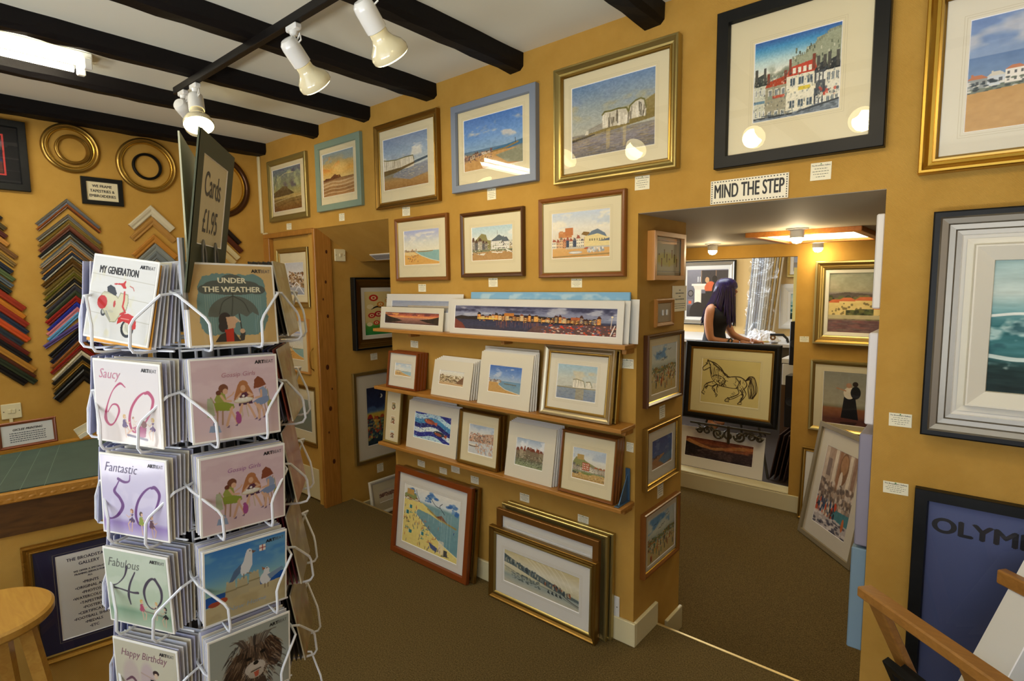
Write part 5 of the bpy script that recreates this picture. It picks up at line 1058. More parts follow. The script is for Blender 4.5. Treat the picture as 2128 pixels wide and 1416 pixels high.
MB().box(-w/2+.024, w/2-.024, -h/2+.02, h/2-.02, 0, .006, bev=.001).build('faceplate', mat('brushed_steel_plate', '#c2beb0', .35, metal=.6), rt)
for x in (-.02, .02): MB().box(x-.007, x+.007, -.013, .013, .006, .012, bev=.002).build('rocker', WHITE, rt)
r = LAY['LX_notice']; M = basis((XP+.001, (r[0]+r[1])/2, (r[2]+r[3])/2), (0, 1, 0), (0, 0, 1), (1, 0, 0)); w, h = r[1]-r[0], r[3]-r[2]
rt = empty('wall_notice', M, 'cream printed notice beside the switch on the pillar', 'notice'); MB().box(-w/2, w/2, -h/2, h/2, 0, .002).build('card', mat('label_card', '#efe9cc', .7), rt)
mb = MB(); rr = random.Random(9)
for y, fr, hh in ((.036, .1, .006), (.022, .6, .006), (.008, .15, .005), (-.006, .66, .006), (-.026, .8, .0035), (-.036, .8, .0035), (-.046, .66, .0035)):
    xx = -w*fr/2
    while xx < w*fr/2: q_ = rr.uniform(.005, .012); mb.box(xx, min(xx+q_, w*fr/2), y, y+hh, .002, .0022); xx += q_+.003
mb.build('small_print', LBLT, rt)

# ------------------------------------------------------------------ RECESS AND CUPBOARD DOOR
L = dict(LAY['TREE']); L['r'] = [2.36, 2.98, 1.116, 1.652]; L['s'] = [2.44, 2.9, 1.19, 1.578]; L.pop('a')
M, w, h, s, a = place_of(L); rt = empty('framed_picture', M, 'black and gold framed painting of a blossoming tree in the recess', 'picture')
frame_part(rt, w, h, .075, .075, .05, 'steps', [BLACKF, GOLD, DGOLD]); o = (-w/2+.073, w/2-.073, -h/2+.073, h/2-.073)
mount_part(rt, o, (o[0]+.03, o[1]-.03, o[2]+.03, o[3]-.03), .02, LCREAM, 0); a_tree(240, 220).mesh('artwork', (o[0]+.03, o[1]-.03, o[2]+.03, o[3]-.03), .0181, rt, ARTM)
L = dict(LAY['NIGHT']); L['r'] = [2.338, 2.87, .247, .946]; L.pop('s'); L['a'] = [2.457, 2.75, .371, .82]
picture(L, 'tall pale gold framed night town picture under a moon in the recess', a_night, 'flat', [PGOLD], fw=.026, mount=LCREAM)
# small cream frame standing on the lower floor of the recess
th = .14; yv = (-math.sin(th), 0, math.cos(th)); nv = (math.cos(th), 0, math.sin(th)); w, h = .33, .27
M = basis((XW+.075, 2.575, LOW+h/2*math.cos(th)+.002), (0, 1, 0), yv, nv)
rt = empty('framed_picture', M, 'small cream framed sepia print standing on the lower floor in the recess', 'picture')
frame_part(rt, w, h, .028, .028, .02, 'bevel', [WHITEF, WHITEF]); o = (-w/2+.027, w/2-.027, -h/2+.027, h/2-.027); a_ = (-.085, .085, -.045, .045)
mount_part(rt, o, a_, .008, CREAM, 1); a_sepia(110, 60).mesh('artwork', a_, .0061, rt, ARTM); pane(rt, o, .01)
plate(basis((XW+.0005, 2.282, 1.81), (0, 1, 0), (0, 0, 1), (1, 0, 0)), .088, .086, 'cream light switch on the recess wall by the pine post', 1)
# vent grille on the sloping soffit
sl = Vector((0, .351, -.218)).normalized(); M = basis((-3.19, 2.41, 1.7935), (1, 0, 0), tuple(-sl), tuple(Vector((1, 0, 0)).cross(-sl)))
rt = empty('vent_grille', M, 'white slatted vent grille on the sloping soffit of the recess', 'vent'); MB().box(-.12, .12, -.035, .035, 0, .006, bev=.002).build('plate', WHITE, rt)
mb = MB()
for k in range(14): mb.box(-.105+.0155*k, -.1+.0155*k+.002, -.024, .024, .006, .0066)
mb.build('slots', BLACKP, rt)
# pictures on the cupboard door
L = dict(LAY['D1']); L['ax'] = 'y'; L['v'] = D+.02; L['r'] = [-4.085, -3.645, 1.444, 1.869]; L['s'] = [-4.04, -3.69, 1.49, 1.825]; L['a'] = [-3.985, -3.725, 1.53, 1.765]
picture(L, 'silver gold framed town photograph at the top of the cupboard door', a_townphoto, 'scoop', [PGOLD, GOLD], t=.022, fw=.034)
L = dict(ax='y', v=D+.02, t=.02, r=[-4.12, -3.694, .955, 1.355]); L['a'] = [-4.03, -3.78, 1.05, 1.26]
picture(L, 'thin pine framed print in the middle of the cupboard door', a_bay, 'flat', [PINEF], fw=.015)
L = dict(ax='y', v=D+.02, t=.022, r=[-4.06, -3.626, .419, .862]); L['a'] = [-3.98, -3.71, .52, .76]
picture(L, 'bronze framed grey sea print low on the cupboard door', lambda w, h: Art(w, h, '#7d8a80', 4).grad([(0, '#8c9a94'), (.5, '#6d7c74'), (1, '#7c8478')]), 'scoop', [DGOLD, PGOLD], fw=.03)

# ------------------------------------------------------------------ LOW BACK ROOM
def oilframe(M, w, h, t, fw, prof, mats, slip, art, res, label, slipc=LCREAM):
    rt = empty('framed_picture', M, label, 'picture'); frame_part(rt, w, h, fw, fw, t, prof, mats)
    o = (-w/2+fw*.97, w/2-fw*.97, -h/2+fw*.97, h/2-fw*.97); a = (o[0]+slip, o[1]-slip, o[2]+slip, o[3]-slip)
    mb = MB(); ring(mb, [(*o, t*.5, 0), (*a, t*.4, 0), (a[0]+.002, a[1]-.002, a[2]+.002, a[3]-.002, t*.25, 0)]); mb.build('slip', slipc, rt)
    art(res, res*(a[3]-a[2])/(a[1]-a[0])).mesh('artwork', a, t*.26, rt, ARTM); return rt
YM = lambda x0, x1, z0, z1, y: basis(((x0+x1)/2, y-.001, (z0+z1)/2), (1, 0, 0), (0, 0, 1), (0, -1, 0))
oilframe(YM(-.919, -.2, 1.143, 1.73, YP), .719, .587, .05, .065, 'steps', [PGOLD, GOLD, PGOLD], .022, a_land, 220, 'wide gold framed lakeside villas painting on the far partition')
L = dict(ax='y', v=YP, t=.03, r=[-.93, -.27, .504, 1.0245], a=[-.8425, -.36, .57, .9465]); picture(L, 'gold framed picture of two dark dressed figures on a beach on the far partition', a_beachpair, 'bevel', [PGOLD, GOLD], fw=.032)
th = .12; yv = (0, math.sin(th), math.cos(th)); nv = (0, -math.cos(th), math.sin(th)); h = .53
rt = empty('framed_picture', basis((-.66, YP-.085+h/2*math.sin(th)-.0, LOW+h/2*math.cos(th)+.003), (1, 0, 0), yv, nv), 'narrow bright gold frame standing under the beach figures picture', 'picture')
frame_part(rt, .6, h, .03, .03, .02, 'scoop', [GOLD, BRIGHTG]); MB().quad((-.27, -.235, .008), (.27, -.235, .008), (.27, .235, .008), (-.27, .235, .008)).build('mount', WHITE, rt)
# fountain watercolour leaning to the right
P1 = Vector((-.907, 4.175, LOW)); P2 = Vector((-.523, 3.758, LOW)); d = (P2-P1).normalized(); up = Vector((.0972, .0895, .7835)).normalized(); n = d.cross(up).normalized()
w = .567; h = .7945; ctr = P1+d*w/2+up*h/2-n*.025+Vector((0, 0, .004))
rt = empty('framed_picture', basis(ctr, d, up, n), 'tall taupe framed fountain scene leaning on the lower floor beyond the arch', 'picture')
frame_part(rt, w, h, .034, .034, .025, 'flat', [GREYF]); o = (-w/2+.033, w/2-.033, -h/2+.033, h/2-.033); a = (-.17, .17, -.27, .26)
mount_part(rt, o, a, .012, LCREAM, 0); a_fountain(200, 300).mesh('artwork', a, .0101, rt, ARTM); pane(rt, o, .014)
# deep edged canvases on the inside right face of the arch
cv = [('white edged deep canvas, top of the column inside the arch', '#e9e6e0', 1.5, 1.8, .024, 2.12, '#8a9fb0'), ('white edged deep canvas, second down inside the arch', '#e4e2e4', 1.119, 1.422, .028, 2.12, '#8a9fb0'), ('mauve grey deep canvas, third down inside the arch', '#8f8c9e', .7, 1.085, .04, 2.125, '#8f8c9e'), ('pale blue deep canvas, lowest inside the arch', '#7c98ac', .33, .69, .046, 2.125, '#6f94ac')]
for lb, c, z0, z1, tk, y0, c2 in cv:
    M = basis((XR-.0005, y0+.19, (z0+z1)/2), (0, -1, 0), (0, 0, 1), (-1, 0, 0)); hh = (z1-z0)/2; r = empty('canvas', M, lb, 'canvas')
    MB().box(-.19, .19, -hh, hh, 0, tk, bev=.004).build('stretcher', mat('canvas_'+c, c, .7), r)
    Art(60, 60, c2, 7).clouds('#d9d4c8', 0, 1, .5, 3, 4, .6).mesh('artwork', (-.185, .185, -hh+.005, hh-.005), tk+.0006, r, ARTM)
# ceiling light tray and three eyeball spots
TW = mat('tray_wood', '#c27a2c', .4, wood=('#a8651f', 5, (8, 1, 8)))
rt = empty('ceiling_light', (-.78, 3.79, ZO), 'square wooden ceiling light tray in the low back room', 'light')
mb = MB(); W_, H_ = .29, .42
for (x0, x1, y0, y1) in ((-W_, W_, -H_, -H_+.045), (-W_, W_, H_-.045, H_), (-W_, -W_+.045, -H_+.045, H_-.045), (W_-.045, W_, -H_+.045, H_-.045)): mb.box(x0, x1, y0, y1, -.028, -.0005, bev=.003)
mb.build('tray_frame', TW, rt); MB().box(-W_+.045, W_-.045, -H_+.045, H_-.045, -.01, -.001).build('diffuser', mat('warm_diffuser', '#fff2cf', .5, emit=('#fff0c4', 7.)), rt)
def add_light(kind, name, loc, energy, col, parent=None, size=.1, M=None, spot=None, sizey=None, blend=.6, spread=None):
    l = bpy.data.lights.new(name, kind); l.energy = energy; l.color = col
    if kind == 'AREA': l.shape = 'RECTANGLE'; l.size = size; l.size_y = sizey or size
    elif kind == 'SPOT': l.spot_size = spot; l.spot_blend = blend; l.shadow_soft_size = size
    else: l.shadow_soft_size = size
    if spread: l.spread = spread
    o = bpy.data.objects.new(name, l)
    if M is not None: o.matrix_world = M
    else: o.location = loc
    return link(o, parent)
WARM = (1., .78, .47)
for k, (x, y) in enumerate([(-1.54, 4.13), (-.8995, 4.40), (-.7774, 3.30)]):
    z = ZO-.029 if k == 2 else ZO
    rt = empty('recessed_spotlight', (x, y, ZO), ['white ceiling spot above the workroom opening', 'white ceiling spot close to the far partition', 'large white ceiling spot in front of the wooden light tray'][k], 'spotlight')
    MB().lathe([(.0, -.0005), (.055, -.0005), (.055, -.006), (.035, -.012), (.036, -.05), (.03, -.052), (.028, -.03), (0, -.03)], 24).build('housing', LAMPW, rt)
    MB().lathe([(0, -.082), (.02, -.077), (.031, -.062), (.029, -.045)], 20).build('bulb', mat('warm_bulb', '#fff2cf', .4, emit=('#fff0c0', 25.)), rt)
    add_light('POINT', 'overhead_light', (0, 0, -.1), 2.6 if k == 1 else 5, WARM, rt, .03)

# horse drawing on an ornate easel in the opening
EZ = mat('dark_easel_metal', '#4a4334', .45, metal=.6, bump=('noise', 60, .5))
rt = empty('easel', (-1.56, 4.75, -.02), 'dark scrolled metal easel holding the horse drawing', 'easel')
mb = MB()
for s_ in (-1, 1): mb.tube([(s_*.3, -.02, .0), (s_*.22, -.02, .4), (s_*.06, .03, 1.04)], .011, 8)
mb.tube([(0, .3, 0), (0, .05, 1.04)], .011, 8).tube([(-.33, -.1, .40), (.33, -.1, .40)], .01, 8).tube([(-.27, -.03, .36), (-.27, -.1, .4)], .008, 6).tube([(.27, -.03, .36), (.27, -.1, .4)], .008, 6).build('stand', EZ, rt)
mb = MB()
def scroll(mb, cx, cz, r, dr, turns=1.6, ph=0, y=-.1, rad=.009):
    mb.tube([(cx+dr*r*(1-i/26)*math.cos(ph+turns*2*PI*i/24), y, cz+r*(1-i/26)*math.sin(ph+turns*2*PI*i/24)) for i in range(24)], rad, 6)
for s_ in (-1, 1):
    scroll(mb, s_*.09, .335, .05, s_, 1.6, PI); scroll(mb, s_*.18, .345, .04, -s_, 1.5, 0); scroll(mb, s_*.25, .34, .03, s_, 1.4, PI/2); mb.tube([(s_*.05, -.1, .3), (s_*.14, -.1, .38), (s_*.28, -.1, .34)], .009, 6)
scroll(mb, 0, .33, .045, 1, 1.2, PI/2); mb.tube([(0, -.1, .26), (0, -.1, .41)], .013, 6); mb.build('scrollwork', EZ, rt)
MB().tube([(-.05, .0, 1.06), (-.055, .0, 1.125), (-.04, .0, 1.14), (-.025, .0, 1.12), (-.035, .0, 1.1)], .008, 6).tube([(-.05, .0, 1.1), (-.07, .0, 1.115)], .006, 6).build('finial', EZ, rt)
th = .09; yv = (0, math.sin(th), math.cos(th)); nv = (0, -math.cos(th), math.sin(th)); w = .78; h = .672
rt = empty('framed_picture', basis((-1.575, 4.665+h/2*math.sin(th), .417+h/2*math.cos(th)), (1, 0, 0), yv, nv), 'black framed ink drawing of a prancing horse on the metal easel', 'picture')
frame_part(rt, w, h, .068, .068, .035, 'round', [BLACKF, GOLD]); o = (-w/2+.066, w/2-.066, -h/2+.066, h/2-.066)
mount_part(rt, o, (-.24, .24, -.19, .19), .014, mat('straw_mount', '#efe6b0', .6), 2); a_horse(300, 240).mesh('artwork', (-.24, .24, -.19, .19), .0121, rt, ARTM); pane(rt, o, .017)
th = .2; yv = (0, math.sin(th), math.cos(th)); nv = (0, -math.cos(th), math.sin(th)); w = .74; h = .345
rt = empty('mounted_print', basis((-1.65, 4.64+h/2*math.sin(th), -.014+h/2*math.cos(th)), (1, 0, 0), yv, nv), 'white mounted dark landscape standing under the horse drawing', 'print')
mount_part(rt, (-w/2, w/2, -h/2, h/2), (-.29, .285, -.085, .085), .006, WHITE, 1, back=0.); a_darkland(240, 80).mesh('artwork', (-.29, .285, -.085, .085), .0041, rt, ARTM)
# dark boards leaning and speakers by the jamb
for k in range(4):
    th = .16; r = empty('backing_board', basis((-1.1-.035*k, 4.9, -.018+.2), (0, -1, 0), (.17, 0, .985), (-.985, 0, .17)), 'dark brown board in the leaning row inside the opening', 'board', 'dark boards leaning inside the opening')
    MB().box(-.2, .2, -.19, .19, 0, .008, bev=.001).build('panel', mat('dark_board', '#3a2214', .6), r)
for z0, z1, x0, x1, y, lb in ((.93, 1.275, -1.145, -1.06, 4.76, 'black speaker box standing on the workroom counter by the jamb'), (.45, .86, -1.14, -1.055, 4.66, 'black box unit under the counter end by the jamb')):
    r = empty('speaker', (x0, y, z0), lb, 'speaker'); MB().box(0, x1-x0, 0, .14, 0, z1-z0, bev=.004).build('cabinet', BLACKP, r)
    MB().lathe([(0, .004), (.02, .0), (.034, .005), (.036, .001)], 20, M=Matrix.Translation(((x1-x0)/2, -.001, (z1-z0)*.5)) @ Matrix.Rotation(PI/2, 4, 'X')).build('cone', mat('speaker_cone', '#1c1c1e', .7), r)

# ------------------------------------------------------------------ WORKROOM
CT = mat('white_laminate', '#e6e8ea', .3)
rt = empty('workbench', (-2.4, 6.7, -.02), 'white topped workbench along the workroom back wall', 'workbench')
MB().box(-1.6, 1.3, -.35, .6, .91, .95, bev=.004).build('worktop', CT, rt); MB().box(-1.55, 1.29, -.3, .59, 0, .91).build('carcass', mat('grey_carcass', '#5c564c', .6), rt)
rt = empty('cupboard', (-1.4, 5.6, -.02), 'white topped low cupboard on the right of the workroom', 'cupboard')
MB().box(.1, .3, -.46, .74, .91, .95, bev=.004).build('worktop', CT, rt); MB().box(.11, .29, -.45, .735, 0, .91).build('carcass', mat('oak_carcass', '#5e4326', .5), rt)
MB().box(.115, .285, -.462, -.451, .72, .905, bev=.003).build('drawer', CT, rt)
L = dict(ax='y', v=7.3, t=.05, r=[-3.13, -2.41, 1.03, 1.87], a=[-3.05, -2.5, 1.13, 1.76])
rt = picture(L, 'large black and silver framed interior scene with an embracing couple on the workroom wall', a_interior, 'steps', [BLACKF, SILVER, SILVER], fw=.065, mount=WHITE, res=420)
oilframe(YM(-1.875, -1.25, 1.02, 1.56, 7.3), .625, .54, .05, .09, 'bevel', [WHITE, WHITE], .03, a_tealsea, 160, 'white wide framed sea painting on the workroom wall', WHITE)
oilframe(YM(-1.81, -1.3, 1.64, 2.0, 7.3), .51, .36, .04, .04, 'bevel', [PGOLD, WHITE], .03, a_greycoast, 120, 'silver gold framed grey coast above the white sea frame', WHITE)
# wrapped mouldings standing against the wall
rr = random.Random(4)
for k in range(13):
    x = -2.22+.026*k; r = empty('moulding_length', (x, 7.14, .93), 'long %s moulding in the wrapped bundle on the workbench' % ('white' if k in (1, 2, 5, 6) else 'striped gold' if k > 6 else 'silver grey'), 'moulding', 'mouldings standing in the wrapped bundle')
    m = WHITE if k in (1, 2, 5, 6) else (GOLD if k > 8 and k % 2 else mat('beige_moulding', '#b8a888', .5)) if k > 6 else mat('silver_grey_moulding', '#9aa0a8', .35, metal=.3)
    M = Matrix.Rotation(-.09, 4, 'X') @ Matrix.Rotation(.04+.0025*k, 4, 'Y'); MB().box(-.011, .011, -.012, .012, 0.003, 1.3+rr.uniform(-.03, .05), bev=.003, M=M).build('length', m, r)
mb = MB(); N = 40; ring_ = []
for i in range(N+1):
    z = .004+1.16*i/N; ring_.append([(-2.235+.04*z+.33*a+.012*rr.uniform(-1, 1)-.0*z, 7.085-.02*math.sin(a*PI)+.09*z+.012*rr.uniform(-1, 1), .935+z) for a in [j/9 for j in range(10)]])
vs = [v for R_ in ring_ for v in R_]; fs = [(i*10+j, i*10+j+1, (i+1)*10+j+1, (i+1)*10+j) for i in range(N) for j in range(9)]
o = mb.add(vs, fs, 0, True).build('plastic_wrap', glass_mat('crinkled_plastic', 1.5, .15, '#eef2f8', (40, .8), 3.), None); tag(o, 'crinkled clear plastic wrapped round the mouldings', 'wrap')
r = empty('card_sheet', (-1.66, 7.1, .93), 'yellowish card sheet standing on end behind the jamb', 'sheet'); MB().box(-.03, .03, 0, .01, .0, .82, bev=.001).build('sheet', mat('yellow_card', '#b9a860', .7), r)
# crumpled white sheet, tools and pots
mb = MB(); rr = random.Random(12); nx, ny = 26, 20; vs = []
for j in range(ny):
    for i in range(nx):
        u, v = i/(nx-1), j/(ny-1); e = math.sin(PI*u)**.6*math.sin(PI*v)**.6
        vs.append((-.17+.34*u+.012*rr.uniform(-1, 1), -.14+.28*v+.012*rr.uniform(-1, 1), .002+e*(.11+.05*math.sin(9*u+3)*math.cos(7*v)+.02*rr.uniform(-1, 1))))
fs = [(j*nx+i, j*nx+i+1, (j+1)*nx+i+1, (j+1)*nx+i) for j in range(ny-1) for i in range(nx-1)]
o = mb.add(vs, fs, 0, False).build('crumpled_bag', mat('white_tissue', '#f2f4f8', .5), None, Matrix.Translation((-1.86, 6.55, .932))); tag(o, 'crumpled white tissue bag on the workbench beside the woman', 'bag')
rt = empty('tape_gun', Matrix.Translation((-1.66, 6.42, .957)) @ Matrix.Rotation(.2, 4, 'Z'), 'black tape gun lying on the bench right of the white bag', 'tool'); MB().box(-.08, .06, -.012, .012, .05, .075, bev=.005).tube([(.05, 0, .06), (.09, 0, .02), (.1, 0, -.02)], .013, 8).build('body', BLACKP, rt); MB().lathe([(.012, -.01), (.03, -.01), (.03, .01), (.012, .01)], 20, M=Matrix.Translation((-.05, 0, .03)) @ Matrix.Rotation(PI/2, 4, 'X')).build('roll', mat('brown_tape', '#8a6a44', .4), rt)
for k, (x, y, r_, h_, c) in enumerate([(-1.56, 6.5, .028, .045, '#d8d8d4'), (-1.5, 6.58, .024, .06, '#8a8c90'), (-1.45, 6.45, .022, .05, '#dcdcd8'), (-1.6, 6.62, .03, .03, '#66686c'), (-1.42, 6.6, .026, .055, '#c9c9cc'), (-1.36, 6.5, .02, .05, '#eeeeea')]):
    o = MB().lathe([(0, 0), (r_, 0), (r_, h_*.8), (r_*.8, h_), (0, h_)], 16).build('small_pot', mat('pot_'+c, c, .4), None, Matrix.Translation((x, y, .9315))); tag(o, 'small %s pot among the clutter at the right of the workbench' % ['pale', 'grey', 'squat white', 'dark grey', 'light grey', 'white'][k], 'pot', 'pots on the workbench')
for k, (x, y, c, lb) in enumerate([(-1.78, 6.4, '#c9b46c', 'flat gold tape reel'), (-1.68, 6.37, '#8f8f94', 'grey cloth pad'), (-1.93, 6.42, '#d9d9d9', 'small white paper pad')]):
    o = MB().lathe([(.01, 0), (.035, 0), (.035, .014), (.01, .014), (.01, 0)], 20).build(lb.split(' ', 1)[1].replace(' ', '_'), mat('reel_'+c, c, .5), None, Matrix.Translation((x, y, .9312))); tag(o, lb+' on the workbench near her hands', 'tool')

# ------------------------------------------------------------------ PERSON
SKIN = mat('skin', '#c48c68', .5, vary=('#bd8360', 12, 3)); TOP = mat('black_vest', '#0b0b10', .8); JEANS = mat('dark_trousers', '#14161f', .8)
HAIR = mat('purple_black_hair', '#0a0614', .32, vary=('#240f66', 7, 3, (14, 14, 1.0)))
PX, PY = -2.215, 6.06
person = empty('person', (PX, PY, -.02), 'woman with long purple hair and black vest leaning over the workbench', 'person')
def skin_mesh(name, joints, edges, radii, m, parent, root=0, sub=2, smooth=True):
    me = bpy.data.meshes.new(name); me.from_pydata(joints, edges, []); o = bpy.data.objects.new(name, me); link(o, parent)
    sk = o.modifiers.new('skin', 'SKIN'); sk.use_smooth_shade = True; sk.branch_smoothing = .4
    for i, r in enumerate(radii):
        v = me.skin_vertices[0].data[i]; v.radius = r if isinstance(r, tuple) else (r, r); v.use_root = (i == root)
    if sub: s_ = o.modifiers.new('sub', 'SUBSURF'); s_.levels = sub; s_.render_levels = sub
    me.materials.append(m); return o
# facing +x and slightly away (towards +y); local origin at her feet
J = [(0, 0, .97), (.0, 0, 1.08), (.01, .0, 1.2), (.03, .0, 1.3), (.05, .0, 1.37), (.085, .01, 1.43), (.11, .015, 1.5), (.11, .015, 1.58),   # 0-7 pelvis .. skull
     (.0, -.155, 1.315), (-.005, -.175, 1.17), (.02, -.17, 1.0), (.13, -.06, .975), (.24, .08, .965),   # 8-12 near arm (camera side)
     (.03, .155, 1.315), (.06, .18, 1.17), (.12, .2, 1.03), (.22, .24, .98), (.3, .27, .965),     # 13-17 far arm
     (0, -.09, .9), (.01, -.1, .5), (0, -.1, .08), (.1, -.1, .03), (0, .09, .9), (.01, .1, .5), (0, .1, .08), (.1, .1, .03), (.0, -.1, 1.335), (.02, .1, 1.335)]
E_ = [(0, 1), (1, 2), (2, 3), (3, 4), (4, 5), (5, 6), (6, 7), (3, 26), (26, 8), (8, 9), (9, 10), (10, 11), (11, 12), (3, 27), (27, 13), (13, 14), (14, 15), (15, 16), (16, 17), (0, 18), (18, 19), (19, 20), (20, 21), (0, 22), (22, 23), (23, 24), (24, 25)]
R_ = [(.11, .14), (.095, .12), (.105, .13), (.09, .13), (.055, .055), (.055, .05), (.09, .075), (.08, .07), .052, .05, .043, .036, .026, .052, .05, .043, .034, .026, .085, .06, .042, .035, .085, .06, .042, .035, .06, .06]
skin_mesh('body', J, E_, R_, SKIN, person)
def hand(base, d, side, parent):
    d = Vector(d).normalized(); up = Vector((0, 0, 1)); s_ = d.cross(up).normalized()*side; b = Vector(base)
    mb_j = [b, b+d*.05]; ed = [(0, 1)]; rad = [(.02, .03), (.018, .036)]
    for k in range(4):
        o_ = b+d*.085+s_*(.03-.02*k)+up*0; i0 = len(mb_j); L_ = [.06, .07, .065, .052][k]
        mb_j += [o_, o_+d*L_*.5+up*.008, o_+d*L_*.85-up*.012]; ed += [(1, i0), (i0, i0+1), (i0+1, i0+2)]; rad += [.010, .009, .0075]
    i0 = len(mb_j); mb_j += [b+d*.03+s_*.035-up*.004, b+d*.06+s_*.055-up*.01, b+d*.085+s_*.055-up*.014]; ed += [(0, i0), (i0, i0+1), (i0+1, i0+2)]; rad += [.012, .011, .009]
    return skin_mesh('hand', [tuple(v) for v in mb_j], ed, rad, SKIN, parent, 0, 2)
hand((.235, .075, .963), (.75, .66, -.08), 1, person); hand((.3, .27, .963), (.8, .3, -.08), -1, person)
# vest: torso shell slightly larger, scooped under the arms
mb = MB(); prof = [(.955, .125, .158, .0), (1.0, .118, .148, .0), (1.06, .106, .132, 0), (1.12, .112, .134, .005), (1.18, .13, .142, .015), (1.22, .138, .145, .02), (1.27, .12, .14, .015), (1.31, .098, .12, .015), (1.345, .075, .095, .02)]
n = 28; vs = []
for z, rx, ry, ox in prof:
    for k in range(n):
        a = 2*PI*k/n; fx = rx*(1.12 if math.cos(a) > 0 and 1.12 < z < 1.28 else 1.)
        vs.append((ox+fx*math.cos(a), ry*math.sin(a), z))
fs = [(i*n+k, i*n+(k+1) % n, (i+1)*n+(k+1) % n, (i+1)*n+k) for i in range(len(prof)-1) for k in range(n)]
mb.add(vs, fs, 0, True).tube([(.06, -.075, 1.33), (.03, -.085, 1.37), (-.03, -.08, 1.33)], .012, 6).tube([(.06, .075, 1.33), (.03, .085, 1.37), (-.03, .08, 1.33)], .012, 6).build('vest', TOP, person)
skin_mesh('trousers', [(0, 0, .95), (0, -.09, .88), (.01, -.1, .5), (0, -.1, .12), (0, .09, .88), (.01, .1, .5), (0, .1, .12)], [(0, 1), (1, 2), (2, 3), (0, 4), (4, 5), (5, 6)], [(.125, .16), .095, .07, .055, .095, .07, .055], JEANS, person)
# long straight hair: cap plus many strands falling past the shoulder
mb = MB(); hc = Vector((.105, .015, 1.545)); vs = []; n = 32; prof = [(0, .112), (.045, .107), (.08, .086), (.1, .052), (.108, .01), (.105, -.04), (.1, -.09), (.092, -.16), (.08, -.24)]
for r_, z in prof:
    for k in range(n):
        a = 2*PI*k/n; front = max(0, math.cos(a-.25)); q = 1-.2*front if z < -.03 else 1.; drop = -.02*math.cos(a)
        vs.append(hc+Vector((r_*1.12*q*math.cos(a)-(max(0, -z)*.42), r_*.95*math.sin(a), z+drop*0)))
fs = [(i*n+k, i*n+(k+1) % n, (i+1)*n+(k+1) % n, (i+1)*n+k) for i in range(len(prof)-1) for k in range(n)]
mb.add(vs, fs, 0, True); rr = random.Random(3)
for k in range(110):
    a = rr.uniform(.9, 2*PI-.2); x0 = hc.x+.1*math.cos(a); y0 = hc.y+.095*math.sin(a); L_ = rr.uniform(.26, .4)
    bx = -.07*(1-math.cos(a))-rr.uniform(0, .03) if math.cos(a) < .3 else rr.uniform(-.02, .03)
    P_ = [(hc.x+.06*math.cos(a), hc.y+.06*math.sin(a), hc.z+.085), (x0, y0, hc.z+.01), (x0+bx*.3, y0, hc.z-.1), (x0+bx*.75, y0*1.0-.005, hc.z-.1-L_*.45), (x0+bx, y0+rr.uniform(-.01, .01), hc.z-.1-L_*.8)]
    mb.tube(P_, [.009, .012, .012, .009, .003], 5)
mb.build('hair', HAIR, person)
mb = MB(); mb.tube([(.2, .02, 1.53), (.222, .02, 1.505), (.205, .02, 1.495)], .009, 6).build('nose', SKIN, person)
for s_ in (-1, 1): MB().lathe([(0, .007), (.01, .004), (.012, 0)], 10, M=Matrix.Translation((.196, .015+s_*.03, 1.535)) @ Matrix.Rotation(PI/2, 4, 'Y')).build('eye', mat('eye_white', '#e8e4dc', .3), person)
MB().tube([(.196, -.01, 1.468), (.202, .015, 1.465), (.196, .04, 1.468)], .006, 6).build('mouth', mat('lips', '#9c4f48', .5), person)

# ------------------------------------------------------------------ LEFT WALL: round frames, signs, moulding samples
XM = lambda y, z, off=.0005: basis((XL+off, y, z), (0, 1, 0), (0, 0, 1), (1, 0, 0))
def round_frame(y, z, ro, ri, m1, m2, label, t=.022):
    rt = empty('round_frame', XM(y, z), label, 'frame', None); W_ = ro-ri
    P = [(ro, 0), (ro, t*.6), (ro-.12*W_, t*.9), (ro-.3*W_, t), (ro-.48*W_, t*.85), (ro-.55*W_, t*.6), (ro-.7*W_, t*.62)]
    P2 = [(ro-.7*W_, t*.62), (ro-.8*W_, t*.8), (ro-.92*W_, t*.7), (ri, t*.3), (ri, 0)]
    MB().lathe(P, 64).lathe(P2, 64, 1).build('moulding', [m1, m2], rt)
round_frame(.94, 2.437, .145, .108, GOLD, BRIGHTG, 'large round gold frame, leftmost on the moulding wall'); round_frame(.948, 2.43, .088, .068, GOLD, GOLD, 'smaller round gold frame nested inside the leftmost large one')
round_frame(1.342, 2.395, .176, .138, GOLD, BRIGHTG, 'large round gold frame in the middle, around the black ring'); round_frame(1.342, 2.39, .086, .07, BLACKF, BLACKF, 'small round black frame inside the middle gold ring')
round_frame(1.785, 2.322, .228, .175, mat('dark_bronze', '#4a2c14', .3, metal=.5), BRIGHTG, 'largest round frame, dark brown with a gilt inner edge, behind the cards sign'); round_frame(1.72, 2.33, .105, .06, GOLD, BRIGHTG, 'small round gold frame inside the dark brown round frame')
rt = empty('framed_picture', XM(.54, 2.348), 'black framed picture with a red inner line at the left edge of the moulding wall', 'picture')
frame_part(rt, .385, .39, .04, .04, .03, 'flat', [BLACKF])
A = Art(150, 150, '#0e0e10', 3).rect(0, .14, .8, .86, '#c9403a').rect(0, .165, .775, .835, '#14161c').rect(0, .18, .76, .82, '#2a2038'); A.dabs(90, 0, .75, .2, .8, ['#2c4a7a', '#8a4a5a', '#16161e', '#5a3a2c'], .05, 1, .5).rect(0, .62, .76, .82, '#7a3a20', .6)
A.mesh('artwork', (-.155, .155, -.157, .157), .012, rt, ARTM); pane(rt, (-.155, .155, -.157, .157), .016)
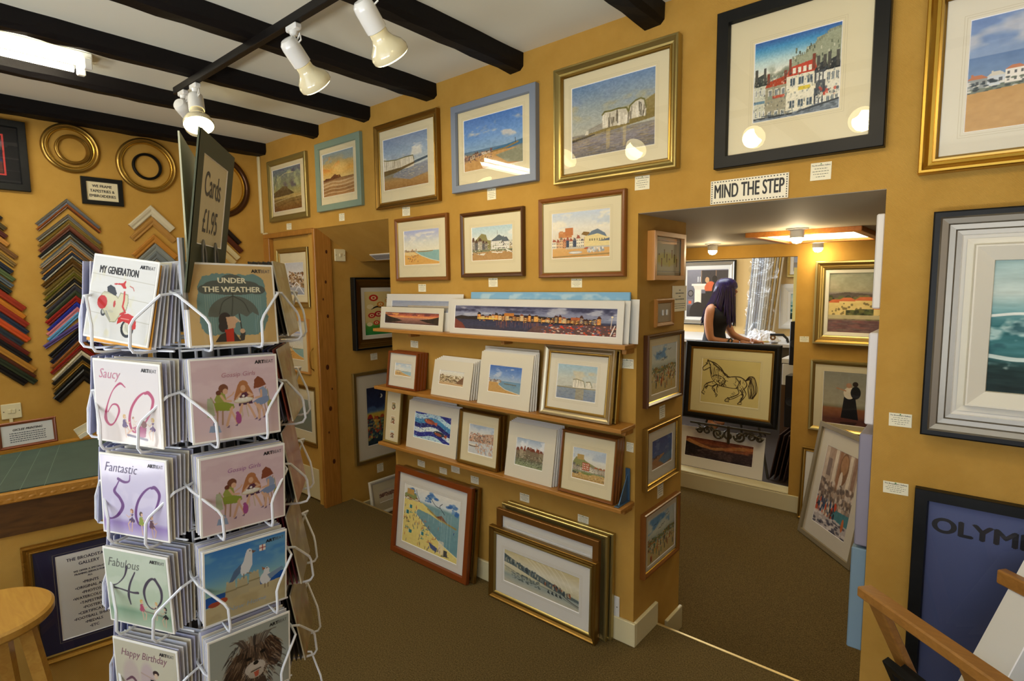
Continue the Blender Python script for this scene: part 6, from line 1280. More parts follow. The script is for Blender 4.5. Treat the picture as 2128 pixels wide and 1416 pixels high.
rt = empty('framed_sign', XM(1.083, 2.197), 'small black framed notice about tapestries and embroideries on the left wall', 'sign')
frame_part(rt, .216, .165, .026, .026, .02, 'flat', [BLACKF]); MB().quad((-.083, -.058, .008), (.083, -.058, .008), (.083, .058, .008), (-.083, .058, .008)).build('card', CREAM, rt)
rt = rt.children[-1] if rt.children[-1].name.startswith('card') else rt
for s_, y in (('WE FRAME', .031), ('TAPESTRIES &', .001), ('EMBROIDERIES', -.029)): text(s_, .0235, rt, INK, (0, y, .0084), sx=.9, bold=.0006)

def corner(y, z, arm, wd, cols, label, group, rot=0., t=.02):
    """L shaped moulding sample, apex up; arm = length along the outer edge"""
    M = XM(y, z) @ Matrix.Rotation(rot, 4, 'Z')
    mb = MB(); c = math.sqrt(.5); prof = [(0, 0), (0, t*.8), (.12, t), (.35, t*.95), (.6, t*.7), (.85, t*.75), (1, t*.4), (1, 0)]
    for s_ in (-1, 1):
        for i in range(len(prof)-1):
            (u0, h0), (u1, h1) = prof[i], prof[i+1]; w0, w1 = u0*wd, u1*wd; mi = 0 if (u0+u1)/2 < .5 else 1
            a0 = (0, -w0/c, h0); a1 = (0, -w1/c, h1)
            e = lambda w, hh, L: (s_*(L*c-w*c), -L*c-w*c, hh)
            b0, b1 = e(w0, h0, arm), e(w1, h1, arm-wd*0)
            mb.add([a0, b0, b1, a1], [(0, 1, 2, 3) if s_ < 0 else (3, 2, 1, 0)], mi)
        ends = [(s_*(arm*c-u*wd*c), -arm*c-u*wd*c, h_) for u, h_ in prof]; mb.add(ends, [tuple(range(len(ends)))], 2)
    ms = [COLM(c_) for c_ in (cols if len(cols) > 1 else cols*2)]+[mat('raw_wood_end', '#b08850', .7)]
    o = mb.build('moulding_sample', ms, None, M); tag(o, label, 'frame sample', group); return o
def COLM(c):
    if c[0] == 'g': return mat('gilt_'+c[1:], c[1:], .3, metal=.85)
    return mat('lacquer_'+c, c, .35)
ORD = ['first', 'second', 'third', 'fourth', 'fifth', 'sixth', 'seventh', 'eighth', 'ninth', 'tenth', 'eleventh', 'twelfth', 'thirteenth', 'fourteenth', 'fifteenth', 'sixteenth', 'seventeenth', 'eighteenth', 'nineteenth', 'twentieth', 'twenty-first', 'twenty-second', 'twenty-third', 'twenty-fourth', 'twenty-fifth', 'twenty-sixth', 'twenty-seventh', 'twenty-eighth', 'twenty-ninth', 'thirtieth', 'thirty-first']
# middle column: (height of apex below the top sample, width, colours, name)
c2 = [(2.134, .026, ('g#8a9298', '#4c5864'), 'blue grey'), (2.105, .018, ('#8a4a1c', '#5a2c10'), 'brown'), (2.042, .024, ('g#8f9090', '#6f6e62'), 'silver grey'), (2.009, .026, ('g#a8924a', '#6c5a2c'), 'olive gold'), (1.979, .026, ('#6c3a24', '#53281a'), 'red brown'),
      (1.94, .024, ('#1a1c1c', 'g#9a9c90'), 'black and silver'), (1.895, .024, ('g#8c98a4', '#77808a'), 'silver blue'), (1.88, .02, ('g#d0c8b0', '#a8763c'), 'bright silver'), (1.846, .026, ('g#8a8274', '#b0782c'), 'taupe'), (1.815, .026, ('#232c3a', 'g#b0b0a4'), 'navy and silver'),
      (1.77, .03, ('g#7a5c30', '#55401f'), 'brown gold'), (1.725, .028, ('g#9a8a4c', '#6c5c2c'), 'light olive gold'), (1.69, .026, ('g#8a8a3c', '#5c4c24'), 'green gold'), (1.65, .024, ('#15171a', 'g#a89c80'), 'black with gold edge'),
      (1.615, .03, ('#34343c', '#2c2c34'), 'slate'), (1.583, .034, ('#2f3a24', '#2a3420'), 'dark green'), (1.55, .03, ('#8e1c14', '#7a1810'), 'red'), (1.51, .028, ('#1c2f96', '#1a2a86'), 'royal blue'), (1.48, .026, ('#cf7c80', '#c87478'), 'pink'), (1.45, .028, ('#5d9cc8', '#5793be'), 'sky blue'),
      (1.385, .026, ('#5c4c8a', '#54447e'), 'purple'), (1.35, .026, ('#0d0d10', '#15151a'), 'black'), (1.315, .028, ('#14162c', '#101226'), 'midnight blue'), (1.283, .028, ('#8c5420', '#6c3c14'), 'chestnut'), (1.245, .022, ('#8a140c', '#7a100a'), 'deep red'), (1.208, .024, ('#d8cfae', '#a8a08a'), 'cream'),
      (1.18, .028, ('#0e0f10', '#0c0c0d'), 'jet black'), (1.15, .02, ('g#c09a4c', '#a8802f'), 'gold'), (1.12, .028, ('#10130f', '#0b0b0c'), 'black and green'), (1.09, .05, ('#0a0a0b', '#0c0c0d'), 'wide black')]
for k, (z, w_, cs, nm) in enumerate(c2):
    y = .897+(.0 if k < 20 else .0)+.0003*k; corner(y, z+.002*0, .225, w_, cs, '%s corner moulding sample, %s from the top of the middle column' % (nm, ORD[k]), 'moulding samples, middle column', (-.16 if k == 20 else 0.02*math.sin(k*2.3)))
c1 = [(.60, 2.0, '#14100e', 'black', 'black'), (.615, 1.945, 'g#6c6244', 'olive', 'dull gold'), (.615, 1.9, '#4a1c14', 'x', 'dark red'), (.62, 1.855, '#b07a34', 'x', 'ochre wood'), (.65, 1.785, '#6c4a24', 'x', 'brown'), (.64, 1.74, 'g#a8905c', 'x', 'pale gold'), (.625, 1.70, '#1c2430', 'x', 'blue black'),
      (.63, 1.655, '#4c5a34', 'x', 'green'), (.62, 1.62, 'g#7c8c98', 'x', 'silver blue'), (.61, 1.585, '#1a241c', 'x', 'bottle green'), (.665, 1.49, '#8c2c14', 'x', 'brick red'), (.66, 1.44, '#b8701c', 'x', 'orange'), (.672, 1.395, '#8a2a18', 'x', 'scarlet'), (.668, 1.35, '#1c2a3c', 'x', 'navy'),
      (.672, 1.308, '#b8481c', 'x', 'bright orange'), (.64, 1.285, '#222c34', 'x', 'slate blue'), (.66, 1.225, '#5a1c14', 'x', 'maroon'), (.668, 1.185, '#101012', 'x', 'black'), (.685, 1.125, '#a8762c', 'x', 'wide ochre'), (.68, 1.085, '#4c2414', 'x', 'mahogany'), (.685, 1.055, '#26301f', 'x', 'dark green'), (.64, 1.055, '#0c0c0e', 'x', 'jet')]
for k, (yt, zt, c, _, nm) in enumerate(c1):
    corner(yt-.16, zt+.155, .225, .034 if k > 9 else .026, (c,), '%s corner moulding sample, %s from the top of the left column' % (nm, ORD[k]), 'moulding samples, left column')
for k, (y, z, w_, c, nm) in enumerate([(1.345, 2.14, .048, '#c9c0a4', 'off white'), (1.35, 2.062, .04, '#a87c3c', 'light oak'), (1.352, 1.95, .042, '#b0772c', 'honey oak'), (1.357, 1.89, .04, '#7e8480', 'grey'), (1.357, 1.84, .04, '#6c7476', 'dark grey'), (1.357, 1.785, .034, 'g#b0b0a8', 'fine silver')]):
    corner(y, z, .195, w_, (c,), '%s corner moulding sample, %s from the top of the right column' % (nm, ORD[k]), 'moulding samples, right column')
for k, (y, z, w_, c, nm) in enumerate([(1.78, 2.075, .03, '#1c120c', 'black brown'), (1.79, 2.015, .036, '#4a2010', 'walnut'), (1.765, 1.965, .036, '#c8b888', 'ridged cream'), (1.735, 1.93, .036, '#c0ac78', 'buff')]):
    corner(y, z, .21, w_, (c,), '%s corner moulding sample just right of the cards sign, %s down' % (nm, ORD[k]), 'moulding samples beside the cards sign')
plate(XM(.553, .887), .09, .088, 'cream light switch low on the left wall by the counter', 2)
o = MB().box(-.008, .008, -.3, -.044, 0, .012, bev=.002).build('conduit', PAINTW, None, XM(.548, .887)); tag(o, 'thin cream conduit below the left wall switch', 'conduit')

# ------------------------------------------------------------------ COUNTER
FELT = mat('green_cutting_mat', '#2c4038', .7, vary=('#33483f', 8, 3)); OAK = mat('counter_oak', '#b8842c', .35, wood=('#9a6818', 5, (8, 1.5, 8))); PANEL = mat('walnut_panel', '#5a3a18', .35, wood=('#3c240e', 3, (10, 1.2, 10)))
EMB = mat('embossed_gilt_wood', '#a8752a', .4, bump=('noise', 90, .8), metal=.2)
ct = empty('counter', (-2.85, 0, 0), 'framing counter with a green cutting mat top and walnut panelled front', 'counter')
def cprism(pts, z0, z1, nm, m): return MB().prism([(p[0]+2.85, p[1]) for p in pts], z0, z1).build(nm, m, ct)
F0, F1 = (-2.66, -.45), (-2.43, .68); B0, B1 = (-3.17, -.45), (-3.17, .76)
FC0, FC1 = (-2.655, -.45), (-2.442, .68)
cprism([F0, F1, B1, B0], .868, .894, 'worktop', OAK)
cprism([(-2.69, -.45), (-2.462, .665), (-3.12, .74), (-3.12, -.45)], .894, .8975, 'cutting_mat', FELT)
mb = MB(); rr = random.Random(2)
for k in range(11): y = -.1+.065*k; mb.add([(-3.11+2.85, y, .8978), (-3.11+2.85, y+.0015, .8978), (-2.6+2.85+.01*k, y-.16, .8978), (-2.6+2.85+.01*k, y-.1615, .8978)], [(0, 3, 2, 1)])
mb.build('chalk_lines', mat('chalk_line', '#65796c', .8), ct)
cprism([(-3.17, -.45), (-3.12, -.45), (-3.12, .76), (-3.17, .76)], .894, .904, 'back_edging', OAK)
mb = MB(); e0 = Vector((F0[0]+2.85, F0[1], 0)); e1 = Vector((F1[0]+2.85, F1[1], 0)); dv = (e1-e0); L_ = dv.length; dv.normalize(); nn = Vector((dv.y, -dv.x, 0))
Mx = basis(e0, dv, (0, 0, 1), nn); mb.box(0, L_, .862, .9, 0, .012, bev=.004, M=Mx)
for k in range(40): mb.lathe([(0, .0135), (.006, .013), (.012, .0115)], 10, M=Mx @ Matrix.Translation((.015+k*L_/40, .876, 0)) @ Matrix.Diagonal((1., .6, 1, 1)))
mb.build('embossed_edging', EMB, ct)
q = .03; cprism([(F0[0]-q, F0[1]), (F1[0]-q+.02, F1[1]-.01), (F1[0]-q-.02, F1[1]-.01), (F0[0]-q-.04, F0[1])], .74, .866, 'front_panel', PANEL)
cprism([(-2.69, -.44), (-2.462, .66), (-3.1, .73), (-3.1, -.44)], .0, .8675, 'carcass', WALLM)
# gallery notice hung on the counter front
dirv = Vector((F1[0]-F0[0], F1[1]-F0[1], 0)).normalized(); nrm = Vector((dirv.y, -dirv.x, 0))
cpos = Vector((-2.452-.035, .494, .465))
M = basis((-2.4605-.0285, .494, .465), dirv, (0, 0, 1), nrm)
rt = empty('framed_sign', M, 'ornate gilt framed navy mounted services notice on the counter front', 'sign')
frame_part(rt, .37, .45, .03, .03, .022, 'scoop', [mat('carved_gilt', '#a87c30', .35, metal=.8, bump=('noise', 160, 1.)), GOLD]); mount_part(rt, (-.157, .157, -.197, .197), (-.095, .095, -.155, .165), .01, NAVYM, 1)
MB().quad((-.095, -.155, .008), (.095, -.155, .008), (.095, .165, .008), (-.095, .165, .008)).build('paper', WHITE, rt)
NI = mat('navy_ink', '#1a1c3c', .6)
ys = [(.140, .0165, 'THE BROADSTAIRS'), (.119, .0165, 'GALLERY'), (.091, .0095, 'WE OFFER A SPECIALIST'), (.079, .0095, 'FRAMING SERVICE FOR'), (.067, .0095, 'ALL')]+[(.045-.0195*i, .0145, s_) for i, s_ in enumerate(['•PRINTS', '•ORIGINAL ART', '•PHOTOS', '•WATERCOLOURS', '•TAPESTRIES', '•POSTERS', '•CERTIFICATES', '•FOOTBALL SHIRTS', '•MEDALS', '•ETC'])]
for y, sz, s_ in ys: text(s_, sz, rt, NI, (0, y, .0084), sx=.92, bold=.0003)
pane(rt, (-.157, .157, -.197, .197), .014)
# small framed notice on the back edge of the counter
th = .1; M = basis((-3.15+.004, .452, .905+.062), (0, 1, 0), (-math.sin(th), 0, math.cos(th)), (math.cos(th), 0, math.sin(th)))
rt = empty('framed_sign', M, 'small mahogany framed printing notice at the back of the counter', 'sign'); frame_part(rt, .2, .115, .014, .014, .014, 'round', [REDF, REDF]); MB().quad((-.087, -.045, .006), (.087, -.045, .006), (.087, .045, .006), (-.087, .045, .006)).build('paper', WHITE, rt)
text('GICLEE PRINTING', .0125, rt, INK, (0, .022, .0064), bold=.0004, shear=.3)
mb = MB(); rr = random.Random(1)
for i in range(5):
    y = .006-.009*i; x = -.06
    while x < .06: w_ = rr.uniform(.003, .009); mb.box(x, x+w_, y, y+.0035, .0061, .0064); x += w_+.0018
mb.build('small_print', mat('grey_print', '#55585c', .7), rt)
# mount corner samples standing behind
for k, (c, y, z, wd, lb) in enumerate([('#d8cfae', .735, 1.01, .03, 'cream'), ('#e4ddc4', .745, .985, .018, 'white lined black')]):
    M = basis((-3.14+.012*k, y, z), (0, 1, 0), (-.08, 0, .997), (.997, 0, .08)) @ Matrix.Rotation(-.35+.03*k, 4, 'Z'); mb = MB(); cc = math.sqrt(.5)
    for s_ in (-1, 1): mb.add([(0, 0, 0), (0, 0, .008), (s_*.14*cc, -.14*cc, .008), (s_*.14*cc, -.14*cc, 0), (0, -wd/cc, 0), (0, -wd/cc, .008), (s_*(.14-wd)*cc, -(.14+wd)*cc, .008), (s_*(.14-wd)*cc, -(.14+wd)*cc, 0)], [(1, 2, 6, 5), (0, 4, 7, 3), (0, 3, 2, 1), (4, 5, 6, 7), (2, 3, 7, 6)], 0)
    o = mb.build('mount_corner', [mat('corner_'+c, c, .5)], None, M); tag(o, lb+' mount corner sample leaning at the back of the counter', 'frame sample')

# ------------------------------------------------------------------ STOOL
ST = mat('beech_stool', '#c79a48', .3, wood=('#b5853a', 4, (1.5, 12, 12)), coat=.3)
rt = empty('stool', (-2.215, .17, 0), 'round topped light wooden stool at the left edge by the counter', 'stool')
MB().lathe([(0, .628), (.165, .628), (.172, .621), (.172, .603), (.165, .595), (0, .595)], 48).build('seat', ST, rt)
for k in range(4):
    a = PI/4+k*PI/2+.3; c_, s_ = math.cos(a), math.sin(a); mb = MB(); M = basis((0, 0, 0), (c_, s_, 0), (-s_, c_, 0), (0, 0, 1))
    mb.add([tuple(M @ Vector(v)) for v in [(.085, -.017, .6), (.12, -.017, .6), (.12, .017, .6), (.085, .017, .6), (.175, -.015, 0.001), (.205, -.015, 0.001), (.205, .015, 0.001), (.175, .015, 0.001)]], [(0, 1, 2, 3), (4, 7, 6, 5), (0, 4, 5, 1), (1, 5, 6, 2), (2, 6, 7, 3), (3, 7, 4, 0)]); mb.build('leg', ST, rt)
for k in range(4):
    a = PI/4+k*PI/2+.3; b = a+PI/2; z = .33 if k % 2 else .24; r_ = .1+(.19-.1)*(1-z/.6); MB().tube([(r_*math.cos(a), r_*math.sin(a), z), (r_*math.cos(b), r_*math.sin(b), z)], .011, 10).build('rung', ST, rt)

# ------------------------------------------------------------------ CARD SPINNER
AX = Vector((-1.291, .497, 0)); YAW = {'right': -7.5, 'left': -66., 'side': 52., 'rear': -124., 'far': 112., 'back': 172.}
TZ = [1.563, 1.378, 1.196, 1.009, .828]; TZ2 = TZ+[.645, .462]
rk = empty('card_rack', (AX.x, AX.y, 0), 'tall white wire spinner rack full of greeting cards', 'rack')
mb = MB(); mb.tube([(0, 0, .03), (0, 0, 2.0-.33)], .012, 12); mb.build('centre_pole', WIRE, rk)
mb = MB()
for k in range(4): a = k*PI/2+.4; mb.tube([(0, 0, .06), (.12*math.cos(a), .12*math.sin(a), .05), (.27*math.cos(a), .27*math.sin(a), .012)], .012, 8)
mb.build('base', WIRE, rk)
mb = MB(); RI = .118; RIS = .1; YAW['side'] = 54.
for nm, yw in YAW.items():
    a = math.radians(yw); n_ = Vector((math.cos(a), math.sin(a), 0)); u_ = Vector((-math.sin(a), math.cos(a), 0))
    for su in (-.05, .05): p = n_*RI+u_*su; mb.tube([(p.x, p.y, .34), (p.x, p.y, 1.62)], .0032, 6)
    for z in [t-.083 for t in TZ2]+[t+.02 for t in TZ2]+[1.62]:
        p, q_ = n_*RI-u_*.068, n_*RI+u_*.068; mb.tube([(p.x, p.y, z), (q_.x, q_.y, z)], .0022, 6)
mb.build('wire_grid', WIRE, rk)
for nm, yw in YAW.items():
    a = math.radians(yw); n_ = Vector((math.cos(a), math.sin(a), 0)); u_ = Vector((-math.sin(a), math.cos(a), 0)); O = n_*(RIS if nm == 'side' else RI)
    for ti, z in enumerate(TZ2):
        if ti >= 5 and nm in ('far', 'back'): continue
        mb = MB(); P = lambda u, v, d: tuple(O+u_*u+n_*d+Vector((0, 0, z+v)))
        for s_ in (-1, 1):
            pts = [P(s_*.088, .022, 0.), P(s_*.092, .018, .035), P(s_*.089, .014, .07), P(s_*.052, -.028, .094), P(s_*.046, -.04, .097), P(s_*.045, -.078, .1), P(s_*.045, -.088, .094), P(s_*.045, -.091, .08), P(s_*.045, -.091, 0)]
            mb.tube(pts, .0027, 6)
        mb.tube([P(-.085, -.091, .045), P(.085, -.091, .045)], .002, 6); mb.tube([P(-.088, .022, 0), P(.088, .022, 0)], .002, 6); mb.tube([P(-.085, -.0895, .0), P(.085, -.0895, 0)], .002, 6)
        mb.build('wire_pocket', WIRE, rk)

# cover designs
def cov_scooter(w, h):
    A = Art(w, h, '#e9e8e2', 5); A.mix(A.nz(3, 30, 3)*.5, '#d9d8d0', .6).clouds('#e6dfae', .1, 1, .62, 5, 3, .5)
    for y in (.24, .47, .72): A.line([(0, y-.02), (.5, y), (1, y+.02)], .006, '#b9b4a0')
    cr = '#dcd8b4'; rd_ = '#cf241c'
    A.tf = (.012, .9, .155, .815)
    A.ell(.27, .65, .045, .06, '#2f3338').ell(.27, .64, .025, .035, '#c9c9be')
    A.poly([(.185, .4), (.235, .335), (.42, .325), (.5, .4), (.53, .315), (.67, .325), (.695, .45), (.675, .57), (.59, .635), (.51, .775), (.41, .785), (.285, .65), (.225, .59), (.175, .5)], '#a8a684').poly([(.2, .4), (.24, .35), (.42, .34), (.5, .42), (.54, .33), (.66, .34), (.68, .45), (.66, .56), (.58, .62), (.5, .76), (.42, .77), (.3, .64), (.24, .58), (.19, .5)], cr).line([(.22, .36), (.4, .35)], .02, '#c9c6a8')
    A.ell(.23, .5, .09, .105, rd_, rot=-.1).ell(.45, .5, .02, .055, '#c83a30').poly([(.3, .62), (.33, .62), (.42, .75), (.4, .76)], '#a8a89c').ell(.38, .55, .05, .06, '#dedbc0').ell(.4, .62, .05, .02, '#cfccb4')
    A.poly([(.28, .26), (.34, .22), (.42, .25), (.47, .34), (.45, .38), (.3, .33)], '#2c3136').poly([(.4, .19), (.55, .17), (.6, .12), (.62, .25), (.57, .25), (.52, .2), (.4, .21)], rd_).ell(.64, .18, .045, .05, '#e4e2d0').line([(.68, .2), (.74, .22), (.76, .26)], .012, '#c86a5a')
    A.line([(.6, .3), (.61, .42), (.6, .52), (.66, .6), (.58, .64)], .025, rd_).ell(.73, .84, .115, .135, '#24282c').ell(.73, .83, .078, .1, '#e6e4cf').ell(.73, .83, .045, .06, '#d0ceb8').line([(.68, .76), (.72, .84), (.76, .9)], .012, '#b9b7a0')
    A.poly([(.54, .8), (.55, .7), (.62, .63), (.72, .61), (.82, .64), (.87, .72), (.88, .82), (.82, .84), (.74, .76), (.64, .74)], rd_).line([(.6, .7), (.74, .7)], .01, '#f0aaa0'); return A
def cov_weather(w, h):
    A = Art(w, h, '#dfbb7c', 6); A.r = np.random.RandomState(2); n = A.nz(16, 16, 3); d = np.maximum(abs(A.X-.5)/.4, abs(A.Y-.5)/.385); d = (abs((A.X-.5)/.41)**5+abs((A.Y-.5)/.4)**5)
    A.mix((d+.6*(n-.5) < .9).astype(float), '#6f9490').mix(((d < .8)*A.nz(8, 8, 3)), '#7fa39c', .3)
    for k in range(26): x = .18+.026*k; A.line([(x, .38), (x, .6 if .3 < x < .75 else .86)], .006, '#9cb5ac', .7)
    for (x, y, rx, ry) in ((.5, .2, .14, .085), (.34, .27, .17, .075), (.66, .27, .17, .075), (.2, .31, .09, .06), (.8, .31, .1, .06), (.5, .31, .32, .07)): A.ell(x, y, rx, ry, '#56605a')
    A.poly([(.5+.3*math.cos(t)*-1, .65-.26*math.sin(t)) for t in np.linspace(0, PI, 24)]+[(.8, .65)]+[(.72, .6), (.65, .66), (.56, .61), (.48, .66), (.4, .61), (.3, .66), (.2, .65)], '#606a62')
    A.curve([(.5, .39), (.38, .47), (.33, .62)], .01, '#39413f').curve([(.5, .36), (.49, .5), (.47, .64)], .01, '#39413f').curve([(.5, .39), (.62, .47), (.68, .6)], .01, '#39413f').line([(.5, .34), (.5, .4)], .012, '#39413f')
    A.line([(.56, .62), (.58, .86), (.55, .92)], .014, '#33383c').ell(.39, .7, .075, .1, '#2c2e36').ell(.36, .78, .05, .07, '#2c2e36').poly([(.4, .66), (.5, .65), (.54, .72), (.51, .74), (.5, .8), (.42, .82)], '#e2b690').line([(.5, .66), (.56, .72)], .02, '#e8c8a4').poly([(.38, .82), (.48, .8), (.5, .97), (.38, .97)], '#cf3026').poly([(.26, .97), (.32, .88), (.39, .85), (.39, .97)], '#2f3238').poly([(.48, .84), (.56, .97), (.48, .97)], '#2f3238').poly([(.56, .86), (.62, .86), (.6, .96), (.55, .97)], '#33383c').ell(.585, .84, .03, .03, '#e2b690'); return A
def lady(A, x, y, s, dress, hair, flip=1, skin='#e0b89a'):
    f = flip; A.ell(x, y-.22*s, .05*s, .06*s, hair, rot=.3*f).ell(x+.025*f*s, y-.2*s, .03*s, .04*s, skin).poly([(x-.05*s, y-.14*s), (x+.05*s, y-.15*s), (x+.07*s*f, y), (x-.07*s*f, y+.01*s)], dress).ell(x+.01*f*s, y+.02*s, .09*s, .055*s, dress)
    A.line([(x+.03*f*s, y-.12*s), (x+.1*f*s, y-.05*s), (x+.17*f*s, y-.1*s)], .022*s, skin).line([(x+.06*f*s, y+.04*s), (x+.13*f*s, y+.12*s), (x+.09*f*s, y+.28*s)], .028*s, skin).line([(x, y+.06*s), (x+.03*f*s, y+.3*s)], .026*s, skin); return A
def cov_girls(w, h):
    A = Art(w, h, '#dcc0c4', 8); A.clouds('#e6cdd0', 0, 1, .5, 3, 4, .6).grad([(0, '#dcc0c4'), (.5, '#dcc2c4'), (1, '#e6cbc8')], .8, 1); A.r = np.random.RandomState(3); br = '#b08a6a'; sk = '#dcae8c'
    # chairs, table
    for x in (.27, .33): A.line([(x, .64), (x-.01, .82)], .018, br)
    for x in (.76, .82, .86): A.line([(x-.03, .58), (x, .78)], .014, br)
    A.line([(.2, .47), (.24, .55), (.26, .66)], .014, br).line([(.86, .4), (.84, .52)], .012, br).line([(.55, .56), (.56, .74), (.52, .8)], .016, '#cbb79c').line([(.6, .56), (.63, .76)], .014, '#cbb79c')
    A.poly([(.16, .48), (.22, .48), (.24, .7), (.15, .72)], '#a9b88c', .8)
    # left woman in green
    A.poly([(.24, .5), (.28, .42), (.36, .42), (.38, .52), (.36, .56), (.26, .56)], '#9aa04a').poly([(.23, .54), (.36, .54), (.46, .58), (.47, .63), (.4, .66), (.25, .64)], '#8f9c3a').ell(.35, .37, .055, .055, '#7a4a34', rot=-.3).ell(.29, .42, .03, .03, '#6c3c2c').ell(.37, .41, .03, .035, sk)
    A.line([(.32, .46), (.36, .53), (.43, .54)], .028, sk).line([(.38, .5), (.45, .46), (.47, .43)], .016, sk).line([(.44, .62), (.4, .74), (.37, .84)], .03, sk).line([(.42, .64), (.46, .74), (.49, .82)], .024, sk)
    # middle woman long hair
    A.poly([(.46, .56), (.48, .46), (.52, .34), (.58, .3), (.65, .36), (.7, .47), (.71, .54), (.64, .5), (.56, .5)], '#b5764a').ell(.585, .35, .06, .06, '#b5764a').ell(.58, .39, .03, .04, sk).poly([(.53, .46), (.62, .44), (.66, .52), (.52, .54)], '#5c3044').line([(.55, .46), (.5, .52)], .024, sk).line([(.64, .45), (.69, .49), (.64, .5)], .024, sk)
    A.poly([(.52, .57), (.68, .54), (.69, .6), (.64, .6), (.56, .61), (.52, .62)], '#4f2f4a').line([(.56, .6), (.53, .7), (.5, .78), (.49, .83)], .03, sk).line([(.63, .6), (.67, .68), (.71, .78)], .028, sk)
    A.ell(.58, .545, .12, .035, '#cfc0a0', rot=-.06).ell(.58, .54, .105, .025, '#e9e2d0', rot=-.06)
    for x, y in ((.53, .52), (.58, .49), (.62, .52), (.57, .53)): A.ell(x, y, .016, .014, '#f4efe6')
    # right woman in blue
    A.poly([(.72, .34), (.72, .3), (.77, .25), (.83, .29), (.87, .37), (.79, .4), (.71, .41)], '#8a4a30').poly([(.77, .42), (.83, .39), (.89, .46), (.87, .55), (.8, .56)], '#8f9cb4').poly([(.69, .58), (.78, .53), (.89, .52), (.9, .58), (.84, .62), (.74, .64)], '#7f8fae').line([(.8, .44), (.8, .52), (.73, .53)], .026, sk).line([(.72, .6), (.77, .68), (.76, .8)], .03, sk).line([(.76, .62), (.82, .7), (.82, .78)], .024, sk)
    for x, y in ((.48, .85), (.38, .86), (.72, .8), (.76, .82), (.82, .79)): A.poly([(x-.02, y+.01), (x+.02, y-.02), (x+.015, y+.015)], '#7a6078')
    A.ell(.51, .77, .035, .07, '#a8508a').ell(.5, .7, .02, .02, '#a8508a').line([(.88, .43), (.9, .58)], .008, '#a8a060').ell(.9, .62, .03, .045, '#a8a04a', rot=.3).poly([(.18, .82), (.28, .83), (.3, .92), (.16, .9)], '#93a4bc').ell(.24, .81, .03, .03, '#8394ac').ell(.24, .815, .02, .02, '#dcc4c6'); return A
def digits(A, col, pts_list):
    for pts, ws in pts_list: A.curve(pts, ws, col, 1, 8)
    return A
ZERO = ([(.88, .36), (.78, .34), (.66, .42), (.56, .56), (.52, .72), (.56, .84), (.64, .84), (.76, .72), (.86, .56), (.9, .42), (.84, .34), (.78, .35)], [.012, .02, .03, .035, .04, .03, .012, .02, .03, .045, .05, .03])
def cov_60(w, h):
    A = Art(w, h, '#e4dcda', 9).grad([(0, '#e2dcdb'), (1, '#e9ddd6')]); c = '#b42a5c'
    digits(A, c, [([(.48, .3), (.4, .26), (.28, .36), (.18, .55), (.14, .72), (.2, .8), (.28, .76), (.36, .62), (.34, .54), (.26, .54), (.18, .64)], [.012, .03, .012, .02, .05, .03, .015, .03, .03, .015, .01]), ZERO])
    lady(A, .44, .78, .5, '#5c4474', '#d8b06a'); A.poly([(.56, .8), (.66, .76), (.78, .78), (.76, .9), (.66, .92)], '#a82c6c').ell(.74, .74, .045, .045, '#7a3a30').line([(.48, .9), (.78, .93)], .03, '#4c3c64').line([(.56, .82), (.48, .88)], .02, '#e0b89a'); lady(A, .88, .78, .5, '#6c4a7c', '#d8b870', -1); lady(A, .58, .74, .3, '#e4d8cc', '#9c6a4a'); return A
def cov_50(w, h):
    A = Art(w, h, '#cfc8e4', 10).grad([(0, '#d6d0e8'), (.8, '#c9c0e0'), (.86, '#9c84c4'), (1, '#cbc0e2')]).clouds('#e2dcf0', 0, .8, .5, 3, 3, .5); c = '#5e1f78'
    digits(A, c, [([(.46, .22), (.44, .3), (.36, .32), (.27, .29)], [.012, .02, .035, .04]), ([(.29, .3), (.24, .38), (.2, .46), (.28, .54), (.32, .64), (.24, .76), (.14, .82), (.06, .82), (.04, .78)], [.015, .02, .045, .045, .05, .04, .02, .03, .015]), ZERO])
    lady(A, .46, .8, .52, '#4c3060', '#9c6a44', -1); lady(A, .6, .82, .52, '#8c9c2c', '#4c3424'); lady(A, .76, .84, .5, '#5c2c44', '#b07a44'); return A
def cov_40(w, h):
    A = Art(w, h, '#c2d0b8', 11).grad([(0, '#c9d6c0'), (.75, '#bccdb0'), (.82, '#8fb092'), (1, '#c4d4b8')]).clouds('#d6e0cc', 0, .75, .5, 3, 3, .5); c = '#4c4454'
    digits(A, c, [([(.36, .2), (.3, .34), (.18, .46), (.06, .52), (.2, .53), (.4, .55), (.5, .54)], [.04, .02, .012, .03, .02, .025, .035]), ([(.48, .26), (.38, .44), (.34, .6), (.36, .72)], [.02, .03, .04, .02]), ([(.84, .36), (.76, .3), (.66, .38), (.6, .52), (.64, .68), (.74, .72), (.86, .6), (.88, .44), (.8, .3)], [.02, .03, .04, .04, .02, .015, .03, .045, .04])])
    lady(A, .54, .76, .5, '#b4506c', '#d8b45c'); lady(A, .78, .74, .45, '#dcd4c0', '#d8b870', -1); lady(A, .92, .8, .5, '#26262c', '#3c3c40', -1); A.line([(.58, .78), (.86, .8)], .02, '#8a8678'); return A
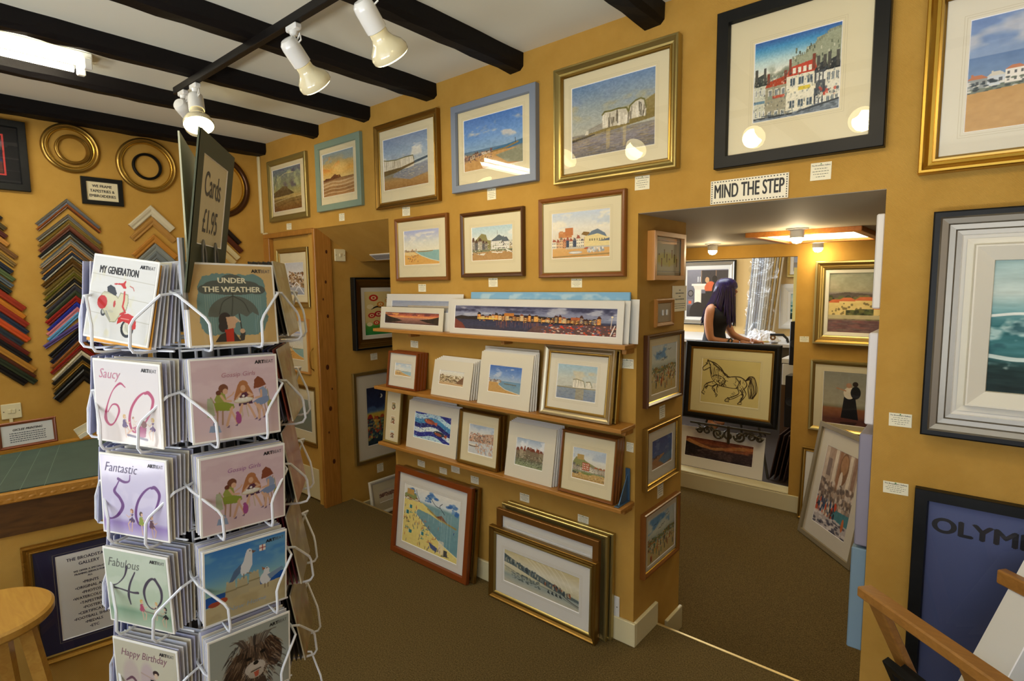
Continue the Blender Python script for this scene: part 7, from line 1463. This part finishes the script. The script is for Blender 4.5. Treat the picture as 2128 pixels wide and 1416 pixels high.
def cov_30(w, h):
    A = Art(w, h, '#d4ceb4', 12).ell(.25, .5, .16, .3, '#c4a8ac', .5, soft=.5).ell(.52, .5, .14, .3, '#c4a8b4', .6, soft=.5); c = '#6c4454'
    digits(A, c, [([(.16, .56), (.26, .5), (.32, .56), (.26, .64), (.34, .72), (.28, .84), (.16, .84)], [.02, .04, .04, .02, .045, .04, .02]), ([(.56, .58), (.46, .54), (.38, .66), (.4, .8), (.5, .84), (.58, .74), (.56, .6)], [.02, .03, .04, .04, .03, .04, .04])])
    A.ell(.66, .36, .05, .04, '#3c2c2c').ell(.66, .4, .03, .04, '#e0c4a8').line([(.42, .4), (.56, .44), (.64, .46)], .02, '#c0a89a').poly([(.56, .46), (.76, .48), (.76, .84), (.64, .86)], '#1a181c').poly([(.5, .5), (.58, .54), (.56, .72), (.46, .7)], '#6c2c3c').dabs(20, .6, .74, .5, .8, ['#e9e2d0'], .012); return A
def cov_gulls(w, h):
    A = Art(w, h, '#5fa0cc', 13).grad([(0, '#3c7ec4'), (.35, '#5f9ccc'), (.62, '#a9cdb8'), (.68, '#b4d0b4')]); A.clouds('#7fb4cc', 0, .6, .5, 2, 4, .6); A.poly([(0, .62), (.4, .6), (1, .56), (1, .72), (0, .76)], '#1f58a8').poly([(0, .78), (.3, .68), (.6, .68), (1, .66), (1, 1), (0, 1)], '#c9b98c').clouds('#b4a274', .72, 1, .5, 3, 5, .5)
    for (x, y, a, b) in ((.3, .5, .075, .24), (.44, .5, .085, .22), (.59, .46, .08, .22)):
        A.poly([(x-a, y+b), (x-a*.7, y), (x+a*.7, y), (x+a, y+b)], '#c0b48e')
        for k in range(3): A.rect(x-a*.7+a*.55*k, y-.02, x-a*.7+a*.55*k+a*.3, y+.01, '#c8bc96')
        A.line([(x-a*.8, y+b*.5), (x+a*.85, y+b*.5)], .02, '#9c8f68')
    wg = '#e4e6e6'; A.poly([(.44, .46), (.4, .36), (.46, .26), (.49, .14), (.54, .12), (.57, .17), (.57, .34), (.52, .44)], wg).ell(.53, .14, .035, .04, wg).poly([(.56, .13), (.62, .16), (.57, .18)], '#7c5c4c').poly([(.43, .28), (.42, .4), (.33, .5), (.28, .5), (.34, .36)], '#5a7494').line([(.46, .44), (.46, .5)], .012, '#8a7454').line([(.5, .44), (.55, .46)], .012, '#8a7454').ell(.54, .135, .008, .01, '#222222')
    A.ell(.74, .6, .075, .09, wg).poly([(.72, .46), (.76, .44), (.79, .48), (.78, .56), (.7, .58)], wg).poly([(.69, .42), (.74, .46), (.7, .48)], '#a8683c').poly([(.76, .56), (.96, .5), (.98, .54), (.8, .64)], '#7f96ae').line([(.73, .68), (.73, .74)], .012, '#8a7454').line([(.77, .68), (.77, .74)], .012, '#8a7454').ell(.755, .46, .008, .01, '#222222')
    A.rect(.66, .1, .74, .18, '#efe9dc').line([(.7, .1), (.7, .18)], .012, '#a83a34').line([(.66, .14), (.74, .14)], .012, '#a83a34').ell(.1, .74, .07, .035, '#a84a30').ell(.2, .72, .06, .04, '#b8532f'); return A
def cov_dog(w, h):
    A = Art(w, h, '#a9b0a4', 14).grad([(0, '#a6ada2'), (1, '#b6bab0')]); A.r = np.random.RandomState(5)
    A.ell(.52, .5, .22, .3, '#5c4a3c').ell(.3, .62, .14, .32, '#4c3828', rot=.25).ell(.78, .45, .12, .24, '#4a3426', rot=-.2)
    for k in range(420):
        x = A.r.uniform(.22, .88); y = A.r.uniform(.16, .85); dx = (x-.53)*.28; 
        if ((x-.54)/.36)**2+((y-.5)/.42)**2 > 1: continue
        c = ['#2c2420', '#6c5440', '#8a7058', '#3c2c22', '#a08a70', '#1e1a18'][k % 6]; A.curve([(x, y), (x+dx*.5, y+.04), (x+dx, y+.1)], [.014, .01, .003], c, .8, 3)
    for k in range(60): x = A.r.uniform(.4, .68); A.curve([(x, .26), (x+(x-.54)*.6, .14), (x+(x-.54)*1.2, .1+A.r.rand()*.05)], [.014, .01, .003], ['#3c3430', '#8a7a68', '#5c4c40'][k % 3], .8, 3)
    A.ell(.55, .6, .13, .1, '#d4cabc').ell(.56, .68, .1, .07, '#bfb4a4'); [A.curve([(.55+.1*math.cos(t), .6+.07*math.sin(t)), (.55+.17*math.cos(t), .62+.13*math.sin(t))], [.014, .004], '#c9beb0', .8, 3) for t in np.linspace(0, 2*PI, 30)]
    A.ell(.56, .53, .035, .03, '#1a1614').ell(.47, .44, .035, .025, '#141010').ell(.65, .4, .035, .025, '#141010').poly([(.53, .66), (.6, .65), (.59, .73), (.55, .74)], '#c8644a').line([(.5, .64), (.62, .63)], .014, '#3c2820').poly([(.4, 1), (.45, .8), (.68, .78), (.72, 1)], '#4c3c30'); return A
def cov_flower(seed):
    def f(w, h):
        cs = [('#c9b46c', '#e6dca8'), ('#b8a060', '#e0cfa0'), ('#c08058', '#e0b088'), ('#a88c4c', '#d8c48c'), ('#9c8448', '#c8b078')][seed % 5]; A = Art(w, h, cs[0], seed); A.clouds(cs[1], 0, 1, .48, 3, 3, .9, .3).clouds('#b4583c', 0, 1, .68, 4, 4, .7); return A
    return f
BACKS = [mat('card_back_'+c, c, .5) for c in ('#1a1c34', '#3c4048', '#20242a', '#77797c')]
def card_M(x, y, z, yaw, tilt, roll):
    n = Vector((math.cos(yaw)*math.cos(tilt), math.sin(yaw)*math.cos(tilt), math.sin(tilt))); u = Vector((-math.sin(yaw), math.cos(yaw), 0)); v = n.cross(u)
    u2 = u*math.cos(roll)+v*math.sin(roll); v2 = -u*math.sin(roll)+v*math.cos(roll); return basis((x, y, z), u2, v2, n)
CW = .16
def hero(M, label, art, texts, group='greeting cards facing out', inset=.004, logo=True, fold=WHITE):
    rt = empty('greeting_card', M, label, 'card', group); h = CW/2
    MB().box(-h, h, -h, h, -.0035, -.0003, bev=.001).build('card_board', fold, rt)
    root_ = rt; A_ = art(190, 190); A_.a *= .84; rt = A_.mesh('cover', (-h+inset, h-inset, -h+inset, h-inset), 0, rt, ARTG)
    for t_ in texts: text(t_[0], t_[1], rt, t_[2], (t_[3], t_[4], .0004), t_[5] if len(t_) > 5 else 'CENTER', *(t_[6:] if len(t_) > 6 else ()))
    if logo: text('ART', .0095, rt, INK, (h-.043, h-.0145, .0005), 'LEFT', 1., 0., .0004); text('BEAT', .0095, rt, mat('light_ink', '#4c4c50', .5), (h-.0255, h-.0145, .0005), 'LEFT', .8)
    return root_
IK = lambda c: mat('ink_'+c, c, .5)
HERO = {
 'L0': ((-1.235, .327, 1.569, -65.3, 7.5, -7.5), 'white card with a red and cream scooter titled MY GENERATION, top left of the rack', cov_scooter, [('MY GENERATION', .0195, INK, -.012, .0515, 'CENTER', .62, 0., .00035)]),
 'R0': ((-1.105, .477, 1.557, -8.2, 8.5, -1.4), 'UNDER THE WEATHER card with a woman under an umbrella, top right of the rack', cov_weather, [('UNDER', .0145, IK('#d6cfae'), 0, .046, 'CENTER', 1.05, 0., .0004), ('THE WEATHER', .0145, IK('#d6cfae'), 0, .0285, 'CENTER', 1.05, 0., .0004)]),
 'L1': ((-1.205, .317, 1.377, -65.6, -1.2, -3.0), 'Saucy 60 birthday card with large pink numerals', cov_60, [('Saucy', .026, IK('#b07084'), -.066, .052, 'LEFT', .85, .35)]),
 'R1': ((-1.097, .469, 1.377, -8.2, 5.0, -1.3), 'pink Gossip Girls card, upper of the two alike on the right column', cov_girls, [('Gossip Girls', .0125, IK('#9c6a78'), .005, .0445, 'CENTER', 1.0, .2)]),
 'L2': ((-1.205, .315, 1.197, -64.8, -.3, -2.2), 'lilac Fantastic 50 birthday card with purple numerals', cov_50, [('Fantastic', .026, IK('#5c5470'), -.068, .053, 'LEFT', .85, .35)]),
 'R2': ((-1.094, .472, 1.192, -7., -5., -.6), 'pink Gossip Girls card, lower of the two alike on the right column', cov_girls, [('Gossip Girls', .0125, IK('#8c5a88'), .0, .0445, 'CENTER', 1.0, .2)]),
 'L3': ((-1.223, .314, 1.006, -65.6, -3., -1.8), 'pale green Fabulous 40 birthday card', cov_40, [('Fabulous', .026, IK('#5c6058'), -.07, .05, 'LEFT', .85, .35)]),
 'R3': ((-1.1, .469, 1.009, -7., -6., -.8), 'New Home card with two seagulls on sandcastles', cov_gulls, [('New Home', .014, IK('#8a9aa4'), .0, -.058, 'CENTER', 1.1, .2)]),
 'L4': ((-1.212, .314, .822, -65.6, -2., -2.), 'cream Happy Birthday 30 card at the bottom of the left column', cov_30, [('Happy Birthday', .022, IK('#7c5460'), -.004, .052, 'CENTER', .82, .3)]),
 'R4': ((-1.095, .465, .83, -6.2, -3.9, -.8), 'shaggy brown dog portrait card at the bottom of the right column', cov_dog, []),
}
nice = {'L0': 'MY GENERATION card', 'R0': 'UNDER THE WEATHER card', 'L1': 'Saucy 60 card', 'R1': 'upper Gossip Girls card', 'L2': 'Fantastic 50 card', 'R2': 'lower Gossip Girls card', 'L3': 'Fabulous 40 card', 'R3': 'seagull card', 'L4': 'Happy Birthday card', 'R4': 'dog card'}
EDGE = [mat('envelope_white', '#d6d6da', .55), mat('envelope_lilac', '#b9bcd8', .55), mat('card_cream', '#dcd6c4', .55), mat('envelope_grey', '#c2c6d2', .55)]
def stack_card(M, label, group, front, back, w=.158, t=.0042):
    h = w/2; o = MB().box(-h, h, -h, h, -t/2, t*.1, 0, bev=.0008).box(-h+.002, h-.002, -h+.002, h-.002, -t*.62, -t/2, 1).build('greeting_card', [front, back], None, M); tag(o, label, 'card', group); return o
rr = random.Random(77)
for k, (p, lab, art, tx) in HERO.items():
    x, y, z, yw, ti, ro = p; M = card_M(x, y, z, math.radians(yw), math.radians(ti), math.radians(ro)); r_ = hero(M, lab, art, tx)
    if k == 'R0': pane(r_, (-.08, .08, -.08, .08), .0015, CELLO, 'wrapper')
    nrm = M.to_3x3().col[2]; n = 7 if k[0] == 'L' else 6
    for i in range(1, n+1):
        dd = .0052+.0086*(i-1); c = Vector((x, y, z))-nrm*dd; base_t = math.radians(ti+ (1.4 if ti < 3 else .3)*i*.6); rl = math.radians(ro*(.6 if i < 3 else .2)) if k != 'L0' else math.radians(-7.5+1.4*i)
        c.z = z+rr.uniform(-.002, .002)+(-.004 if k == 'L0' else .0)
        if k == 'L0': c.z -= .004
        M2 = card_M(c.x, c.y, c.z, math.radians(yw), base_t, rl)
        f = EDGE[(i*3+len(k)+ord(k[1])) % 4]
        if k == 'L0' and i == 1: f = mat('card_amber', '#d89a34', .5)
        stack_card(M2, 'white edged greeting card in the stack behind the '+nice[k], 'cards behind the '+nice[k], f, EDGE[i % 2])
# other columns: side column shows its card fronts at a sharp angle, rear ones their edges and backs
EC = {'side': ['#c9b46c', '#3c4048', '#1c2c6c', '#8c2c34', '#20242a', '#3c3430', '#b08c5c'], 'rear': ['#a9acc8', '#b4b6d0', '#8c90b4', '#c9c9d4']}
for nm in ('side', 'rear', 'far', 'back'):
    a = math.radians(YAW[nm]); n_ = Vector((math.cos(a), math.sin(a), 0))
    for ti, z in enumerate(TZ):
        n = {'side': 6, 'rear': 5, 'far': 3, 'back': 3}[nm]
        for i in range(n):
            d_ = RIS+.02+.0095*i if nm == 'side' else RI+(.03+.012*i if nm == 'rear' else .02+.012*i); c = AX+n_*d_; tl = math.radians(9 if nm == 'side' else 5)
            M = card_M(c.x, c.y, z+.002, a, tl, 0)
            if nm == 'side' and i == n-1:
                r_ = hero(M, 'glossy %s patterned card in front of side column pocket %s' % (['gold', 'buff', 'copper', 'golden brown', 'ochre'][ti], ['at the top', 'second from top', 'in the middle', 'fourth from top', 'lowest'][ti]), cov_flower(ti+20 if ti != 2 else 22), [], 'side column front cards', 0., False, EDGE[2]); continue
            if nm == 'side': cc = [['#2c2c2c', '#33302c', '#5a4a34', '#2c2a2a', '#3a3a3a'], ['#3c4438', '#2f3434', '#22347c', '#5a5c7c', '#9c4c44'], ['#2c3038', '#33363c', '#3c4450', '#24282c', '#30343c'], ['#5c1c34', '#6c1c34', '#6c2034', '#701c30', '#641c34'], ['#34303c', '#28242c', '#30343c', '#2c2430', '#3c3c40']][ti][i]
            elif nm == 'rear': cc = EC['rear'][i % 4]
            else: cc = ['#d8d4cc', '#c9ccd6', '#e0dcd0'][i]
            f = mat('card_'+cc, cc, .5); bk_ = f if nm == 'side' else (BACKS[(ti+(nm == 'back')) % 4] if nm in ('far', 'back') else EDGE[1])
            stack_card(M, {'side': 'dark edged greeting card in the side column, %s tier', 'rear': 'lilac enveloped card in the rear left column, %s tier', 'far': 'greeting card seen from behind through the rack, far column, %s tier', 'back': 'greeting card seen from behind through the rack, back column, %s tier'}[nm] % ['top', 'second', 'middle', 'fourth', 'bottom'][ti], nm+' column cards, tier %s' % ['one', 'two', 'three', 'four', 'five'][ti], f, bk_)
# sign on top of the rack
def board(a, b, z0, z1, label, txt=True, tilt=0.):
    a = Vector(a); b = Vector(b); ex = b-a; w = ex.length; ex.normalize(); n0 = ex.cross(Vector((0, 0, 1))); ey = n0*math.sin(tilt)+Vector((0, 0, 1))*math.cos(tilt); ez = ex.cross(ey); h = z1-z0
    c = (a+b)/2; M = basis((c.x, c.y, (z0+z1)/2), ex, ey, ez); rt = empty('price_sign', M, label, 'sign')
    MB().box(-w/2, w/2, -h/2, h/2, -.002, .001).build('backing', MGREEN if txt else mat('pale_green_board', '#c4c3a4', .7), rt)
    if txt:
        x0, x1, y0, y1 = -w/2+.033, -w/2+.205, -h/2+.092, h/2-.038
        mount_part(rt, (-w/2, w/2, -h/2, h/2), (x0, x1, y0, y1), .003, MGREEN, 0); pp = MB().quad((x0, y0, .0014), (x1, y0, .0014), (x1, y1, .0014), (x0, y1, .0014)).build('paper', CREAM, rt)
        text('Cards', .066, pp, INK, (-w/2+.112, .058, .0018), sx=.72, bold=.0006); text('£1.95', .064, pp, INK, (-w/2+.112, -.012, .0018), sx=.72, bold=.0006)
    return rt
board((-1.0957, .4104, 0), (-1.298, .5572, 0), 1.58, 1.877, 'green mounted Cards £1.95 sign standing on top of the rack', True, math.radians(8))
board((-1.125, .408, 0), (-1.36, .526, 0), 1.58, 1.872, 'pale green second board of the sign, seen nearly edge on', False)
for s_ in (0, 1):
    ex = Vector((-.809, .587, 0)); b = Vector((-1.0957, .4104, 0))+ex*(.055+.085*s_)-Vector((.587, .809, 0))*.006; nn = Vector((.587, .809, 0))*.004; mb = MB()
    mb.tube([tuple(b+nn+Vector((0, 0, 1.56))-AX), tuple(b+nn+Vector((0, 0, 1.658))-AX), tuple(b+nn+ex*.01+Vector((0, 0, 1.68))-AX), tuple(b+nn+ex*.02+Vector((0, 0, 1.658))-AX), tuple(b+nn+ex*.02+Vector((0, 0, 1.56))-AX)], .0025, 6).build('sign_clip', GWIRE, rk)
mb = MB(); p = Vector((-1.115, .395, 0))-AX; mb.tube([(p.x, p.y, 1.55), (p.x, p.y, 1.68)], .006, 8).build('sign_holder', GWIRE, rk)

# ------------------------------------------------------------------ PRINT BROWSER, bottom right
BW = mat('beech_rack', '#a97637', .4, wood=('#94652c', 5, (2, 14, 14)), coat=.15)
E0 = Vector((-.194, 1.645, .8)); dr_ = Vector((.273, -.237, 0)).normalized(); pr = Vector((dr_.y, -dr_.x, 0))*-1  # across the trough, towards the wall
if pr.y < 0: pr = -pr
rt = empty('print_rack', (E0.x, E0.y, 0), 'beech X-frame print browser at the bottom right corner', 'rack')
Mr = basis((0, 0, 0), dr_, pr, (0, 0, 1)); G = .4; LEN = .95
def bar(p, q_, w_, h_, nm, side=None):
    p, q_ = Vector(p), Vector(q_); t_ = (q_-p); L_ = t_.length; t_.normalize(); s_ = (side or Vector((1, 0, 0))); s_ = (s_-t_*s_.dot(t_)).normalized(); M = Mr @ basis(p, t_, s_, t_.cross(s_)); return MB().box(0, L_, -w_/2, w_/2, -h_/2, h_/2, bev=.004, M=M).build(nm, BW, rt)
bar((0, 0, .785), (LEN, 0, .785), .042, .028, 'top_rail', Vector((0, 1, 0))); bar((.0, G+.02, .785), (LEN, G+.02, .785), .03, .04, 'top_rail', Vector((0, 1, 0)))
for k, x in enumerate((.045, .29, .86)):
    bar((x, .0, .775), (x, G, .001), .045, .022, 'leg', Vector((1, 0, 0)))
for x in (.33, .9): bar((x, G, .775), (x, 0, .001), .045, .022, 'leg', Vector((1, 0, 0)))
bar((.05, G/2-.03, .33), (LEN-.03, G/2-.03, .33), .025, .025, 'bottom_rail', Vector((0, 1, 0))); bar((.05, G/2+.03, .33), (LEN-.03, G/2+.03, .33), .025, .025, 'bottom_rail', Vector((0, 1, 0)))
def rackprint(x0, w, h, tilt, off, z0, label, t, m, border, art, name='mounted_print', cat='print'):
    ex = dr_; base = E0*1.; base.z = 0; ctr = base+dr_*(x0+w/2)+pr*(G/2+off); up = (pr*math.sin(tilt)+Vector((0, 0, 1))*math.cos(tilt)); n_ = ex.cross(up).normalized(); ctr = ctr+Vector((0, 0, z0))+up*h/2
    r = empty(name, basis(ctr, ex, up, n_), label, cat); o = (-w/2, w/2, -h/2, h/2); a = (-w/2+border, w/2-border, -h/2+border, h/2-border)
    if name == 'framed_picture': frame_part(r, w, h, .025, .025, .02, 'flat', [BLACKF]); MB().quad((o[0]+.024, o[2]+.024, .008), (o[1]-.024, o[2]+.024, .008), (o[1]-.024, o[3]-.024, .008), (o[0]+.024, o[3]-.024, .008)).build('mount', WHITE, r)
    else: mount_part(r, o, a, t, m, 0, back=0.); art(160, 120).mesh('artwork', a, t-.0019, r, ARTM)
    return r
def a_bluerack(w, h): A = Art(w, h, '#e4e2dc', 4).grad([(0, '#5c6a9c'), (.3, '#7c8ab0'), (.5, '#c9ccd0'), (1, '#dfe0dc')]); A.dabs(60, .1, .9, .4, .9, ['#d8663c', '#5a8a94', '#2c3444'], .03); return A
rackprint(.03, .62, .64, .50, .0, .37, 'large white mounted print standing up in the print browser', .004, WHITE, .09, a_bluerack)
rackprint(.10, .56, .5, .50, .03, .36, 'second white mounted print in the print browser', .004, WHITE, .08, a_bluerack)
rackprint(.05, .5, .30, -.46, -.03, .36, 'black framed picture in the near side of the print browser', .02, WHITE, .03, None, 'framed_picture', 'picture')
rackprint(.075, .5, .30, -.46, -.005, .355, 'second black framed picture behind the first in the print browser', .02, WHITE, .03, None, 'framed_picture', 'picture')

# ------------------------------------------------------------------ LIGHTS
TUBE = mat('fluorescent_tube', '#ffffff', .4, emit=('#fff4d8', 42.))
rt = empty('fluorescent_light', (-3.21, .145, CEIL), 'white twin tube fluorescent batten between the ceiling beams', 'light')
MB().box(-.05, .05, -.66, .66, -.035, -.0005, bev=.004).build('batten', LAMPW, rt)
for s_ in (-1, 1):
    MB().tube([(s_*.055, -.61, -.055), (s_*.055, .61, -.055)], .014, 14).build('tube', TUBE, rt)
    for e in (-1, 1): MB().box(s_*.055-.014, s_*.055+.014, e*.64-.018 if e > 0 else -.655, e*.64+.014 if e > 0 else -.622, -.078, -.03, bev=.004).build('lamp_holder', LAMPW, rt)
add_light('AREA', 'tube_glow', (0, 0, 0), 6, (1., .93, .78), rt, .12, M=Matrix.Translation((0, 0, -.085)), sizey=1.2)
tr = empty('lighting_track', (-1.4, 1.13, 2.578), 'black ceiling track carrying the white spotlights', 'track')
MB().box(-1.72, 1.45, -.013, .013, -.034, -.0005, bev=.002).build('rail', mat('dark_track', '#0e0b0a', .5, spec=.3), tr)
MB().tube([(-1.7, .0, -.01), (-1.76, .02, .01), (-1.76, .05, .04), (-1.7, .08, .07)], .004, 6).build('cable', LAMPW, tr)
def spot(x, z, aim, label, power, y=1.13):
    """reflector lamp hung from the track; aim = direction the bulb faces"""
    rt = empty('spotlight', (x, y, 2.543), label, 'spotlight', None)
    MB().box(-.035, .035, -.014, .014, -.022, 0, bev=.004).lathe([(0, -.04), (.014, -.036), (.016, -.022)], 16).build('adapter', LAMPW, rt)
    MB().tube([(0, 0, -.036), (-.032, 0, -.038), (-.034, 0, -.045), (-.034, 0, z+.015)], .003, 6).build('bracket_arm', LAMPW, rt)
    MB().tube([(0, 0, -.038), (.02, 0, -.06), (.045, .0, z+.055), (.048, 0, z+.03), (.02, 0, z+.022)], .003, 6).build('flex', LAMPW, rt)
    d = Vector(aim).normalized(); M = Matrix.Translation((0, 0, z)) @ d.to_track_quat('Z', 'Y').to_matrix().to_4x4()
    MB().lathe([(0, -.05), (.022, -.047), (.032, -.036), (.0345, -.02), (.0345, .045), (.032, .047)], 28, M=M).build('lamp_cup', LAMPW, rt)
    RB = mat('cream_reflector_bulb', '#e9dfb8', .15, coat=.6)
    bulb_ = MB().lathe([(.030, .045), (.031, .066), (.038, .08), (.057, .1), (.0645, .118), (.063, .132)], 32, M=M).build('bulb', RB, rt)
    MB().lathe([(.063, .132), (.056, .137), (.03, .143), (0, .145)], 32, M=M).build('bulb_face', mat('lit_bulb_face', '#fff2c8', .4, emit=('#ffeeb0', 12.)), rt.children[-1] if False else bulb_)
    MB().lathe([(0, .01), (.009, .008), (.009, -.002)], 10, M=Matrix.Translation((-.034, 0, z)) @ Matrix.Rotation(-PI/2, 4, 'Y')).build('thumb_screw', BLACKP, rt)
    M2 = Matrix.Translation((0, 0, z)) @ Matrix.Translation(d*.155) @ (-d).to_track_quat('Z', 'Y').to_matrix().to_4x4()
    add_light('SPOT', 'lamp_beam', (0, 0, 0), power, (1., .76, .42), rt, .05, M=M2, spot=math.radians(110), blend=.9)
spot(-2.886, -.085, (.42, -.12, -.88), 'lit white spotlight facing the card rack, nearest the track end', 12)
spot(-3.03, -.085, (-.6, .7, -.35), 'white spotlight at the very end of the track, turned to the wall', 12)
spot(-1.984, -.095, (-.18, .757, -.67), 'white spotlight with round bulb, second along the track', 11)
spot(-1.53, -.105, (-.11, .75, -.715), 'white spotlight third along the track, at the top of the picture', 11)
tr2 = empty('lighting_track', (-.75, .76, 2.578), 'second black ceiling track, nearer the shop window, out of view', 'track')
MB().box(-.5, .5, -.018, .018, -.034, -.0005, bev=.002).build('rail', MATS['dark_track'], tr2)
spot(-1.0, -.1, (-.1, .9, -.45), 'white spotlight on the second track, left one, out of view', 11, .76)
spot(-.55, -.1, (.35, .8, -.45), 'white spotlight on the second track, right one, out of view', 11, .76)
# daylight through the shop windows
for (a, b) in W0:
    M = Matrix.Translation(((a+b)/2, YF-.35, 1.5)) @ Matrix.Rotation(PI/2, 4, 'X')
    add_light('AREA', 'window_daylight', None, 28, (.80, .88, 1.), None, b-a, M=M, sizey=1.7)
for (a, b) in W0:   # added fill lights aimed up through the windows to brighten the ceiling
    M = Matrix.Translation(((a+b)/2, YF-.5, .35)) @ Matrix.Rotation(math.radians(140), 4, 'X')
    add_light('AREA', 'ceiling_fill', None, 150, (.96, .95, .9), None, b-a, M=M, sizey=.7)
M = Matrix.Translation((-5.4, 6.1, 1.6)) @ Matrix.Rotation(-PI/2, 4, 'Y')
add_light('AREA', 'window_daylight', None, 150, (.82, .9, 1.), None, 1.3, M=M, sizey=1.8)
add_light('AREA', 'overhead_light', None, 26, (.85, .92, 1.), None, 1.2, M=Matrix.Translation((-2.6, 6.0, 2.48)), sizey=.8)  # free area light under the workroom ceiling, no lamp modelled here

# ------------------------------------------------------------------ world, camera, view
w_ = bpy.data.worlds.new('daylight'); S.world = w_; w_.use_nodes = True
bg = w_.node_tree.nodes['Background']; bg.inputs[0].default_value = (.62, .75, 1, 1); bg.inputs[1].default_value = .8
cam = bpy.data.cameras.new('camera'); co = bpy.data.objects.new('camera', cam); COL.objects.link(co)
yaw, pitch, roll = [math.radians(v) for v in (-40.15, -5.76, -.60)]
fw_ = Vector((math.sin(yaw)*math.cos(pitch), math.cos(yaw)*math.cos(pitch), math.sin(pitch))); r0 = Vector((math.cos(yaw), -math.sin(yaw), 0)); u0 = r0.cross(fw_)
rx = r0*math.cos(roll)+u0*math.sin(roll); ux = -r0*math.sin(roll)+u0*math.cos(roll)
co.matrix_world = basis((0, 0, 1.59), rx, ux, -fw_)
cam.sensor_fit = 'HORIZONTAL'; cam.sensor_width = 36; cam.lens = 1157/2128*36; cam.clip_start = .02; cam.clip_end = 60
S.camera = co
S.view_settings.view_transform = 'Standard'; S.view_settings.look = 'None'; S.view_settings.exposure = -0.12; S.view_settings.gamma = 1; S.view_settings.use_curve_mapping = False
cy = S.cycles
cy.max_bounces = 7; cy.diffuse_bounces = 4; cy.glossy_bounces = 3; cy.transparent_max_bounces = 16; cy.transmission_bounces = 2; cy.caustics_reflective = False; cy.caustics_refractive = False
cy.sample_clamp_indirect = 6; cy.use_denoising = True
